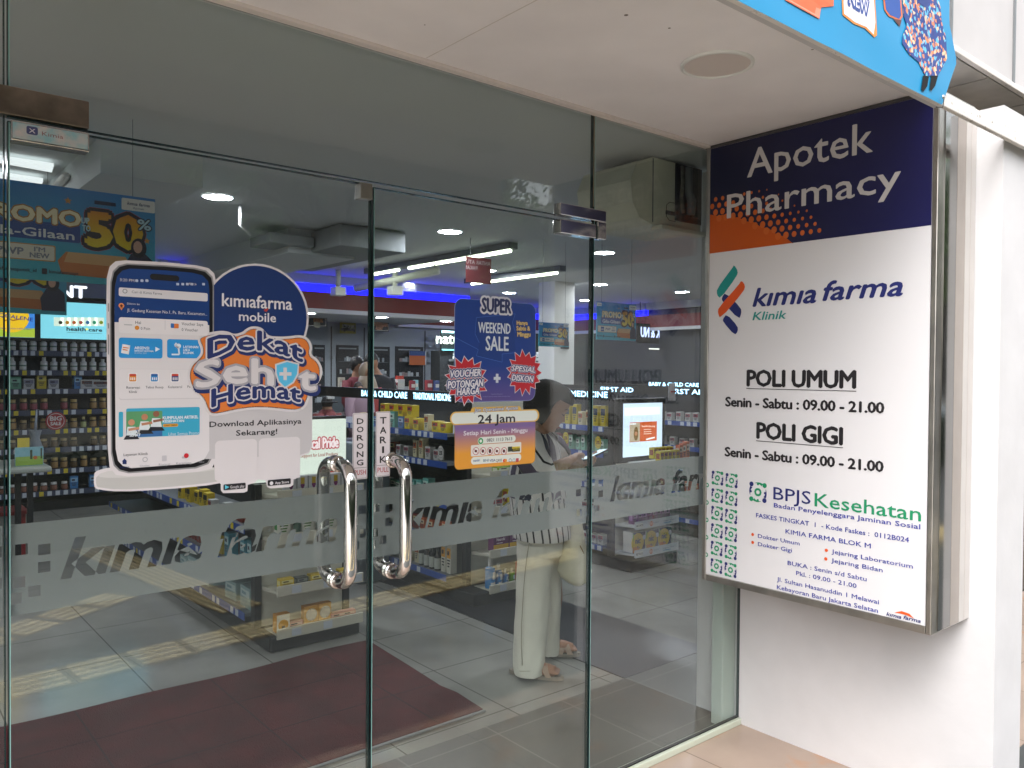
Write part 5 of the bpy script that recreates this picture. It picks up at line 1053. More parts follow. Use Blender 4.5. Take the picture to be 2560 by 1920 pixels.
gbx = fresh(lambda: goods('b', carton('#5FA08A', '#8FC4B0', .1, .08, .13))); bbx = fresh(lambda: goods('b', carton('#3A7FC0', '#8FBCE0', .08, .08, .15))); ybx = fresh(lambda: goods('b', carton('#C9B42A', '#D8CC6A', .09, .08, .16))); wbx = fresh(lambda: goods('b', carton('#B9BCC4', '#7A7E9A', .1, .08, .12))); nbx = fresh(lambda: goods('b', carton('#B4B8BC', '#5A2E28', .2, .08, .1)))
wc = fresh(mj, '#4A2A24', '#8A5A4A', '#DADADA', .034, .09); rw = fresh(mj, '#6A1E1A', '#A83A2E', '#D8D4CE', .04, .13)
left = [[db_, wb_, db_, db_, bb_, gt], [bb_, bb_, rb_, gt, bb_], [gt, gt, rb_, bb_, db_], [gt, wb_, bb_, bb_, gt, aj], [gt, bb_, gt, gt, aj, aj], [gt, aj, cj, aj], [gt, gt, aj, cj], [ybx, gt, ybx, gt]]
right = [[wb_]*11, [wb_]*11, [gbx, gbx, wbx, ybx, wbx, bbx, bbx, nbx, nbx], [bj]*7+[aj]*4, [aj, aj, cj, aj, aj, aj, cj, aj, gt, aj, aj], [cj]*11, [rw, rw, aj, cj, cj, aj, aj, cj, aj, cj, cj], [wc]*7+[bbx, rb_, bbx, wc]]
lbR = ['white pill bottle, row just under the healthcare panel', 'white pill bottle, second row under the healthcare panel', 'carton, third row of the back wall shelf', 'amber jar, fourth row of the back wall shelf', 'amber jar, BIG SALE row of the back wall shelf', 'small dark jar, sixth row of the back wall shelf', 'dark jar, seventh row of the back wall shelf', 'white capped jar, bottom row of the back wall shelf']
for i, z in enumerate(zlv):
    row_x('bottle', left[i], .5, 1.19, Yw+.05, z, 'supplement bottle left of the post, %s row of the wall shelf' % WB[i], 'bottle', 'supplement bottles left of the post, %s row' % WB[i])
    row_x('jar' if i > 2 else 'bottle', right[i], 1.26, 1.26+(1.07/11)*len(right[i]) if i != 2 else 2.33, Yw+.05, z, lbR[i], 'bottle' if i < 2 else ('box' if i == 2 else 'jar'), '%s row of the wall shelf' % WB[i])
def lightbox(name, lab, x0, x1, z0, z1, col, st, y, deco):
    t = thing(name, ((x0+x1)/2, y, z0), lab, 'light box'); b = MB(); b.box(x0, x1, y, y+.01, z0, z1, E(col, st)); b.build('lit_face', t)
    b = MB(); b.box(x0-.03, x1+.03, y+.0105, y+.06, z0-.03, z1+.03, BLACK); b.build('frame', t)
    a = Art(YP(y), .001, .0006); deco(a); a.build('printed_artwork', t)
h0, h1 = PLW.px(*Zb(470, 300)), PLW.px(*Zb(1220, 10))
def dh(a):
    for i in range(7): u, v = PLW.px(*Zb(680+i*78, 110)); a.rect(u-.05, v-.05, u+.045, v+.045, E('#C9D8C8', .42), 0); a.disc(u+.015, v-.01, .02, E(['#3A3A3A', '#C8862E', '#C8602E', '#B8504A', '#3A70A8', '#3A9A7A', '#8AA02E'][i], .25), 1)
    a.ptext(Zb, 'health', 768, 215, 985, 172, E('#16303C', .1), 1, bold=.05); a.ptext(Zb, 'care', 1022, 222, 1175, 185, E('#16303C', .1), 1, bold=.05); a.ptext(Zb, '+', 985, 216, 1018, 180, E('#C8B42E', .8), 1, bold=.05); a.prect(Zb, 768, 234, 1175, 237, E('#16303C', .1), 1)
lightbox('light_box', 'lit cyan panel reading healthcare above the wall shelf', h0[0], 2.75, h0[1], h0[1]+.40, '#7FD0E0', .38, Yw, dh)
l0 = PLW.px(*Zb(-200, 280)); l1 = PLW.px(*Zb(400, 280))
def ds(a):
    a.rect(l0[0], l0[1]+.002, l1[0], l0[1]+.10, E('#A8BC3A', .35), 0); u, v = PLW.px(*Zb(135, 60)); a.disc(u, v, .16, E('#E0B41E', .4), 1, 30); a.ptext(Zb, 'NATURAL  FOOD SUPPLEMENT', -60, 192, 365, 176, E('#1E3A7A', .5), 2, bold=.02); a.pline(Zb, [(55, 100), (110, 82), (150, 98), (230, 80)], .014, E('#8A5A10', .5), 2); a.ptext(Zb, 'SQUALENE', -60, 45, 380, 5, E('#1E2A6A', .5), 3, bold=.03, rot=-.12)
lightbox('light_box', 'lit blue and yellow panel with a sun and FOOD SUPPLEMENT wording', l0[0], l1[0], l0[1], l0[1]+.40, '#3E86D8', .35, Yw, ds)
a = Art(YP(Yw-.005), .001, .001); u, v = PLW.px(*Zn(0, 440, 480/2212)(995, 1408)); a.rect(-.6, h0[1]+.46, 2.9, h0[1]+.80, C('#8E979C'), -1); a.text('SUPPLEMENT', u-1.2, u, v, .125, E('#F2F4FF', .7), 1, bold=.05)
b = a.mb; b.box(-.6, 2.9, Yw, Yw+.3, h0[1]+.46, h0[1]+.80, C('#8E979C')); tag(b.build('lit_header'), 'grey header board with lit white SUPPLEMENT letters above the light panels', 'header sign')
a = Art(YP(Yw-.01), .002, .001); u, v = PLW.px(*Zb(640, 1255)); a.disc(u, v, .1, C('#A82A30'), 0); a.disc(u, v, .085, C('#D8CCCC'), 1); a.disc(u, v, .078, C('#A82A30'), 2); a.text('BIG', u-.055, u+.055, v+.005, .045, C('#E0D8D8'), 3, bold=.06); a.text('SALE', u-.05, u+.05, v-.045, .035, C('#E0D8D8'), 3, bold=.06); tag(a.build('sale_tag'), 'round red BIG SALE tag hanging from the wall shelf', 'tag')

# table at the left with folders
tt = thing('side_table', (.5, 6.6, 0), 'white topped table at the far left before the bottle shelf', 'table')
zt = .80; P0 = onz(*Zn(0, 1080, 300/1659)(0, 520), zt); P1 = onz(*Zn(0, 1080, 300/1659)(720, 470), zt)
b = MB(); b.bbox(-.5, P1.x, P1.y, P1.y+.7, zt-.045, zt, mat('grey_white_top', '#A6ABA4', .3), .015); b.build('table_top', tt)
for x in (P1.x-.12, P1.x-.2, -.4): b = MB(); b.bbox(x-.02, x+.02, P1.y+.15, P1.y+.19, 0, zt-.046, DARKM, .003); b.build('leg', tt)
def flat_art(name, lab, cat, x0, x1, z0, z1, y, main, deco, th=.012):
    t = thing(name, ((x0+x1)/2, y, z0), lab, cat); b = MB(); b.bbox(x0, x1, y, y+th, z0, z1, C(main), .002); b.build('board', t)
    a = Art(YP(y), .001, .0006); deco(a); a.build('printed_artwork', t); return t
fy = P1.y+.12; q0 = YP(fy).px(*Zn(0, 1080, 300/1659)(205, 470)); q1 = YP(fy).px(*Zn(0, 1080, 300/1659)(600, 200))
flat_art('picture_board', 'green meadow picture board standing on the white table', 'board', q0[0], q1[0], zt, q1[1], fy, '#7FB0BC', lambda a: (a.rect(q0[0]+.004, zt+.004, q1[0]-.004, zt+(q1[1]-zt)*.5, C('#8FAE4A'), 0), a.rect(q0[0]+.1, zt+.05, q0[0]+.115, zt+.12, C('#33402A'), 1), a.rect(q0[0]+.17, zt+.05, q0[0]+.18, zt+.13, C('#33402A'), 1), a.disc(q0[0]+.135, zt+.06, .014, C('#B8602E'), 1)))
b = MB(); b.bbox(q0[0]+.02, q0[0]+.1, fy+.02, fy+.03, zt, q1[1]+.07, C('#C9B42A'), .002); tag(b.build('yellow_card'), 'yellow card sticking up behind the meadow picture board', 'card')
b = MB(); b.lathe([(.05, 0), (.06, .1), (.03, .2), (.045, .26)], C('#6E7884', .3), 14, c=(q1[0]-.03, fy+.15, zt)); b.tube([(q1[0]-.03, fy+.15, zt+.25), (q1[0]-.02, fy+.15, zt+.42)], [.012, .005], C('#8E98A8', .3), 8); tag(b.build('grey_vase'), 'slim grey vase on the white table behind the picture board', 'vase')
st = thing('red_stool', (P1.x-.2, P1.y+.5, 0), 'red stool half seen under the white table', 'stool')
b = MB(); b.bbox(P1.x-.5, P1.x-.1, P1.y+.3, P1.y+.65, .40, .43, C('#8A1E22'), .01); b.build('seat', st)
for dx in (-.46, -.14):
    for dy in (.34, .61): b = MB(); b.bbox(P1.x+dx-.015, P1.x+dx+.015, P1.y+dy-.015, P1.y+dy+.015, 0, .3995, C('#8A1E22'), .003); b.build('leg', st)

# ---------------------------------------------------------------- hanging promo posters
def promo(name_lab, x0, x1, z0, z1, y, full=True):
    t = thing('hanging_poster', ((x0+x1)/2, y, z1), name_lab, 'poster', 'blue PROMO 50% posters hung inside the shop')
    b = MB(); b.box(x0, x1, y, y+.006, z0, z1, gradmat('promo_blue', '#46AEC2', '#3478BC', z0, z1)); b.build('card', t); W_ = x1-x0; H_ = z1-z0
    a = Art(YP(y), .0008, .0004); U = lambda f: x0+W_*f; V = lambda f: z0+H_*f
    a.rect(U(.82), V(.84), U(1)-.001, V(.97), C('#D6D8D8'), 0, .006); a.text('kımıa farma', U(.85), U(.97), V(.90), H_*.035, C('#23305E'), 1, bold=.03, shear=.2); a.text('Apotek', U(.88), U(.94), V(.86), H_*.022, C('#23305E'), 1)
    a.rect(U(0)+.001, V(.88), U(.12), V(.97), C('#D6D8D8'), 0, .004); a.text('Danantara', U(.01), U(.11), V(.915), H_*.03, C('#33333A'), 1, bold=.02)
    a.rect(U(.1), V(.42), U(.61), V(.61), C('#2E4A90'), 0, .008)
    a.text('PROMO', U(.14), U(.61), V(.60), H_*.15, C('#9A6A2A'), 1, bold=.03, bev=.07); a.text('PROMO', U(.14), U(.61), V(.60), H_*.15, C('#E0D8B8'), 3, bold=.06)
    a.text('Gila-Gilaan', U(.14), U(.58), V(.45), H_*.085, C('#24408A'), 1, bold=.03, bev=.06); a.text('Gila-Gilaan', U(.14), U(.58), V(.45), H_*.085, C('#D4DAE2'), 3, bold=.03)
    a.rect(U(.03), V(.20), U(.49), V(.37), C('#B8843A'), 1, .006); a.rect(U(.035), V(.21), U(.485), V(.36), C('#D4D2C8'), 2, .006)
    a.rect(U(.10), V(.22), U(.18), V(.34), C('#33508E'), 3); a.text('SALE', U(.11), U(.17), V(.255), H_*.04, C('#D8DCE2'), 4, bold=.03); a.text('PWP', U(.22), U(.34), V(.25), H_*.07, C('#7A8094'), 3, bold=.05); a.text("I'M", U(.39), U(.44), V(.295), H_*.045, C('#7A8094'), 3, bold=.05); a.text('NEW', U(.37), U(.46), V(.23), H_*.05, C('#7A8094'), 3, bold=.05)
    a.poly([(U(.50), V(.22)), (U(.52), V(.08)), (U(.9), V(.06)), (U(.92), V(.2)), (U(.84), V(.3)), (U(.54), V(.32))], C('#B8703A'), 1); a.poly([(U(.53), V(.21)), (U(.55), V(.32)), (U(.84), V(.32)), (U(.88), V(.20))], C('#C9A070'), 1.5)
    a.text('50', U(.645), U(.92), V(.42), H_*.34, C('#A8323A'), 2, bold=.05, bev=.09); a.text('50', U(.645), U(.92), V(.42), H_*.34, C('#1E1A2C'), 4, bold=.05, bev=.08)
    a.text('50', U(.645), U(.92), V(.42), H_*.34, gradmat('fifty_gold', '#D6C22A', '#C07A1E', z0+H_*.4, z0+H_*.8), 6, bold=.07)
    a.text('%', U(.905), U(.975), V(.64), H_*.11, C('#1E1A2C'), 6, bev=.1); a.text('%', U(.905), U(.975), V(.64), H_*.11, C('#A8CCDC'), 8, bold=.04); a.text('UP', U(.615), U(.655), V(.64), H_*.06, C('#A8CCDC'), 6, bold=.05); a.text('TO', U(.62), U(.66), V(.56), H_*.06, C('#A8CCDC'), 6, bold=.05); a.rect(U(.68), V(.86), U(.79), V(.90), C('#1E2A4A'), 3, .003)
    # printed lady with a dark headscarf
    a.disc(U(.91), V(.43), W_*.042, C('#23222E'), 8, 18, H_*.11); a.disc(U(.905), V(.44), W_*.024, C('#C09A88'), 9, 16, H_*.068); a.poly([(U(.84), V(.05)), (U(.99), V(.05)), (U(.985), V(.3)), (U(.94), V(.38)), (U(.87), V(.36)), (U(.83), V(.22))], C('#2C2E48'), 7.5)
    a.text('(021) 1-500-255', U(.01), U(.14), V(.08), H_*.04, C('#2A3040'), 1, bold=.03); a.text('kimiafarmaapotek_id', U(.19), U(.40), V(.08), H_*.035, C('#2A3040'), 1, bold=.03); a.text('kimiafarmaapt', U(.46), U(.60), V(.08), H_*.035, C('#2A3040'), 2, bold=.03)
    a.rect(U(.155), V(.065), U(.18), V(.125), C('#2A3040'), 1, .003); a.rect(U(.425), V(.065), U(.45), V(.125), C('#2A3040'), 1.5, .003)
    for f in ((.55, .86), (.955, .52)): a.poly([(U(f[0])+W_*.02*(1 if i % 2 == 0 else .45)*math.cos(R(36*i+90)), V(f[1])+W_*.02*(1 if i % 2 == 0 else .45)*math.sin(R(36*i+90))) for i in range(10)], C('#C08A3A'), 1)
    a.build('printed_artwork', t)
    b = MB()
    for f in (.12, .88): b.tube([(U(f), y+.003, z1), (U(f), y+.003, 2.7)], .0015, GREYM, 5)
    b.build('hanging_wire', t)
pl4 = YP(4.0); a0 = pl4.px(*Zq(1795, 1230)); a1 = pl4.px(*Zq(1795, 270))
promo('largest hanging PROMO 50% poster at the far left behind the door', .33, 1.143, a0[1]-.025, a1[1], 4.0)
pl5 = YP(5.3); a0 = pl5.px(*Zq(768, 1605)); promo('hanging PROMO poster half hidden under the largest one at the far left', a0[0]-.80, a0[0], a0[1], a0[1]+.42, 5.3)
Zg = Zn(1280, 740, 480/2212); pl = YP(4.6); a0 = pl.px(*Zg(972, 600)); a1 = pl.px(*Zg(1430, 100)); a2 = pl.px(*Zg(972, 90)); promo('hanging PROMO 50% poster just right of the door edge', a0[0], a1[0], pl.px(*Zg(1430, 520))[1], a1[1], 4.6)
pl = YP(5.2); a0 = pl.px(*Zg(310, 600)); a1 = pl.px(*Zg(655, 320)); promo('hanging PROMO 50% poster left of the door edge above the woman', a0[0], a1[0], pl.px(*Zg(655, 590))[1], a1[1], 5.2)
pz = YP(5.6); a0 = pz.px(*Zn(700, 400, 760/2212)(1355, 700)); a1 = pz.px(*Zn(700, 400, 760/2212)(1535, 905))
a = Art(pz, .001, .001); a.rect(a0[0], a1[1], a1[0], a0[1], C('#5C2628'), 0); a.text('ANTAR ATU', a0[0], a1[0]-.01, a0[1]-.06, .032, C('#8E7E7E'), 1, bold=.04, mirror=True); a.text('PAKAI', a0[0], a0[0]+.12, a0[1]-.11, .032, C('#8E7E7E'), 1, bold=.04, mirror=True)
a.mb.box(a0[0], a1[0], 5.602, 5.606, a1[1], a0[1], C('#5C2628')); a.mb.tube([(a0[0]+.05, 5.604, a0[1]), (a0[0]+.05, 5.604, 2.7)], .002, GREYM, 5); tag(a.build('red_banner_reflection'), 'dark red board painted as the reflection of a street banner, pale letters mirror-reversed', 'sign')  # stands in for a banner across the street mirrored in the glass

# ---------------------------------------------------------------- cabinets, counter and signs at the back
Zk = Zn(740, 760, 400/2212); KY = 10.98; KP = YP(KY)
cab = thing('cabinet_wall', (6.2, 11, 0), 'pale grey built-in cabinet wall with glass fronted medicine niches at the back', 'cabinet')
CABM = mat('pale_grey_laminate', '#8D959C', .5)
u = lambda x, y=600: KP.px(*Zk(x, y))[0]; vv = lambda x, y: KP.px(*Zk(x, y))[1]
b = MB(); b.box(3.3, 8.0, KY+.002, KY+.05, .1, 2.26, CABM); b.box(8.02, 10.2, KY+.002, KY+.05, .1, 2.26, mat('dark_back_shelf', '#22262A', .6)); b.build('front', cab)
b = MB()
for x in (480, 935, 1775): b.box(u(x), u(x)+.02, KY-.002, KY+.0005, .1, 2.2, DARKM)
b.box(u(1365), u(1765), KY-.002, KY+.0005, vv(1365, 230)-.01, vv(1365, 230), DARKM); b.build('panel_joint', cab)
def niche(x0, x1, yt, z0, rows, n, seed, light='#B9BEC2'):
    a0 = u(x0, yt); a1 = u(x1, yt); z1 = vv((x0+x1)/2, yt); rnd = random.Random(seed)
    b = MB(); b.box(a0, a1, KY-.012, KY-.004, z0, z1, mat('niche_dark', '#101216', .5)); nn = b.build('niche', cab); w = (a1-a0)
    b = MB(); b.box(a0+w*.1, a1-w*.12, KY-.02, KY-.0125, z1-.06, z1-.04, C('#8A9094'))
    for i in range(rows):
        z = z1-.12-(z1-z0-.1)*i/rows; b.box(a0+w*.1, a1-w*.12, KY-.024, KY-.0125, z-.13, z-.122, C('#5A6064'))
        for j in range(n):
            if rnd.random() < .8: xx = a0+w*.14+(w*.7)*j/n; b.box(xx, xx+w*.6/n, KY-.022, KY-.0125, z-.12, z-.12+rnd.uniform(.05, .08), C(rnd.choice(['#9CA3A8', '#7E868C', '#AAB0B2', '#8A7A7A'])))
    b.build('stocked_rows', nn)
niche(235, 395, 565, .6, 6, 4, 1); niche(555, 862, 570, .5, 7, 7, 2); niche(1010, 1292, 590, .5, 7, 6, 3); niche(1368, 1755, 590, .9, 4, 7, 4)
def sgn(name, lab, x0, y0, x1, y1, Y, main, deco):
    pl = YP(Y); p = pl.px(*Zk(x0, y0)); q = pl.px(*Zk(x1, y1)); t = thing(name, ((p[0]+q[0])/2, Y, q[1]), lab, 'sign'); b = MB(); b.bbox(p[0], q[0], Y, Y+.02, q[1], p[1], C(main), .003); b.build('board', t)
    a = Art(pl, .001, .0008); deco(a, p[0], q[1], q[0], p[1]); a.build('printed_artwork', t)
sgn('cctv_sign', 'yellow CCTV 24 JAM warning sign on the cabinet wall', 612, 228, 828, 412, 10.9, '#8E8420', lambda a, x0, z0, x1, z1: (a.rect(x0+.01, z0+.04, x1-.01, z0+(z1-z0)*.42, C('#5A5A5E'), 0), a.text('CCTV 24 JAM', x0+.03, x1-.03, z0+.08, .05, C('#B8B8B0'), 1, bold=.04), a.poly([(x0+.04, z1-.05), (x0+.2, z1-.09), (x0+.06, z1-.17)], C('#23221A'), 1), a.text('AREA INI', x0+.25, x1-.04, z1-.1, .035, C('#23221A'), 1, bold=.04), a.text('DIAWASI', x0+.25, x1-.04, z1-.17, .035, C('#23221A'), 1, bold=.04)))
rim = lambda a, x0, z0, x1, z1: (a.rect(x0+.008, z0+.008, x1-.008, z1-.008, C('#B0ACA4'), 0, .02), a.rect(x0+.016, z0+.016, x1-.016, z1-.016, C('#15141A'), 1, .02))
sgn('counter_sign', 'small black PENERIMAAN RESEP sign hung over the counter', 1020, 250, 1285, 382, 10.2, '#15141A', lambda a, x0, z0, x1, z1: (rim(a, x0, z0, x1, z1), a.text('PENERIMAAN', x0+.03, x1-.03, z0+(z1-z0)*.56, .06, C('#C08A6A'), 2, bold=.04), a.text('RESEP', x0+.1, x1-.1, z0+(z1-z0)*.2, .06, C('#C08A6A'), 2, bold=.04)))
sgn('counter_sign', 'small black counter sign with a pale drawing beside the badge edge', 150, 175, 425, 318, 10.2, '#15141A', lambda a, x0, z0, x1, z1: (rim(a, x0, z0, x1, z1), a.text('KONSELING', x0+.1, x1-.06, z0+.06, .05, C('#B0703A'), 2, bold=.04), a.disc((x0+x1)/2, z1-.1, .05, C('#8A8A7A'), 2)))
p = KP.px(*Zk(1530, 650)); q = KP.px(*Zk(1760, 845)); a = Art(YP(10.9), .001, .001); a.rect(p[0], q[1], q[0], p[1], C('#B8BCC0'), 0); a.rect(p[0], q[1], p[0]+.3, p[1], C('#2E4A80'), 1); a.rect(p[0], q[1], p[0]+.3, q[1]+.15, C('#B8602E'), 2)
for i in range(4):
    for j in range(4): a.rect(p[0]+.36+i*.13, q[1]+.05+j*.12, p[0]+.45+i*.13, q[1]+.13+j*.12, C('#7E8A94'), 1)
a.mb.box(p[0], q[0], 10.902, 10.91, q[1], p[1], C('#A8ACB0')); tag(a.build('calendar_poster'), 'pale calendar poster with blue and orange edge in the right niche', 'poster')
ctr = thing('service_counter', (4.2, 8.2, 0), 'dark topped service counter in front of the cabinet wall', 'counter')
b = MB(); b.bbox(3.2, 4.9, 7.9, 8.5, 1.02, 1.06, mat('dark_counter_top', '#2A2522', .4), .008); b.build('counter_top', ctr)
b = MB(); b.bbox(3.25, 4.85, 7.95, 8.45, 0, 1.0195, mat('counter_front', '#8A8E92', .5), .008); b.build('front', ctr)
t = thing('stock_shelf', (5.6, 9.2, 0), 'waist-high counter crowded with small goods behind the baby care header', 'counter')
b = MB(); b.bbox(4.9, 6.5, 9.2, 9.8, 0, 1.25, mat('grey_counter', '#5E666C', .5), .01); b.build('body', t)
rnd = random.Random(4)
for i in range(16):
    c = rnd.choice(['#7FB0B8', '#B8B0A0', '#A83A2E', '#C8B85A', '#8A2E3A', '#3A4A7A', '#C0C0BC']); w = rnd.uniform(.06, .12); hh = rnd.uniform(.1, .24)
    m_ = MB(); m_.bbox(-w/2, w/2, 0, w*.7, 0, hh, C(c), .003); m_.box(-w*.4, w*.4, -.001, 0, hh*.4, hh*.7, C('#C8C4BC')); put('counter_item', m_.mesh('counter_item'), 4.98+i*.095, 9.24+rnd.uniform(0, .3), 1.252, 0, nth('%s small pack on the crowded back counter' % {'#7FB0B8': 'teal', '#B8B0A0': 'beige', '#A83A2E': 'red', '#C8B85A': 'straw yellow', '#8A2E3A': 'wine red', '#3A4A7A': 'navy', '#C0C0BC': 'pale grey'}[c], i, 'the left'), 'pack', 'small packs on the back counter')
for i in range(6):
    m_ = MB(); m_.bbox(-.04, .04, 0, .06, 0, .08+.03*(i % 3), C('#A8ADB4'), .003); m_.box(-.03, .03, -.001, 0, .03, .05, C('#6E7E9A')); put('white_box', m_.mesh('white_box'), 3.0+.09*i, 5.2+.0*i, 1.02, 0, nth('white small box left of the door plates', i, 'the left'), 'box', 'white boxes stacked by the door plates')
b = MB(); b.bbox(2.86, 3.06, 5.15, 5.4, 0, 1.018, mat('white_bin_stand', '#7E8890', .5), .01); b.bbox(3.061, 3.125, 5.15, 5.4, .0, 1.018, mat('white_bin_stand', '#7E8890'), .005); b.bbox(2.9, 3.6, 5.16, 5.3, 1.0185, 1.0195, GREYM, .0002); tag(b.build('display_stand'), 'pale grey stand carrying small white boxes behind the door plates', 'stand')
Zz = Zn(1280, 740, 480/2212)
pl = YP(10.88); a0 = pl.px(*Zz(350, 665)); a1 = pl.px(*Zz(685, 480))
t = thing('lit_poster', (a0[0], 10.88, a0[1]), 'lit green and white poster under the hanging promo poster at the back', 'light box'); b = MB(); b.box(a0[0], a1[0], 10.87, 10.9, a0[1], a1[1], E('#C9E4D8', .4)); b.build('lit_face', t)
a = Art(YP(10.87), .001, .001); a.rect(a0[0], a0[1], a0[0]+.35, a0[1]+.3, E('#4FA85A', .7), 0); a.disc(a1[0]-.12, a0[1]+.42, .12, E('#B08A6A', .6), 0); a.text('STIMUNO', a0[0]+.6, a0[0]+1.15, a0[1]+.16, .1, E('#B8404A', .6), 0, bold=.04); a.build('printed_artwork', t)
pl = YP(9.6); Zv = Zn(740, 760, 400/2212); a0 = pl.px(*Zv(2025, 640)); a1 = pl.px(*Zv(2420, 385))
t = thing('lit_header', (a0[0], 9.6, a0[1]), 'dark shelf header with lit white natur lettering left of the sale poster', 'header sign'); b = MB(); b.box(a0[0], a1[0]+.6, 9.62, 9.66, a0[1], a1[1], C('#10201E')); b.box(a0[0], a1[0]+.6, 9.615, 9.6195, a1[1]-.03, a1[1], E('#8FC4C8', 1.2)); b.box(a0[0], a1[0]+.6, 9.615, 9.6195, a0[1], a0[1]+.02, E('#5FA0A8', 1)); b.box(a0[0], a1[0]+.6, 9.66, 9.9, .1, a0[1], mat('dark_back_shelf', '#22262A')); b.build('board', t)
a = Art(YP(9.614), .001, .001); c0 = YP(9.614).px(*Zv(2020, 545)); a.text('naturline', c0[0]-.1, c0[0]+.75, c0[1], .15, E('#D8E8D0', .7), 0, bold=.03); a.disc(c0[0]+.5, c0[1]+.1, .06, E('#C8C82E', 1.2), -.5); a.build('lit_lettering', t)
# goods on the dark shelves at the back right
rnd = random.Random(9)
for r_, (z, x0, x1, Y) in enumerate(((1.72, 6.95, 7.9, 9.6), (1.42, 6.95, 8.0, 9.6), (1.15, 7.0, 8.0, 9.6))):
    b = MB(); b.box(x0-.1, x1+.9, Y, Y+.3, z-.03, z-.002, GREYM); tag(b.build('wall_board'), 'thin grey board holding bottles at the back right, %s of three' % ['topmost', 'middle', 'lowest'][r_], 'shelf board')
    for i in range(14): put('bottle', wb_ if rnd.random() < .6 else gt, x0+i*.125, Y+.05, z, 0, nth('pale bottle on the %s back right board' % ['top', 'middle', 'low'][r_], i, 'the left'), 'bottle', 'bottles on the %s back board' % ['top', 'middle', 'low'][r_])
pr = XP(10.3); a = Art(YP(8.8), .001, .001); P_ = YP(8.8); c0 = P_.px(*Zz(1485, 470)); c1 = P_.px(*Zz(1800, 475)); a.mb.box(c0[0]-.1, c1[0]+.15, 8.802, 8.83, c0[1]-.1, c0[1]+.22, BLACK)
a.text('MILK & NU', c0[0], c1[0], c0[1], .16, E('#B8C8FF', .7), 0, bold=.04, mirror=True); a.rect(c0[0]+.2, c0[1]-.2, c1[0]-.05, c0[1]-.18, E('#C8C8C0', .8), 0); a.mb.tube([(c0[0], 8.82, c0[1]+.2), (c0[0], 8.82, 2.7)], .006, BLACK, 6)
tag(a.build('lit_header'), 'black panel painted with the mirrored reflection of a lit MILK & NU header', 'header sign')  # an inside header's reflection, painted as reversed glowing letters
for (x, y, l) in ((160, 1330, 'grey'),): pass
b = MB(); b.lathe([(.06, 0), (.06, .05), (.055, .07), (.03, .1)], BLACK, 14, c=(3.35, 7.4, 2.5)); b.tube([(3.35, 7.4, 2.6), (3.35, 7.4, 2.7)], .02, WHITEP, 8); tag(b.build('dome_camera'), 'small dark dome camera under the duct above the blue strip', 'camera')
# ---------------------------------------------------------------- people
FH = Vector((math.sin(YAW), math.cos(YAW), 0)); RH = Vector((math.cos(YAW), -math.sin(YAW), 0))
def depthplane(c0, d): return Plane(Vector(c0)+FH*d, RH, -FH)
def QP(c0, Z, x, y, d): return depthplane(c0, d).hit(*Z(x, y))
def loft(mb, c0, Z, rings, m, n=28, stripes=None, cap=(True, True), wob=0, seed=0):
    from mathutils import noise as NZ_
    rr_ = []
    for A_, B_ in zip(rings, rings[1:]):
        for q_ in range(4): rr_.append(tuple(A_[j_]+(B_[j_]-A_[j_])*q_/4 for j_ in range(5)))
    rings = rr_+[rings[-1]]
    vs = []; rnd = random.Random(seed); ph = [rnd.uniform(0, 6.28) for _ in range(6)]
    for i, (xl, xr, y, d, hd) in enumerate(rings):
        a = QP(c0, Z, xl, y, d); b_ = QP(c0, Z, xr, y, d); c = (a+b_)/2; hw = (b_-a).length/2
        for k in range(n):
            t = 2*math.pi*k/n; w_ = 1+wob*(math.sin(3*t+ph[0]+i*.13)*.5+math.sin(7*t+ph[1]-i*.2)*.3+2.6*NZ_.noise(Vector((math.cos(t)*1.3+seed, math.sin(t)*1.3, c.z*9+math.cos(t+seed)*1.2)))+1.2*NZ_.noise(Vector((math.cos(t)*4, math.sin(t)*4+seed, c.z*22))))
            vs.append(c+RH*math.cos(t)*hw*w_+FH*math.sin(t)*hd*w_)
    R_ = len(rings); base = len(mb.v)
    if stripes is None: mb.add(vs, [(i*n+k, i*n+(k+1) % n, (i+1)*n+(k+1) % n, (i+1)*n+k) for i in range(R_-1) for k in range(n)], m, True)
    else:
        mb.v += [tuple(v) for v in vs]
        for i in range(R_-1):
            for k in range(n):
                mb.f.append([base+i*n+k, base+i*n+(k+1) % n, base+(i+1)*n+(k+1) % n, base+(i+1)*n+k]); mb.m.append(mb.mi(stripes[k % len(stripes)])); mb.smooth.append(True)
    for ci, on in ((0, cap[0]), (R_-1, cap[1])):
        if on: mb.f.append([base+ci*n+k for k in range(n)][::(1 if ci else -1)]); mb.m.append(mb.mi(m)); mb.smooth.append(True)
def remeshed(mb, name, m, vox=.006, sm=4):
    o = bpy.data.objects.new(name, mb.mesh(name+'_raw')); COL.objects.link(o)
    r_ = o.modifiers.new('r', 'REMESH'); r_.mode = 'VOXEL'; r_.voxel_size = vox; r_.use_smooth_shade = True
    s_ = o.modifiers.new('s', 'SMOOTH'); s_.iterations = sm; s_.factor = .5
    dg = bpy.context.evaluated_depsgraph_get(); me = bpy.data.meshes.new_from_object(o.evaluated_get(dg)); bpy.data.objects.remove(o)
    me.name = name; me.materials.clear(); me.materials.append(m); ob = bpy.data.objects.new(name, me); COL.objects.link(ob); return ob
Zp = Zn(1180, 940, 380/788); Zh = Zn(1260, 940, 260/1659)
C0 = (2.86, 3.11, 0)
P3 = lambda Z, x, y, d: QP(C0, Z, x, y, d)
SKIN = mat('skin_tone', '#B58468', .5, noise=.12, nscale=12)
TROU = mat('cream_cotton', '#F0EBDD', .85, noise=.1, nscale=7, bump=.5, bscale=16)
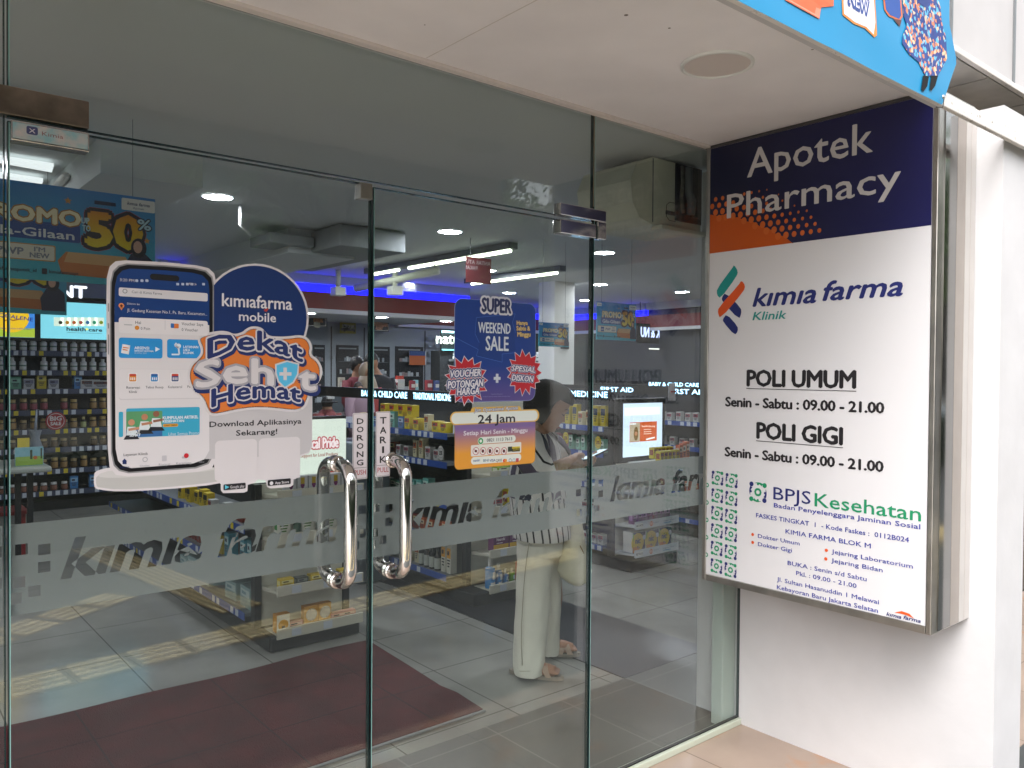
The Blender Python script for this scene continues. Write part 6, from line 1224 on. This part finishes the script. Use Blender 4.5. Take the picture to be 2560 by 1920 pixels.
BW, BN_, BP, BK_ = mat('blouse_white', '#E6E2E0', .8), mat('blouse_navy', '#232A42', .8), mat('blouse_purple', '#5A5068', .8), mat('blouse_black', '#17171B', .8)
body = MB()
# head, in its own frame: +x the face, z up the head
HC = P3(Zh, 735, 500, 0); TILT = R(27)
def HP(x, y, z):
    c_, s_ = math.cos(TILT), math.sin(TILT); X = x*c_+z*s_; Z_ = -x*s_+z*c_
    return HC+RH*X+FH*y+Vector((0, 0, 1))*Z_
ZF = [-.118, -.108, -.095, -.08, -.07, -.058, -.045, -.033, -.02, -.005, .012, .03, .05, .07, .09, .105, .114]
FR_ = [.058, .078, .084, .080, .088, .082, .082, .084, .082, .080, .086, .090, .090, .082, .064, .040, .006]
NZ = [0, 0, 0, 0, .006, .004, .012, .026, .022, .012, .002, 0, 0, 0, 0, 0, 0]
BK2 = [.01, .02, .035, .05, .058, .066, .074, .080, .086, .090, .094, .097, .097, .09, .07, .045, .006]
HW = [.018, .034, .046, .054, .058, .062, .065, .067, .069, .071, .072, .073, .072, .066, .052, .034, .006]
n = 36; vs = []
for z, f_, nz_, bk, hw in zip(ZF, FR_, NZ, BK2, HW):
    for k in range(n):
        t = 2*math.pi*k/n; ct, st_ = math.cos(t), math.sin(t); tt = (t+math.pi) % (2*math.pi)-math.pi
        ex = (f_ if ct > 0 else bk)*ct+nz_*math.exp(-(tt/.17)**2); ey = hw*st_*(1 if ct < 0 else (1-.12*ct))
        if abs(z+.002) < .012 and .25 < abs(tt) < .65: ex -= .006
        vs.append(HP(ex, -ey, z))
body.add(vs, [(i*n+k, i*n+(k+1) % n, (i+1)*n+(k+1) % n, (i+1)*n+k) for i in range(len(ZF)-1) for k in range(n)]+[tuple(range(n))[::-1], tuple((len(ZF)-1)*n+k for k in range(n))], SKIN, True)
body.tube([HP(-.02, 0, -.05), HP(-.045, 0, -.11), P3(Zp, 350, 330, 0), P3(Zp, 350, 370, 0)], [.052, .05, .055, .07], SKIN, 16)
loft(body, C0, Zp, [(330, 420, 330, 0, .09), (275, 440, 360, 0, .13), (255, 440, 450, 0, .12), (250, 450, 600, 0, .11), (250, 455, 760, 0, .12), (255, 450, 850, 0, .12)], SKIN)
ND, FD = -.155, .16
body.tube([P3(Zp, 330, 830, -.06), P3(Zp, 318, 1150, -.12), P3(Zp, 290, 1500, ND), P3(Zp, 285, 1552, ND)], [.07, .045, .030, .034], SKIN, 14)
body.tube([P3(Zp, 385, 830, .07), P3(Zp, 428, 1150, .12), P3(Zp, 405, 1400, FD), P3(Zp, 395, 1440, FD)], [.07, .045, .030, .034], SKIN, 14)
def foot(heel, toe):
    h = Vector(heel); t_ = Vector(toe); d = (t_-h); L = d.length; d.normalize(); q = Vector((-d.y, d.x, 0)); up = Vector((0, 0, 1))
    body.tube([h+d*.03+up*.07, h+d*.08+up*.062, h+d*.14+up*.05, h+d*(L-.035)+up*.042], [.032, .034, .036, .028], SKIN, 12)
    for i in range(5):
        o_ = q*(-.030+.0155*i); ln = .02-.003*abs(i-1)
        body.tube([h+d*(L-.06)+o_+up*.044, h+d*(L-.035+ln*.4)+o_+up*.045, h+d*(L-.03+ln)+o_+up*.040], [.0085, .0085, .006], SKIN, 8)
    return h, d, q, L
fn = foot((2.640, 3.145, 0), (2.775, 2.915, 0)); ff = foot((2.925, 3.262, 0), (3.088, 3.112, 0))
# arms and hands
def hand(wr, kn, up_, tips, thumb):
    body.tube([wr, (Vector(wr)+Vector(kn))/2, kn], [.026, .036, .034], SKIN, 12, flat=.55)
    for f_ in tips: body.tube(f_, [.0095, .009, .0085, .007][:len(f_)], SKIN, 8)
    body.tube(thumb, [.012, .0105, .008], SKIN, 8)
S3 = lambda x, y, d: P3(Zh, x, y, d)
el1 = P3(Zp, 345, 520, -.20); el2 = P3(Zp, 372, 505, .16)
body.tube([P3(Zp, 300, 350, -.15), P3(Zp, 300, 450, -.2), el1, S3(900, 1440, -.20), S3(1040, 1350, -.17)], [.05, .045, .04, .036, .026], SKIN, 14)
body.tube([P3(Zp, 385, 360, .13), P3(Zp, 400, 440, .17), el2, S3(1060, 1440, .06), S3(1250, 1400, -.02)], [.05, .042, .038, .032, .026], SKIN, 14)
hand(S3(1040, 1350, -.17), S3(1135, 1300, -.15), None,
     [[S3(1130, 1272, -.15), S3(1195, 1244, -.14), S3(1255, 1246, -.11), S3(1285, 1268, -.09)], [S3(1130, 1295, -.16), S3(1195, 1270, -.15), S3(1250, 1285, -.12), S3(1270, 1310, -.10)],
      [S3(1130, 1320, -.16), S3(1190, 1330, -.16), S3(1235, 1352, -.13), S3(1262, 1385, -.11)], [S3(1125, 1345, -.16), S3(1180, 1370, -.16), S3(1225, 1395, -.14), S3(1250, 1420, -.12)]],
     [S3(1090, 1290, -.14), S3(1150, 1250, -.10), S3(1215, 1235, -.07)])
hand(S3(1250, 1405, -.02), S3(1330, 1365, -.06), None,
     [[S3(1330, 1330, -.05), S3(1390, 1300, -.08), S3(1440, 1290, -.11), S3(1462, 1318, -.13)], [S3(1335, 1350, -.05), S3(1400, 1335, -.08), S3(1445, 1330, -.12), S3(1455, 1362, -.14)],
      [S3(1330, 1375, -.05), S3(1390, 1370, -.08), S3(1425, 1372, -.12), S3(1432, 1400, -.13)], [S3(1320, 1395, -.05), S3(1365, 1400, -.08), S3(1395, 1405, -.11), S3(1400, 1425, -.12)]],
     [S3(1300, 1360, -.06), S3(1390, 1270, -.06), S3(1490, 1205, -.05)])
woman = remeshed(body, 'person', SKIN, .0048, 5)
tag(woman, 'woman with black bobbed hair in striped blouse and cream trousers looking down at a phone', 'person')
def child(mb, name, par=woman, **kw): return mb.build(name, par, **kw)
# hair: a rounded bob
b = MB(); HAIRM = mat('black_hair', '#070607', .75, noise=.3, nscale=60, spec=.15); n = 44; vs = []
ZHh = [.138, .134, .122, .105, .085, .06, .035, .01, -.015, -.04, -.06, -.08, -.10]
RF = [.01, .045, .075, .095, .108, .106, .06, .05, .045, .042, .04, .03, .02]; RB = [.01, .05, .085, .11, .125, .135, .14, .14, .138, .132, .122, .108, .09]; RW = [.01, .045, .07, .088, .098, .104, .106, .106, .105, .102, .096, .086, .07]
for j, (z, f_, bk, hw) in enumerate(zip(ZHh, RF, RB, RW)):
    for k in range(n):
        t = 2*math.pi*k/n; ct, st_ = math.cos(t), math.sin(t); w_ = 1+.015*math.sin(11*t+j*.4)+.01*math.sin(23*t)
        if z < .05 and ct > 0: X = f_*ct*.9-.012*(1 if ct > .35 else ct/.35)*0; Y_ = hw*st_; 
        else: X = (f_ if ct > 0 else bk)*ct; Y_ = hw*st_
        vs.append(HP(X*w_+(-.006), -Y_*w_, z))
fs = []
for j in range(len(ZHh)-1):
    for k in range(n):
        t = 2*math.pi*(k+.5)/n; tt = (t+math.pi) % (2*math.pi)-math.pi
        if ZHh[j+1] < .055 and abs(tt) < (1.30 if ZHh[j+1] > -.02 else 1.2): continue
        fs.append((j*n+k, (j+1)*n+k, (j+1)*n+(k+1) % n, j*n+(k+1) % n))
b.add(vs, fs, HAIRM, True); child(b, 'hair')
b = MB()
for s_ in (-1, 1): b.tube([HP(.094, s_*.012, .022), HP(.088, s_*.035, .032), HP(.07, s_*.052, .026)], [.0015, .0025, .0012], mat('brow_brown', '#3A2A22', .7), 6)
child(b, 'eyebrow')
b = MB()
for s_ in (-1, 1): b.tube([HP(.083, s_*.018, -.001), HP(.081, s_*.032, -.005), HP(.068, s_*.048, -.002)], [.0014, .0026, .0012], mat('lash_dark', '#241915', .6), 6)
child(b, 'eyelid')
b = MB(); b.tube([HP(.083, -.02, -.074), HP(.0945, -.006, -.070), HP(.0945, .006, -.070), HP(.083, .02, -.074)], [.002, .0042, .0042, .002], mat('lip_red', '#8A3E38', .45), 8); b.tube([HP(.080, -.018, -.080), HP(.089, 0, -.080), HP(.080, .018, -.080)], [.002, .004, .002], mat('lip_red', '#8A3E38'), 8); child(b, 'lips')
# blouse with bold stripes
STR = [BW]*5+[BK_]+[BW]*4+[BP]*5+[BW]*2+[BK_]+[BN_]*6+[BW]*5+[BK_]*1+[BW]*4+[BP]*6
STL = [BW]*3+[BK_]+[BW]*4+[BK_]
b = MB(); up_r = [(338, 398, 296, 0, .065), (318, 408, 306, 0, .085), (288, 428, 325, 0, .12), (258, 446, 352, 0, .155), (232, 458, 395, -.01, .17), (205, 466, 440, -.01, .175), (192, 476, 490, -.01, .18), (188, 484, 560, -.01, .185), (190, 492, 620, -.01, .185)]
loft(b, C0, Zp, up_r, BW, 90, [STR[i % len(STR)] for i in range(90)], (False, False), .006, 4)
lo_r = [(190, 492, 620, -.01, .185), (196, 500, 690, -.01, .19), (204, 510, 760, -.01, .195), (212, 517, 812, -.01, .20), (214, 517, 828, -.01, .20), (216, 514, 829, -.01, .195)]
loft(b, C0, Zp, lo_r, BW, 108, [STL[i % len(STL)] for i in range(108)], (False, True), .012, 4)
child(b, 'blouse')
b = MB()
def sleeve(pts, rad, seq):
    n_ = len(seq); pts = [Vector(p) for p in pts]; vs = []; up = None
    for i, p in enumerate(pts):
        d = (pts[min(i+1, len(pts)-1)]-pts[max(i-1, 0)]).normalized()
        if up is None: up = Vector((0, 0, 1)) if abs(d.z) < .9 else Vector((1, 0, 0))
        a_ = d.cross(up).normalized(); c_ = a_.cross(d).normalized(); up = c_
        for k_ in range(n_): t = 2*math.pi*k_/n_; vs.append(p+(a_*math.cos(t)+c_*math.sin(t))*rad[i]*(1+.03*math.sin(5*t+i)))
    base = len(b.v); b.v += [tuple(v) for v in vs]
    for i in range(len(pts)-1):
        for k_ in range(n_): b.f.append([base+i*n_+k_, base+i*n_+(k_+1) % n_, base+(i+1)*n_+(k_+1) % n_, base+(i+1)*n_+k_]); b.m.append(b.mi(seq[k_])); b.smooth.append(True)
seq = [BP]*6+[BW]*4+[BK_]+[BW]*4+[BN_]*7+[BW]*5+[BK_]+[BW]*3+[BP]*5+[BW]*4+[BK_]
sleeve([P3(Zp, 318, 330, -.07), P3(Zp, 310, 370, -.13), P3(Zp, 320, 430, -.19), P3(Zp, 345, 480, -.21), P3(Zp, 400, 492, -.20), P3(Zp, 432, 480, -.20)], [.06, .085, .088, .088, .078, .072], seq)
sleeve([P3(Zp, 395, 330, .06), P3(Zp, 415, 370, .11), P3(Zp, 440, 420, .14), P3(Zp, 448, 455, .12), P3(Zp, 470, 462, .09)], [.055, .08, .085, .075, .06], seq)
child(b, 'sleeve')
b = MB()
loft(b, C0, Zp, [(228, 468, 780, 0, .15), (230, 470, 830, 0, .155), (232, 472, 880, 0, .16), (236, 470, 915, 0, .15)], TROU, 40, None, (True, False), .01, 1)
loft(b, C0, Zp, [(234, 440, 860, -.05, .12), (233, 424, 940, -.07, .105), (232, 412, 1010, -.085, .10), (228, 405, 1100, -.1, .098), (222, 398, 1200, -.12, .095), (218, 390, 1300, -.135, .092), (214, 383, 1400, -.145, .09), (213, 375, 1490, ND, .088), (215, 369, 1530, ND, .088), (218, 366, 1537, ND, .085)], TROU, 40, None, (False, False), .03, 2)
loft(b, C0, Zp, [(318, 470, 860, .07, .11), (342, 469, 940, .09, .10), (360, 468, 1010, .105, .09), (372, 466, 1100, .12, .085), (380, 462, 1200, .13, .082), (374, 457, 1300, .145, .08), (360, 455, 1380, FD, .08), (352, 456, 1424, FD, .08), (354, 453, 1432, FD, .078)], TROU, 40, None, (False, False), .03, 3)
tr_ = child(b, 'trousers'); b = MB()
SEAM = mat('seam_thread', '#B5AE9A', .9)
b.tube([P3(Zp, x, y, d) for x, y, d in ((300, 850, -.172), (287, 920, -.172), (276, 1010, -.182), (268, 1100, -.196), (262, 1200, -.212), (256, 1300, -.225), (256, 1400, -.234), (262, 1500, -.242))], .0022, SEAM, 5); b.tube([P3(Zp, x, y, d) for x, y, d in ((216, 1524, -.17), (250, 1530, -.235), (300, 1530, -.244), (350, 1524, -.215))], .0018, SEAM, 5); b.build('seam', tr_)
SOLE = mat('taupe_sandal', '#8E8274', .6); STRAP = mat('beige_strap', '#B59A86', .45)
def sandal(h, d, q, L):
    b = MB(); out = []
    for k_ in range(22):
        t = 2*math.pi*k_/22; x = math.cos(t); y = math.sin(t); out.append(h+d*(L/2-.005+x*(L/2+.012))+q*y*(.036+.008*x))
    vs = [p+Vector((0, 0, .004)) for p in out]+[p+Vector((0, 0, .024)) for p in out]; n_ = 22
    b.add(vs, [tuple(range(n_))[::-1], tuple(range(n_, 2*n_))]+[(i, (i+1) % n_, (i+1) % n_+n_, i+n_) for i in range(n_)], SOLE)
    o = child(b, 'sandal'); up = Vector((0, 0, 1)); b = MB()
    for a0, a1 in ((.52, .78), (.78, .52)):
        pts = [h+d*L*a0-q*.043+up*.022, h+d*L*(a0*.8+a1*.2)-q*.040+up*.044, h+d*L*(a0*.65+a1*.35)-q*.026+up*.066, h+d*L*(a0+a1)/2+up*.076, h+d*L*(a0*.35+a1*.65)+q*.026+up*.066, h+d*L*(a0*.2+a1*.8)+q*.040+up*.044, h+d*L*a1+q*.043+up*.022]
        vs = []
        for p_ in pts: vs += [p_-d*.0145, p_+d*.0145, p_+d*.0145+up*.003, p_-d*.0145+up*.003]
        b.add(vs, [(4*i_+k_, 4*i_+(k_+1) % 4, 4*i_+4+(k_+1) % 4, 4*i_+4+k_) for i_ in range(len(pts)-1) for k_ in range(4)], STRAP)
    b.build('strap', o)
sandal(*fn); sandal(*ff)
# phone in her hands, bag over the arm
ph_ = thing('phone', S3(1440, 1270, -.09), 'dark slim phone held in both hands of the woman', 'phone')
pA, pB = S3(1262, 1345, -.1), S3(1600, 1178, -.02); dd = (pB-pA); L_ = dd.length; dd.normalize(); sd_ = (FH*.75-RH*.1).normalized(); nn_ = dd.cross(sd_).normalized(); sd_ = nn_.cross(dd).normalized()
T = Matrix((dd, sd_, nn_)).transposed().to_4x4(); T.translation = (pA+pB)/2
b = MB(); b.bbox(-L_/2, L_/2, -.037, .037, -.0045, .0045, BLACK, .003, T); b.build('case', ph_)
b = MB(); b.box(-L_/2+.004, L_/2-.004, -.034, .034, .0047, .0052, E('#A8BCC8', .6), T); b.build('lit_screen', ph_)
bag = thing('tote_bag', P3(Zp, 535, 900, -.02), 'soft cream cloth bag hanging from the arm of the woman', 'bag'); CB = mat('cream_bag_cloth', '#E2DBC2', .9, noise=.12, nscale=6, bump=.5, bscale=12)
b = MB(); loft(b, C0, Zp, [(506, 566, 748, -.03, .02), (504, 574, 790, -.03, .035), (490, 584, 830, -.03, .05), (474, 594, 880, -.03, .06), (460, 604, 930, -.03, .065), (448, 613, 980, -.03, .065), (443, 622, 1010, -.03, .06), (460, 616, 1040, -.03, .05), (490, 598, 1065, -.03, .04), (525, 575, 1084, -.03, .02)], CB, 36, None, (True, True), .03, 8); b.build('pouch', bag)
b = MB(); b.tube([P3(Zp, 520, 760, -.03), P3(Zp, 490, 650, -.02), P3(Zp, 462, 520, .02), P3(Zp, 470, 470, .05), P3(Zp, 500, 540, .06), P3(Zp, 545, 680, .0), P3(Zp, 555, 760, -.02)], [.012, .012, .012, .012, .012, .012, .012], CB, 8); b.tube([P3(Zp, 560, 880, -.09), P3(Zp, 580, 920, -.085)], .003, mat('brown_loop', '#8A6A3E', .6), 6); b.build('handle', bag)

# people further back at the counter
def shopper(lab, Y, hx, hy, hr, xl, xr, ysh, top, hair, style='hair', low='#2A2C34', lean=0, skin='#9A6E54', sit=0):
    pl = YP(Y); S_ = lambda x, y: pl.hit(*Zk(x, y)); hc = S_(hx, hy); r_ = (S_(hx+hr, hy)-hc).length*.92; a = S_(xl, ysh); c = S_(xr, ysh); cx = (a.x+c.x)/2; hw = abs(c.x-a.x)/2; zs = a.z
    b = MB(); SK = mat('skin_'+skin.strip('#'), skin, .55)
    b.sphere((hc.x, Y, hc.z), r_, SK, 20, (.85, .95, 1.15)); b.tube([(hc.x, Y, hc.z-r_*.6), (cx, Y, zs+.02), (cx, Y, zs-.1)], [.05, .055, .07], SK, 12)
    n_ = 24; prof = [(zs+.01, hw*.45, .07), (zs-.04, hw*.85, .10), (zs-.1, hw, .12), (zs-.3, hw*.9, .12), (max(.5, zs-.5), hw*.85, .12), (max(.45, zs-.62), hw*.85, .13)]
    def tor(mb, m, s, pr):
        vs = [(cx+math.cos(2*math.pi*k_/n_)*w*s, Y+math.sin(2*math.pi*k_/n_)*dd_*s, z) for z, w, dd_ in pr for k_ in range(n_)]
        mb.add(vs, [(i*n_+k_, (i+1)*n_+k_, (i+1)*n_+(k_+1) % n_, i*n_+(k_+1) % n_) for i in range(len(pr)-1) for k_ in range(n_)]+[tuple(range(n_)), tuple((len(pr)-1)*n_+k_ for k_ in range(n_))[::-1]], m, True)
    tor(b, SK, .9, prof)
    for s_ in (-1, 1):
        b.tube([(cx+s_*hw*.85, Y, zs-.06), (cx+s_*hw*1.02, Y-.03, zs-.3), (cx+s_*hw*.8, Y-.2, zs-.46), (cx+s_*hw*.6, Y-.28, zs-.44)], [.045, .04, .03, .03], SK, 10)
        b.tube([(cx+s_*hw*.4, Y, prof[-1][0]+.05), (cx+s_*hw*.45, Y, .45), (cx+s_*hw*.45, Y, .08)], [.08, .06, .045], SK, 10); b.tube([(cx+s_*hw*.45, Y+.05, .04), (cx+s_*hw*.45, Y-.16, .035)], [.04, .03], SK, 10)
    o = remeshed(b, 'person', SK, .014, 3); tag(o, lab, 'person', None)
    b = MB(); tor(b, C(top, .8), 1.06, prof)
    for s_ in (-1, 1): b.tube([(cx+s_*hw*.8, Y, zs-.04), (cx+s_*hw*1.05, Y-.03, zs-.3), (cx+s_*hw*.9, Y-.14, zs-.42)], [.07, .062, .055], C(top, .8), 12)
    b.build('shirt', o)
    b = MB()
    for s_ in (-1, 1): b.tube([(cx+s_*hw*.4, Y, prof[-1][0]+.06), (cx+s_*hw*.45, Y, .45), (cx+s_*hw*.45, Y, .08)], [.11, .085, .075], C(low, .8), 12)
    b.build('trousers', o); b = MB(); HM = C(hair, .6)
    if style == 'scarf':
        b.sphere((hc.x, Y+.02, hc.z+.01), r_*1.12, HM, 22, (.92, .95, 1.2)); tor(b, HM, 1.0, [(hc.z-r_*.4, r_*.95, r_*.95), (zs+.02, hw*.75, .13), (zs-.07, hw*.95, .15), (zs-.12, hw*.9, .145)])
        b.build('headscarf', o); f_ = MB(); f_.sphere((hc.x, Y-r_*.42, hc.z-.01), r_*.8, SK, 18, (.75, .9, 1.0)); f_.build('face', o); f_ = MB(); f_.sphere((hc.x, Y-r_*.62, hc.z-.05), r_*.62, C('#B8453A', .8), 16, (.9, .9, .75)); f_.build('face_mask', o)
    elif style == 'cap':
        b.sphere((hc.x, Y, hc.z+.02), r_*1.12, HM, 22, (.9, 1, 1.05)); b.bbox(hc.x-.07, hc.x+.07, Y-r_*1.9, Y-r_*.5, hc.z+.02, hc.z+.035, HM, .006); b.bbox(hc.x-.03, hc.x+.05, Y-r_*1.12-.004, Y-r_*1.12+.03, hc.z+.06, hc.z+.09, C('#C8C8C8'), .002); b.build('cap', o)
    else:
        b.sphere((hc.x, Y+.015, hc.z+.015), r_*1.08, HM, 22, (.9, 1, 1.15)); b.sphere((hc.x, Y+r_*.8, hc.z-.03), r_*.55, HM, 14); b.build('hair', o)
shopper('person with dark tied hair and dark red top standing at the counter', 8.95, 850, 850, 95, 690, 960, 1020, '#6E1E2C', '#15110F')
shopper('person in black top with short dark hair seen from behind at the counter', 8.7, 1050, 800, 95, 900, 1330, 985, '#1C1B20', '#15110F')
shopper('person in beige headscarf with orange red face mask near the door line', 8.35, 985, 950, 100, 830, 1130, 1120, '#9A3A38', '#94826E', 'scarf')
shopper('person with long hair in a pale pink blouse below the counter people', 7.9, 870, 1170, 62, 740, 1010, 1255, '#8A7280', '#3A2A26')
shopper('person in black cap and red shirt sitting low beside the badge', 7.72, 430, 1390, 78, 300, 560, 1470, '#7A3A3C', '#121216', 'cap')

# ---------------------------------------------------------------- across the street (seen as reflections)
def tree(x, y, h, r, seed, lab):
    rnd = random.Random(seed); t = thing('street_tree', (x, y, -.16), lab, 'tree', 'trees across the road')
    b = MB(); BARK = mat('tree_bark', '#4A3F34', .9, noise=.4, nscale=8)
    b.tube([(x, y, -.17), (x+.1, y, h*.25), (x-.05, y+.1, h*.5), (x, y, h*.8)], [.24, .19, .14, .05], BARK, 12)
    limbs = []
    for i in range(8):
        a = rnd.uniform(0, 6.28); z0 = h*rnd.uniform(.38, .6); e = Vector((x+math.cos(a)*r*.7, y+math.sin(a)*r*.7, z0+h*rnd.uniform(.12, .35))); limbs.append(e); b.tube([(x, y, z0), (Vector((x, y, z0))+e)/2+Vector((0, 0, .2)), e], [.1, .06, .02], BARK, 7)
    b.build('trunk', t); cl = limbs+[Vector((x+rnd.uniform(-r, r)*.7, y+rnd.uniform(-r, r)*.7, h*rnd.uniform(.55, 1))) for _ in range(22)]
    ms = [mat('leaf_dark', '#23361A', .6), mat('leaf_mid', '#3E5A28', .6), mat('leaf_light', '#5C7A38', .6)]; b = MB()
    for c in cl:
        cr = rnd.uniform(.35, .75)*r*.38; m_ = rnd.choice(ms)
        for _ in range(120):
            v = Vector((rnd.gauss(0, 1), rnd.gauss(0, 1), rnd.gauss(0, .7))).normalized()*cr*rnd.random()**.4; p = c+v; s_ = rnd.uniform(.06, .13)
            a_ = Vector((rnd.gauss(0, 1), rnd.gauss(0, 1), rnd.gauss(0, .6))).normalized(); q_ = a_.orthogonal().normalized(); w_ = a_.cross(q_)*.5
            b.add([p-q_*s_, p+w_*s_, p+q_*s_, p-w_*s_], [(0, 1, 2, 3)], m_ if rnd.random() < .7 else rnd.choice(ms))
    b.build('crown', t)
for i, (x, y, h, r) in enumerate(((-3.5, -6.2, 6.5, 2.6), (1.5, -14.8, 8, 3.4), (5.5, -6.4, 7, 2.9), (9.8, -14.6, 8.5, 3.6), (13, -6.0, 6.8, 2.8), (19, -15, 9, 4), (25, -6.5, 7, 3), (16.5, -5.9, 7, 2.6), (31, -6.2, 7.5, 3.2), (39, -13, 9, 4), (50, -16, 10, 5))): tree(x, y, h, r, i, ['tree'][0]+' across the road, %s along the row and seen only as a reflection' % ['first', 'second', 'third', 'fourth', 'fifth', 'sixth', 'seventh', 'eighth', 'ninth', 'tenth', 'eleventh'][i])
t = thing('street_building', (12, -24, 0), 'grey building across the road, reflected in the shop glass', 'building')
b = MB(); b.box(-25, 95, -32, -24, -.16, 9, mat('street_wall', '#57544F', .8, noise=.2, nscale=1)); b.build('wall', t)
b = MB()
for i in range(35):
    for j in range(2): b.box(-23+i*3.3, -21.2+i*3.3, -23.98, -23.9, 1+j*4, 3.2+j*4, mat('street_window', '#1E262C', .15))
b.build('window', t, kind='stuff'); b = MB(); b.box(-25.3, 95.3, -24.2, -23.9, 9, 9.3, CREAM); b.build('parapet', t)
hg = MB(); rnd = random.Random(77); hm = [mat('hedge_dark', '#1E2E16', .7), mat('hedge_mid', '#33482A', .7)]  # added hedge, out of view, screens the bright road from the glass
hg.box(-20, 60, -3.95, -3.5, -.004, .78, hm[0])
for i in range(9000):
    x = rnd.uniform(-6, 34); f_ = rnd.random(); y, z = (-3.5+rnd.uniform(-.02, .06), rnd.uniform(.02, .85)) if f_ < .6 else (rnd.uniform(-4, -3.45), .78+rnd.uniform(-.02, .1)); s_ = rnd.uniform(.025, .05); a_ = Vector((rnd.gauss(0, 1), rnd.gauss(0, 1), rnd.gauss(0, 1))).normalized(); q_ = a_.orthogonal().normalized(); w_ = a_.cross(q_)*.6; p = Vector((x, y, z)); hg.add([p-q_*s_, p+w_*s_, p+q_*s_, p-w_*s_], [(0, 1, 2, 3)], rnd.choice(hm))
tag(hg.build('added_hedge'), 'low hedge added along the unseen kerb to darken the street reflection in the glass', 'hedge')
CX = 24
ct = thing('parked_car', (24, -5.9, 0), 'pale blue car parked at the kerb, mirrored in the steel side of the sign', 'car')
b = MB(); sec = [(-2.1, .35, .62), (-1.9, .3, .85), (-1.1, .28, .92), (-.6, .28, 1.38), (.6, .28, 1.42), (1.2, .28, .98), (1.95, .3, .88), (2.1, .36, .6)]
vs = []
for xx, z0, z1 in sec:
    for yy, zz in ((-.85, z0), (-.88, (z0+z1)/2), (-.66, z1), (.66, z1), (.88, (z0+z1)/2), (.85, z0)): vs.append((CX+xx, -5.9+yy, zz-.15))
b.add(vs, [(i*6+k_, i*6+(k_+1) % 6, (i+1)*6+(k_+1) % 6, (i+1)*6+k_) for i in range(7) for k_ in range(6)]+[tuple(range(6))[::-1], tuple(42+k_ for k_ in range(6))], mat('car_paint', '#8FA6BC', .25, coat=1), True); b.build('body', ct)
for xx in (-1.3, 1.35):
    for yy in (-.86, .7):
        b = MB(); b.tube([(CX+xx, -5.9+yy, .15), (CX+xx, -5.9+yy+.17, .15)], .31, mat('tyre', '#17171A', .8), 24); b.build('wheel', ct)
b = MB(); b.box(CX-.55, CX+.65, -5.0205, -5.015, .85, 1.12, mat('street_window', '#1E262C')); b.box(CX-.55, CX+.65, -5.1, -5.0206, .85, 1.12, mat('street_window', '#1E262C')); b.build('window', ct)
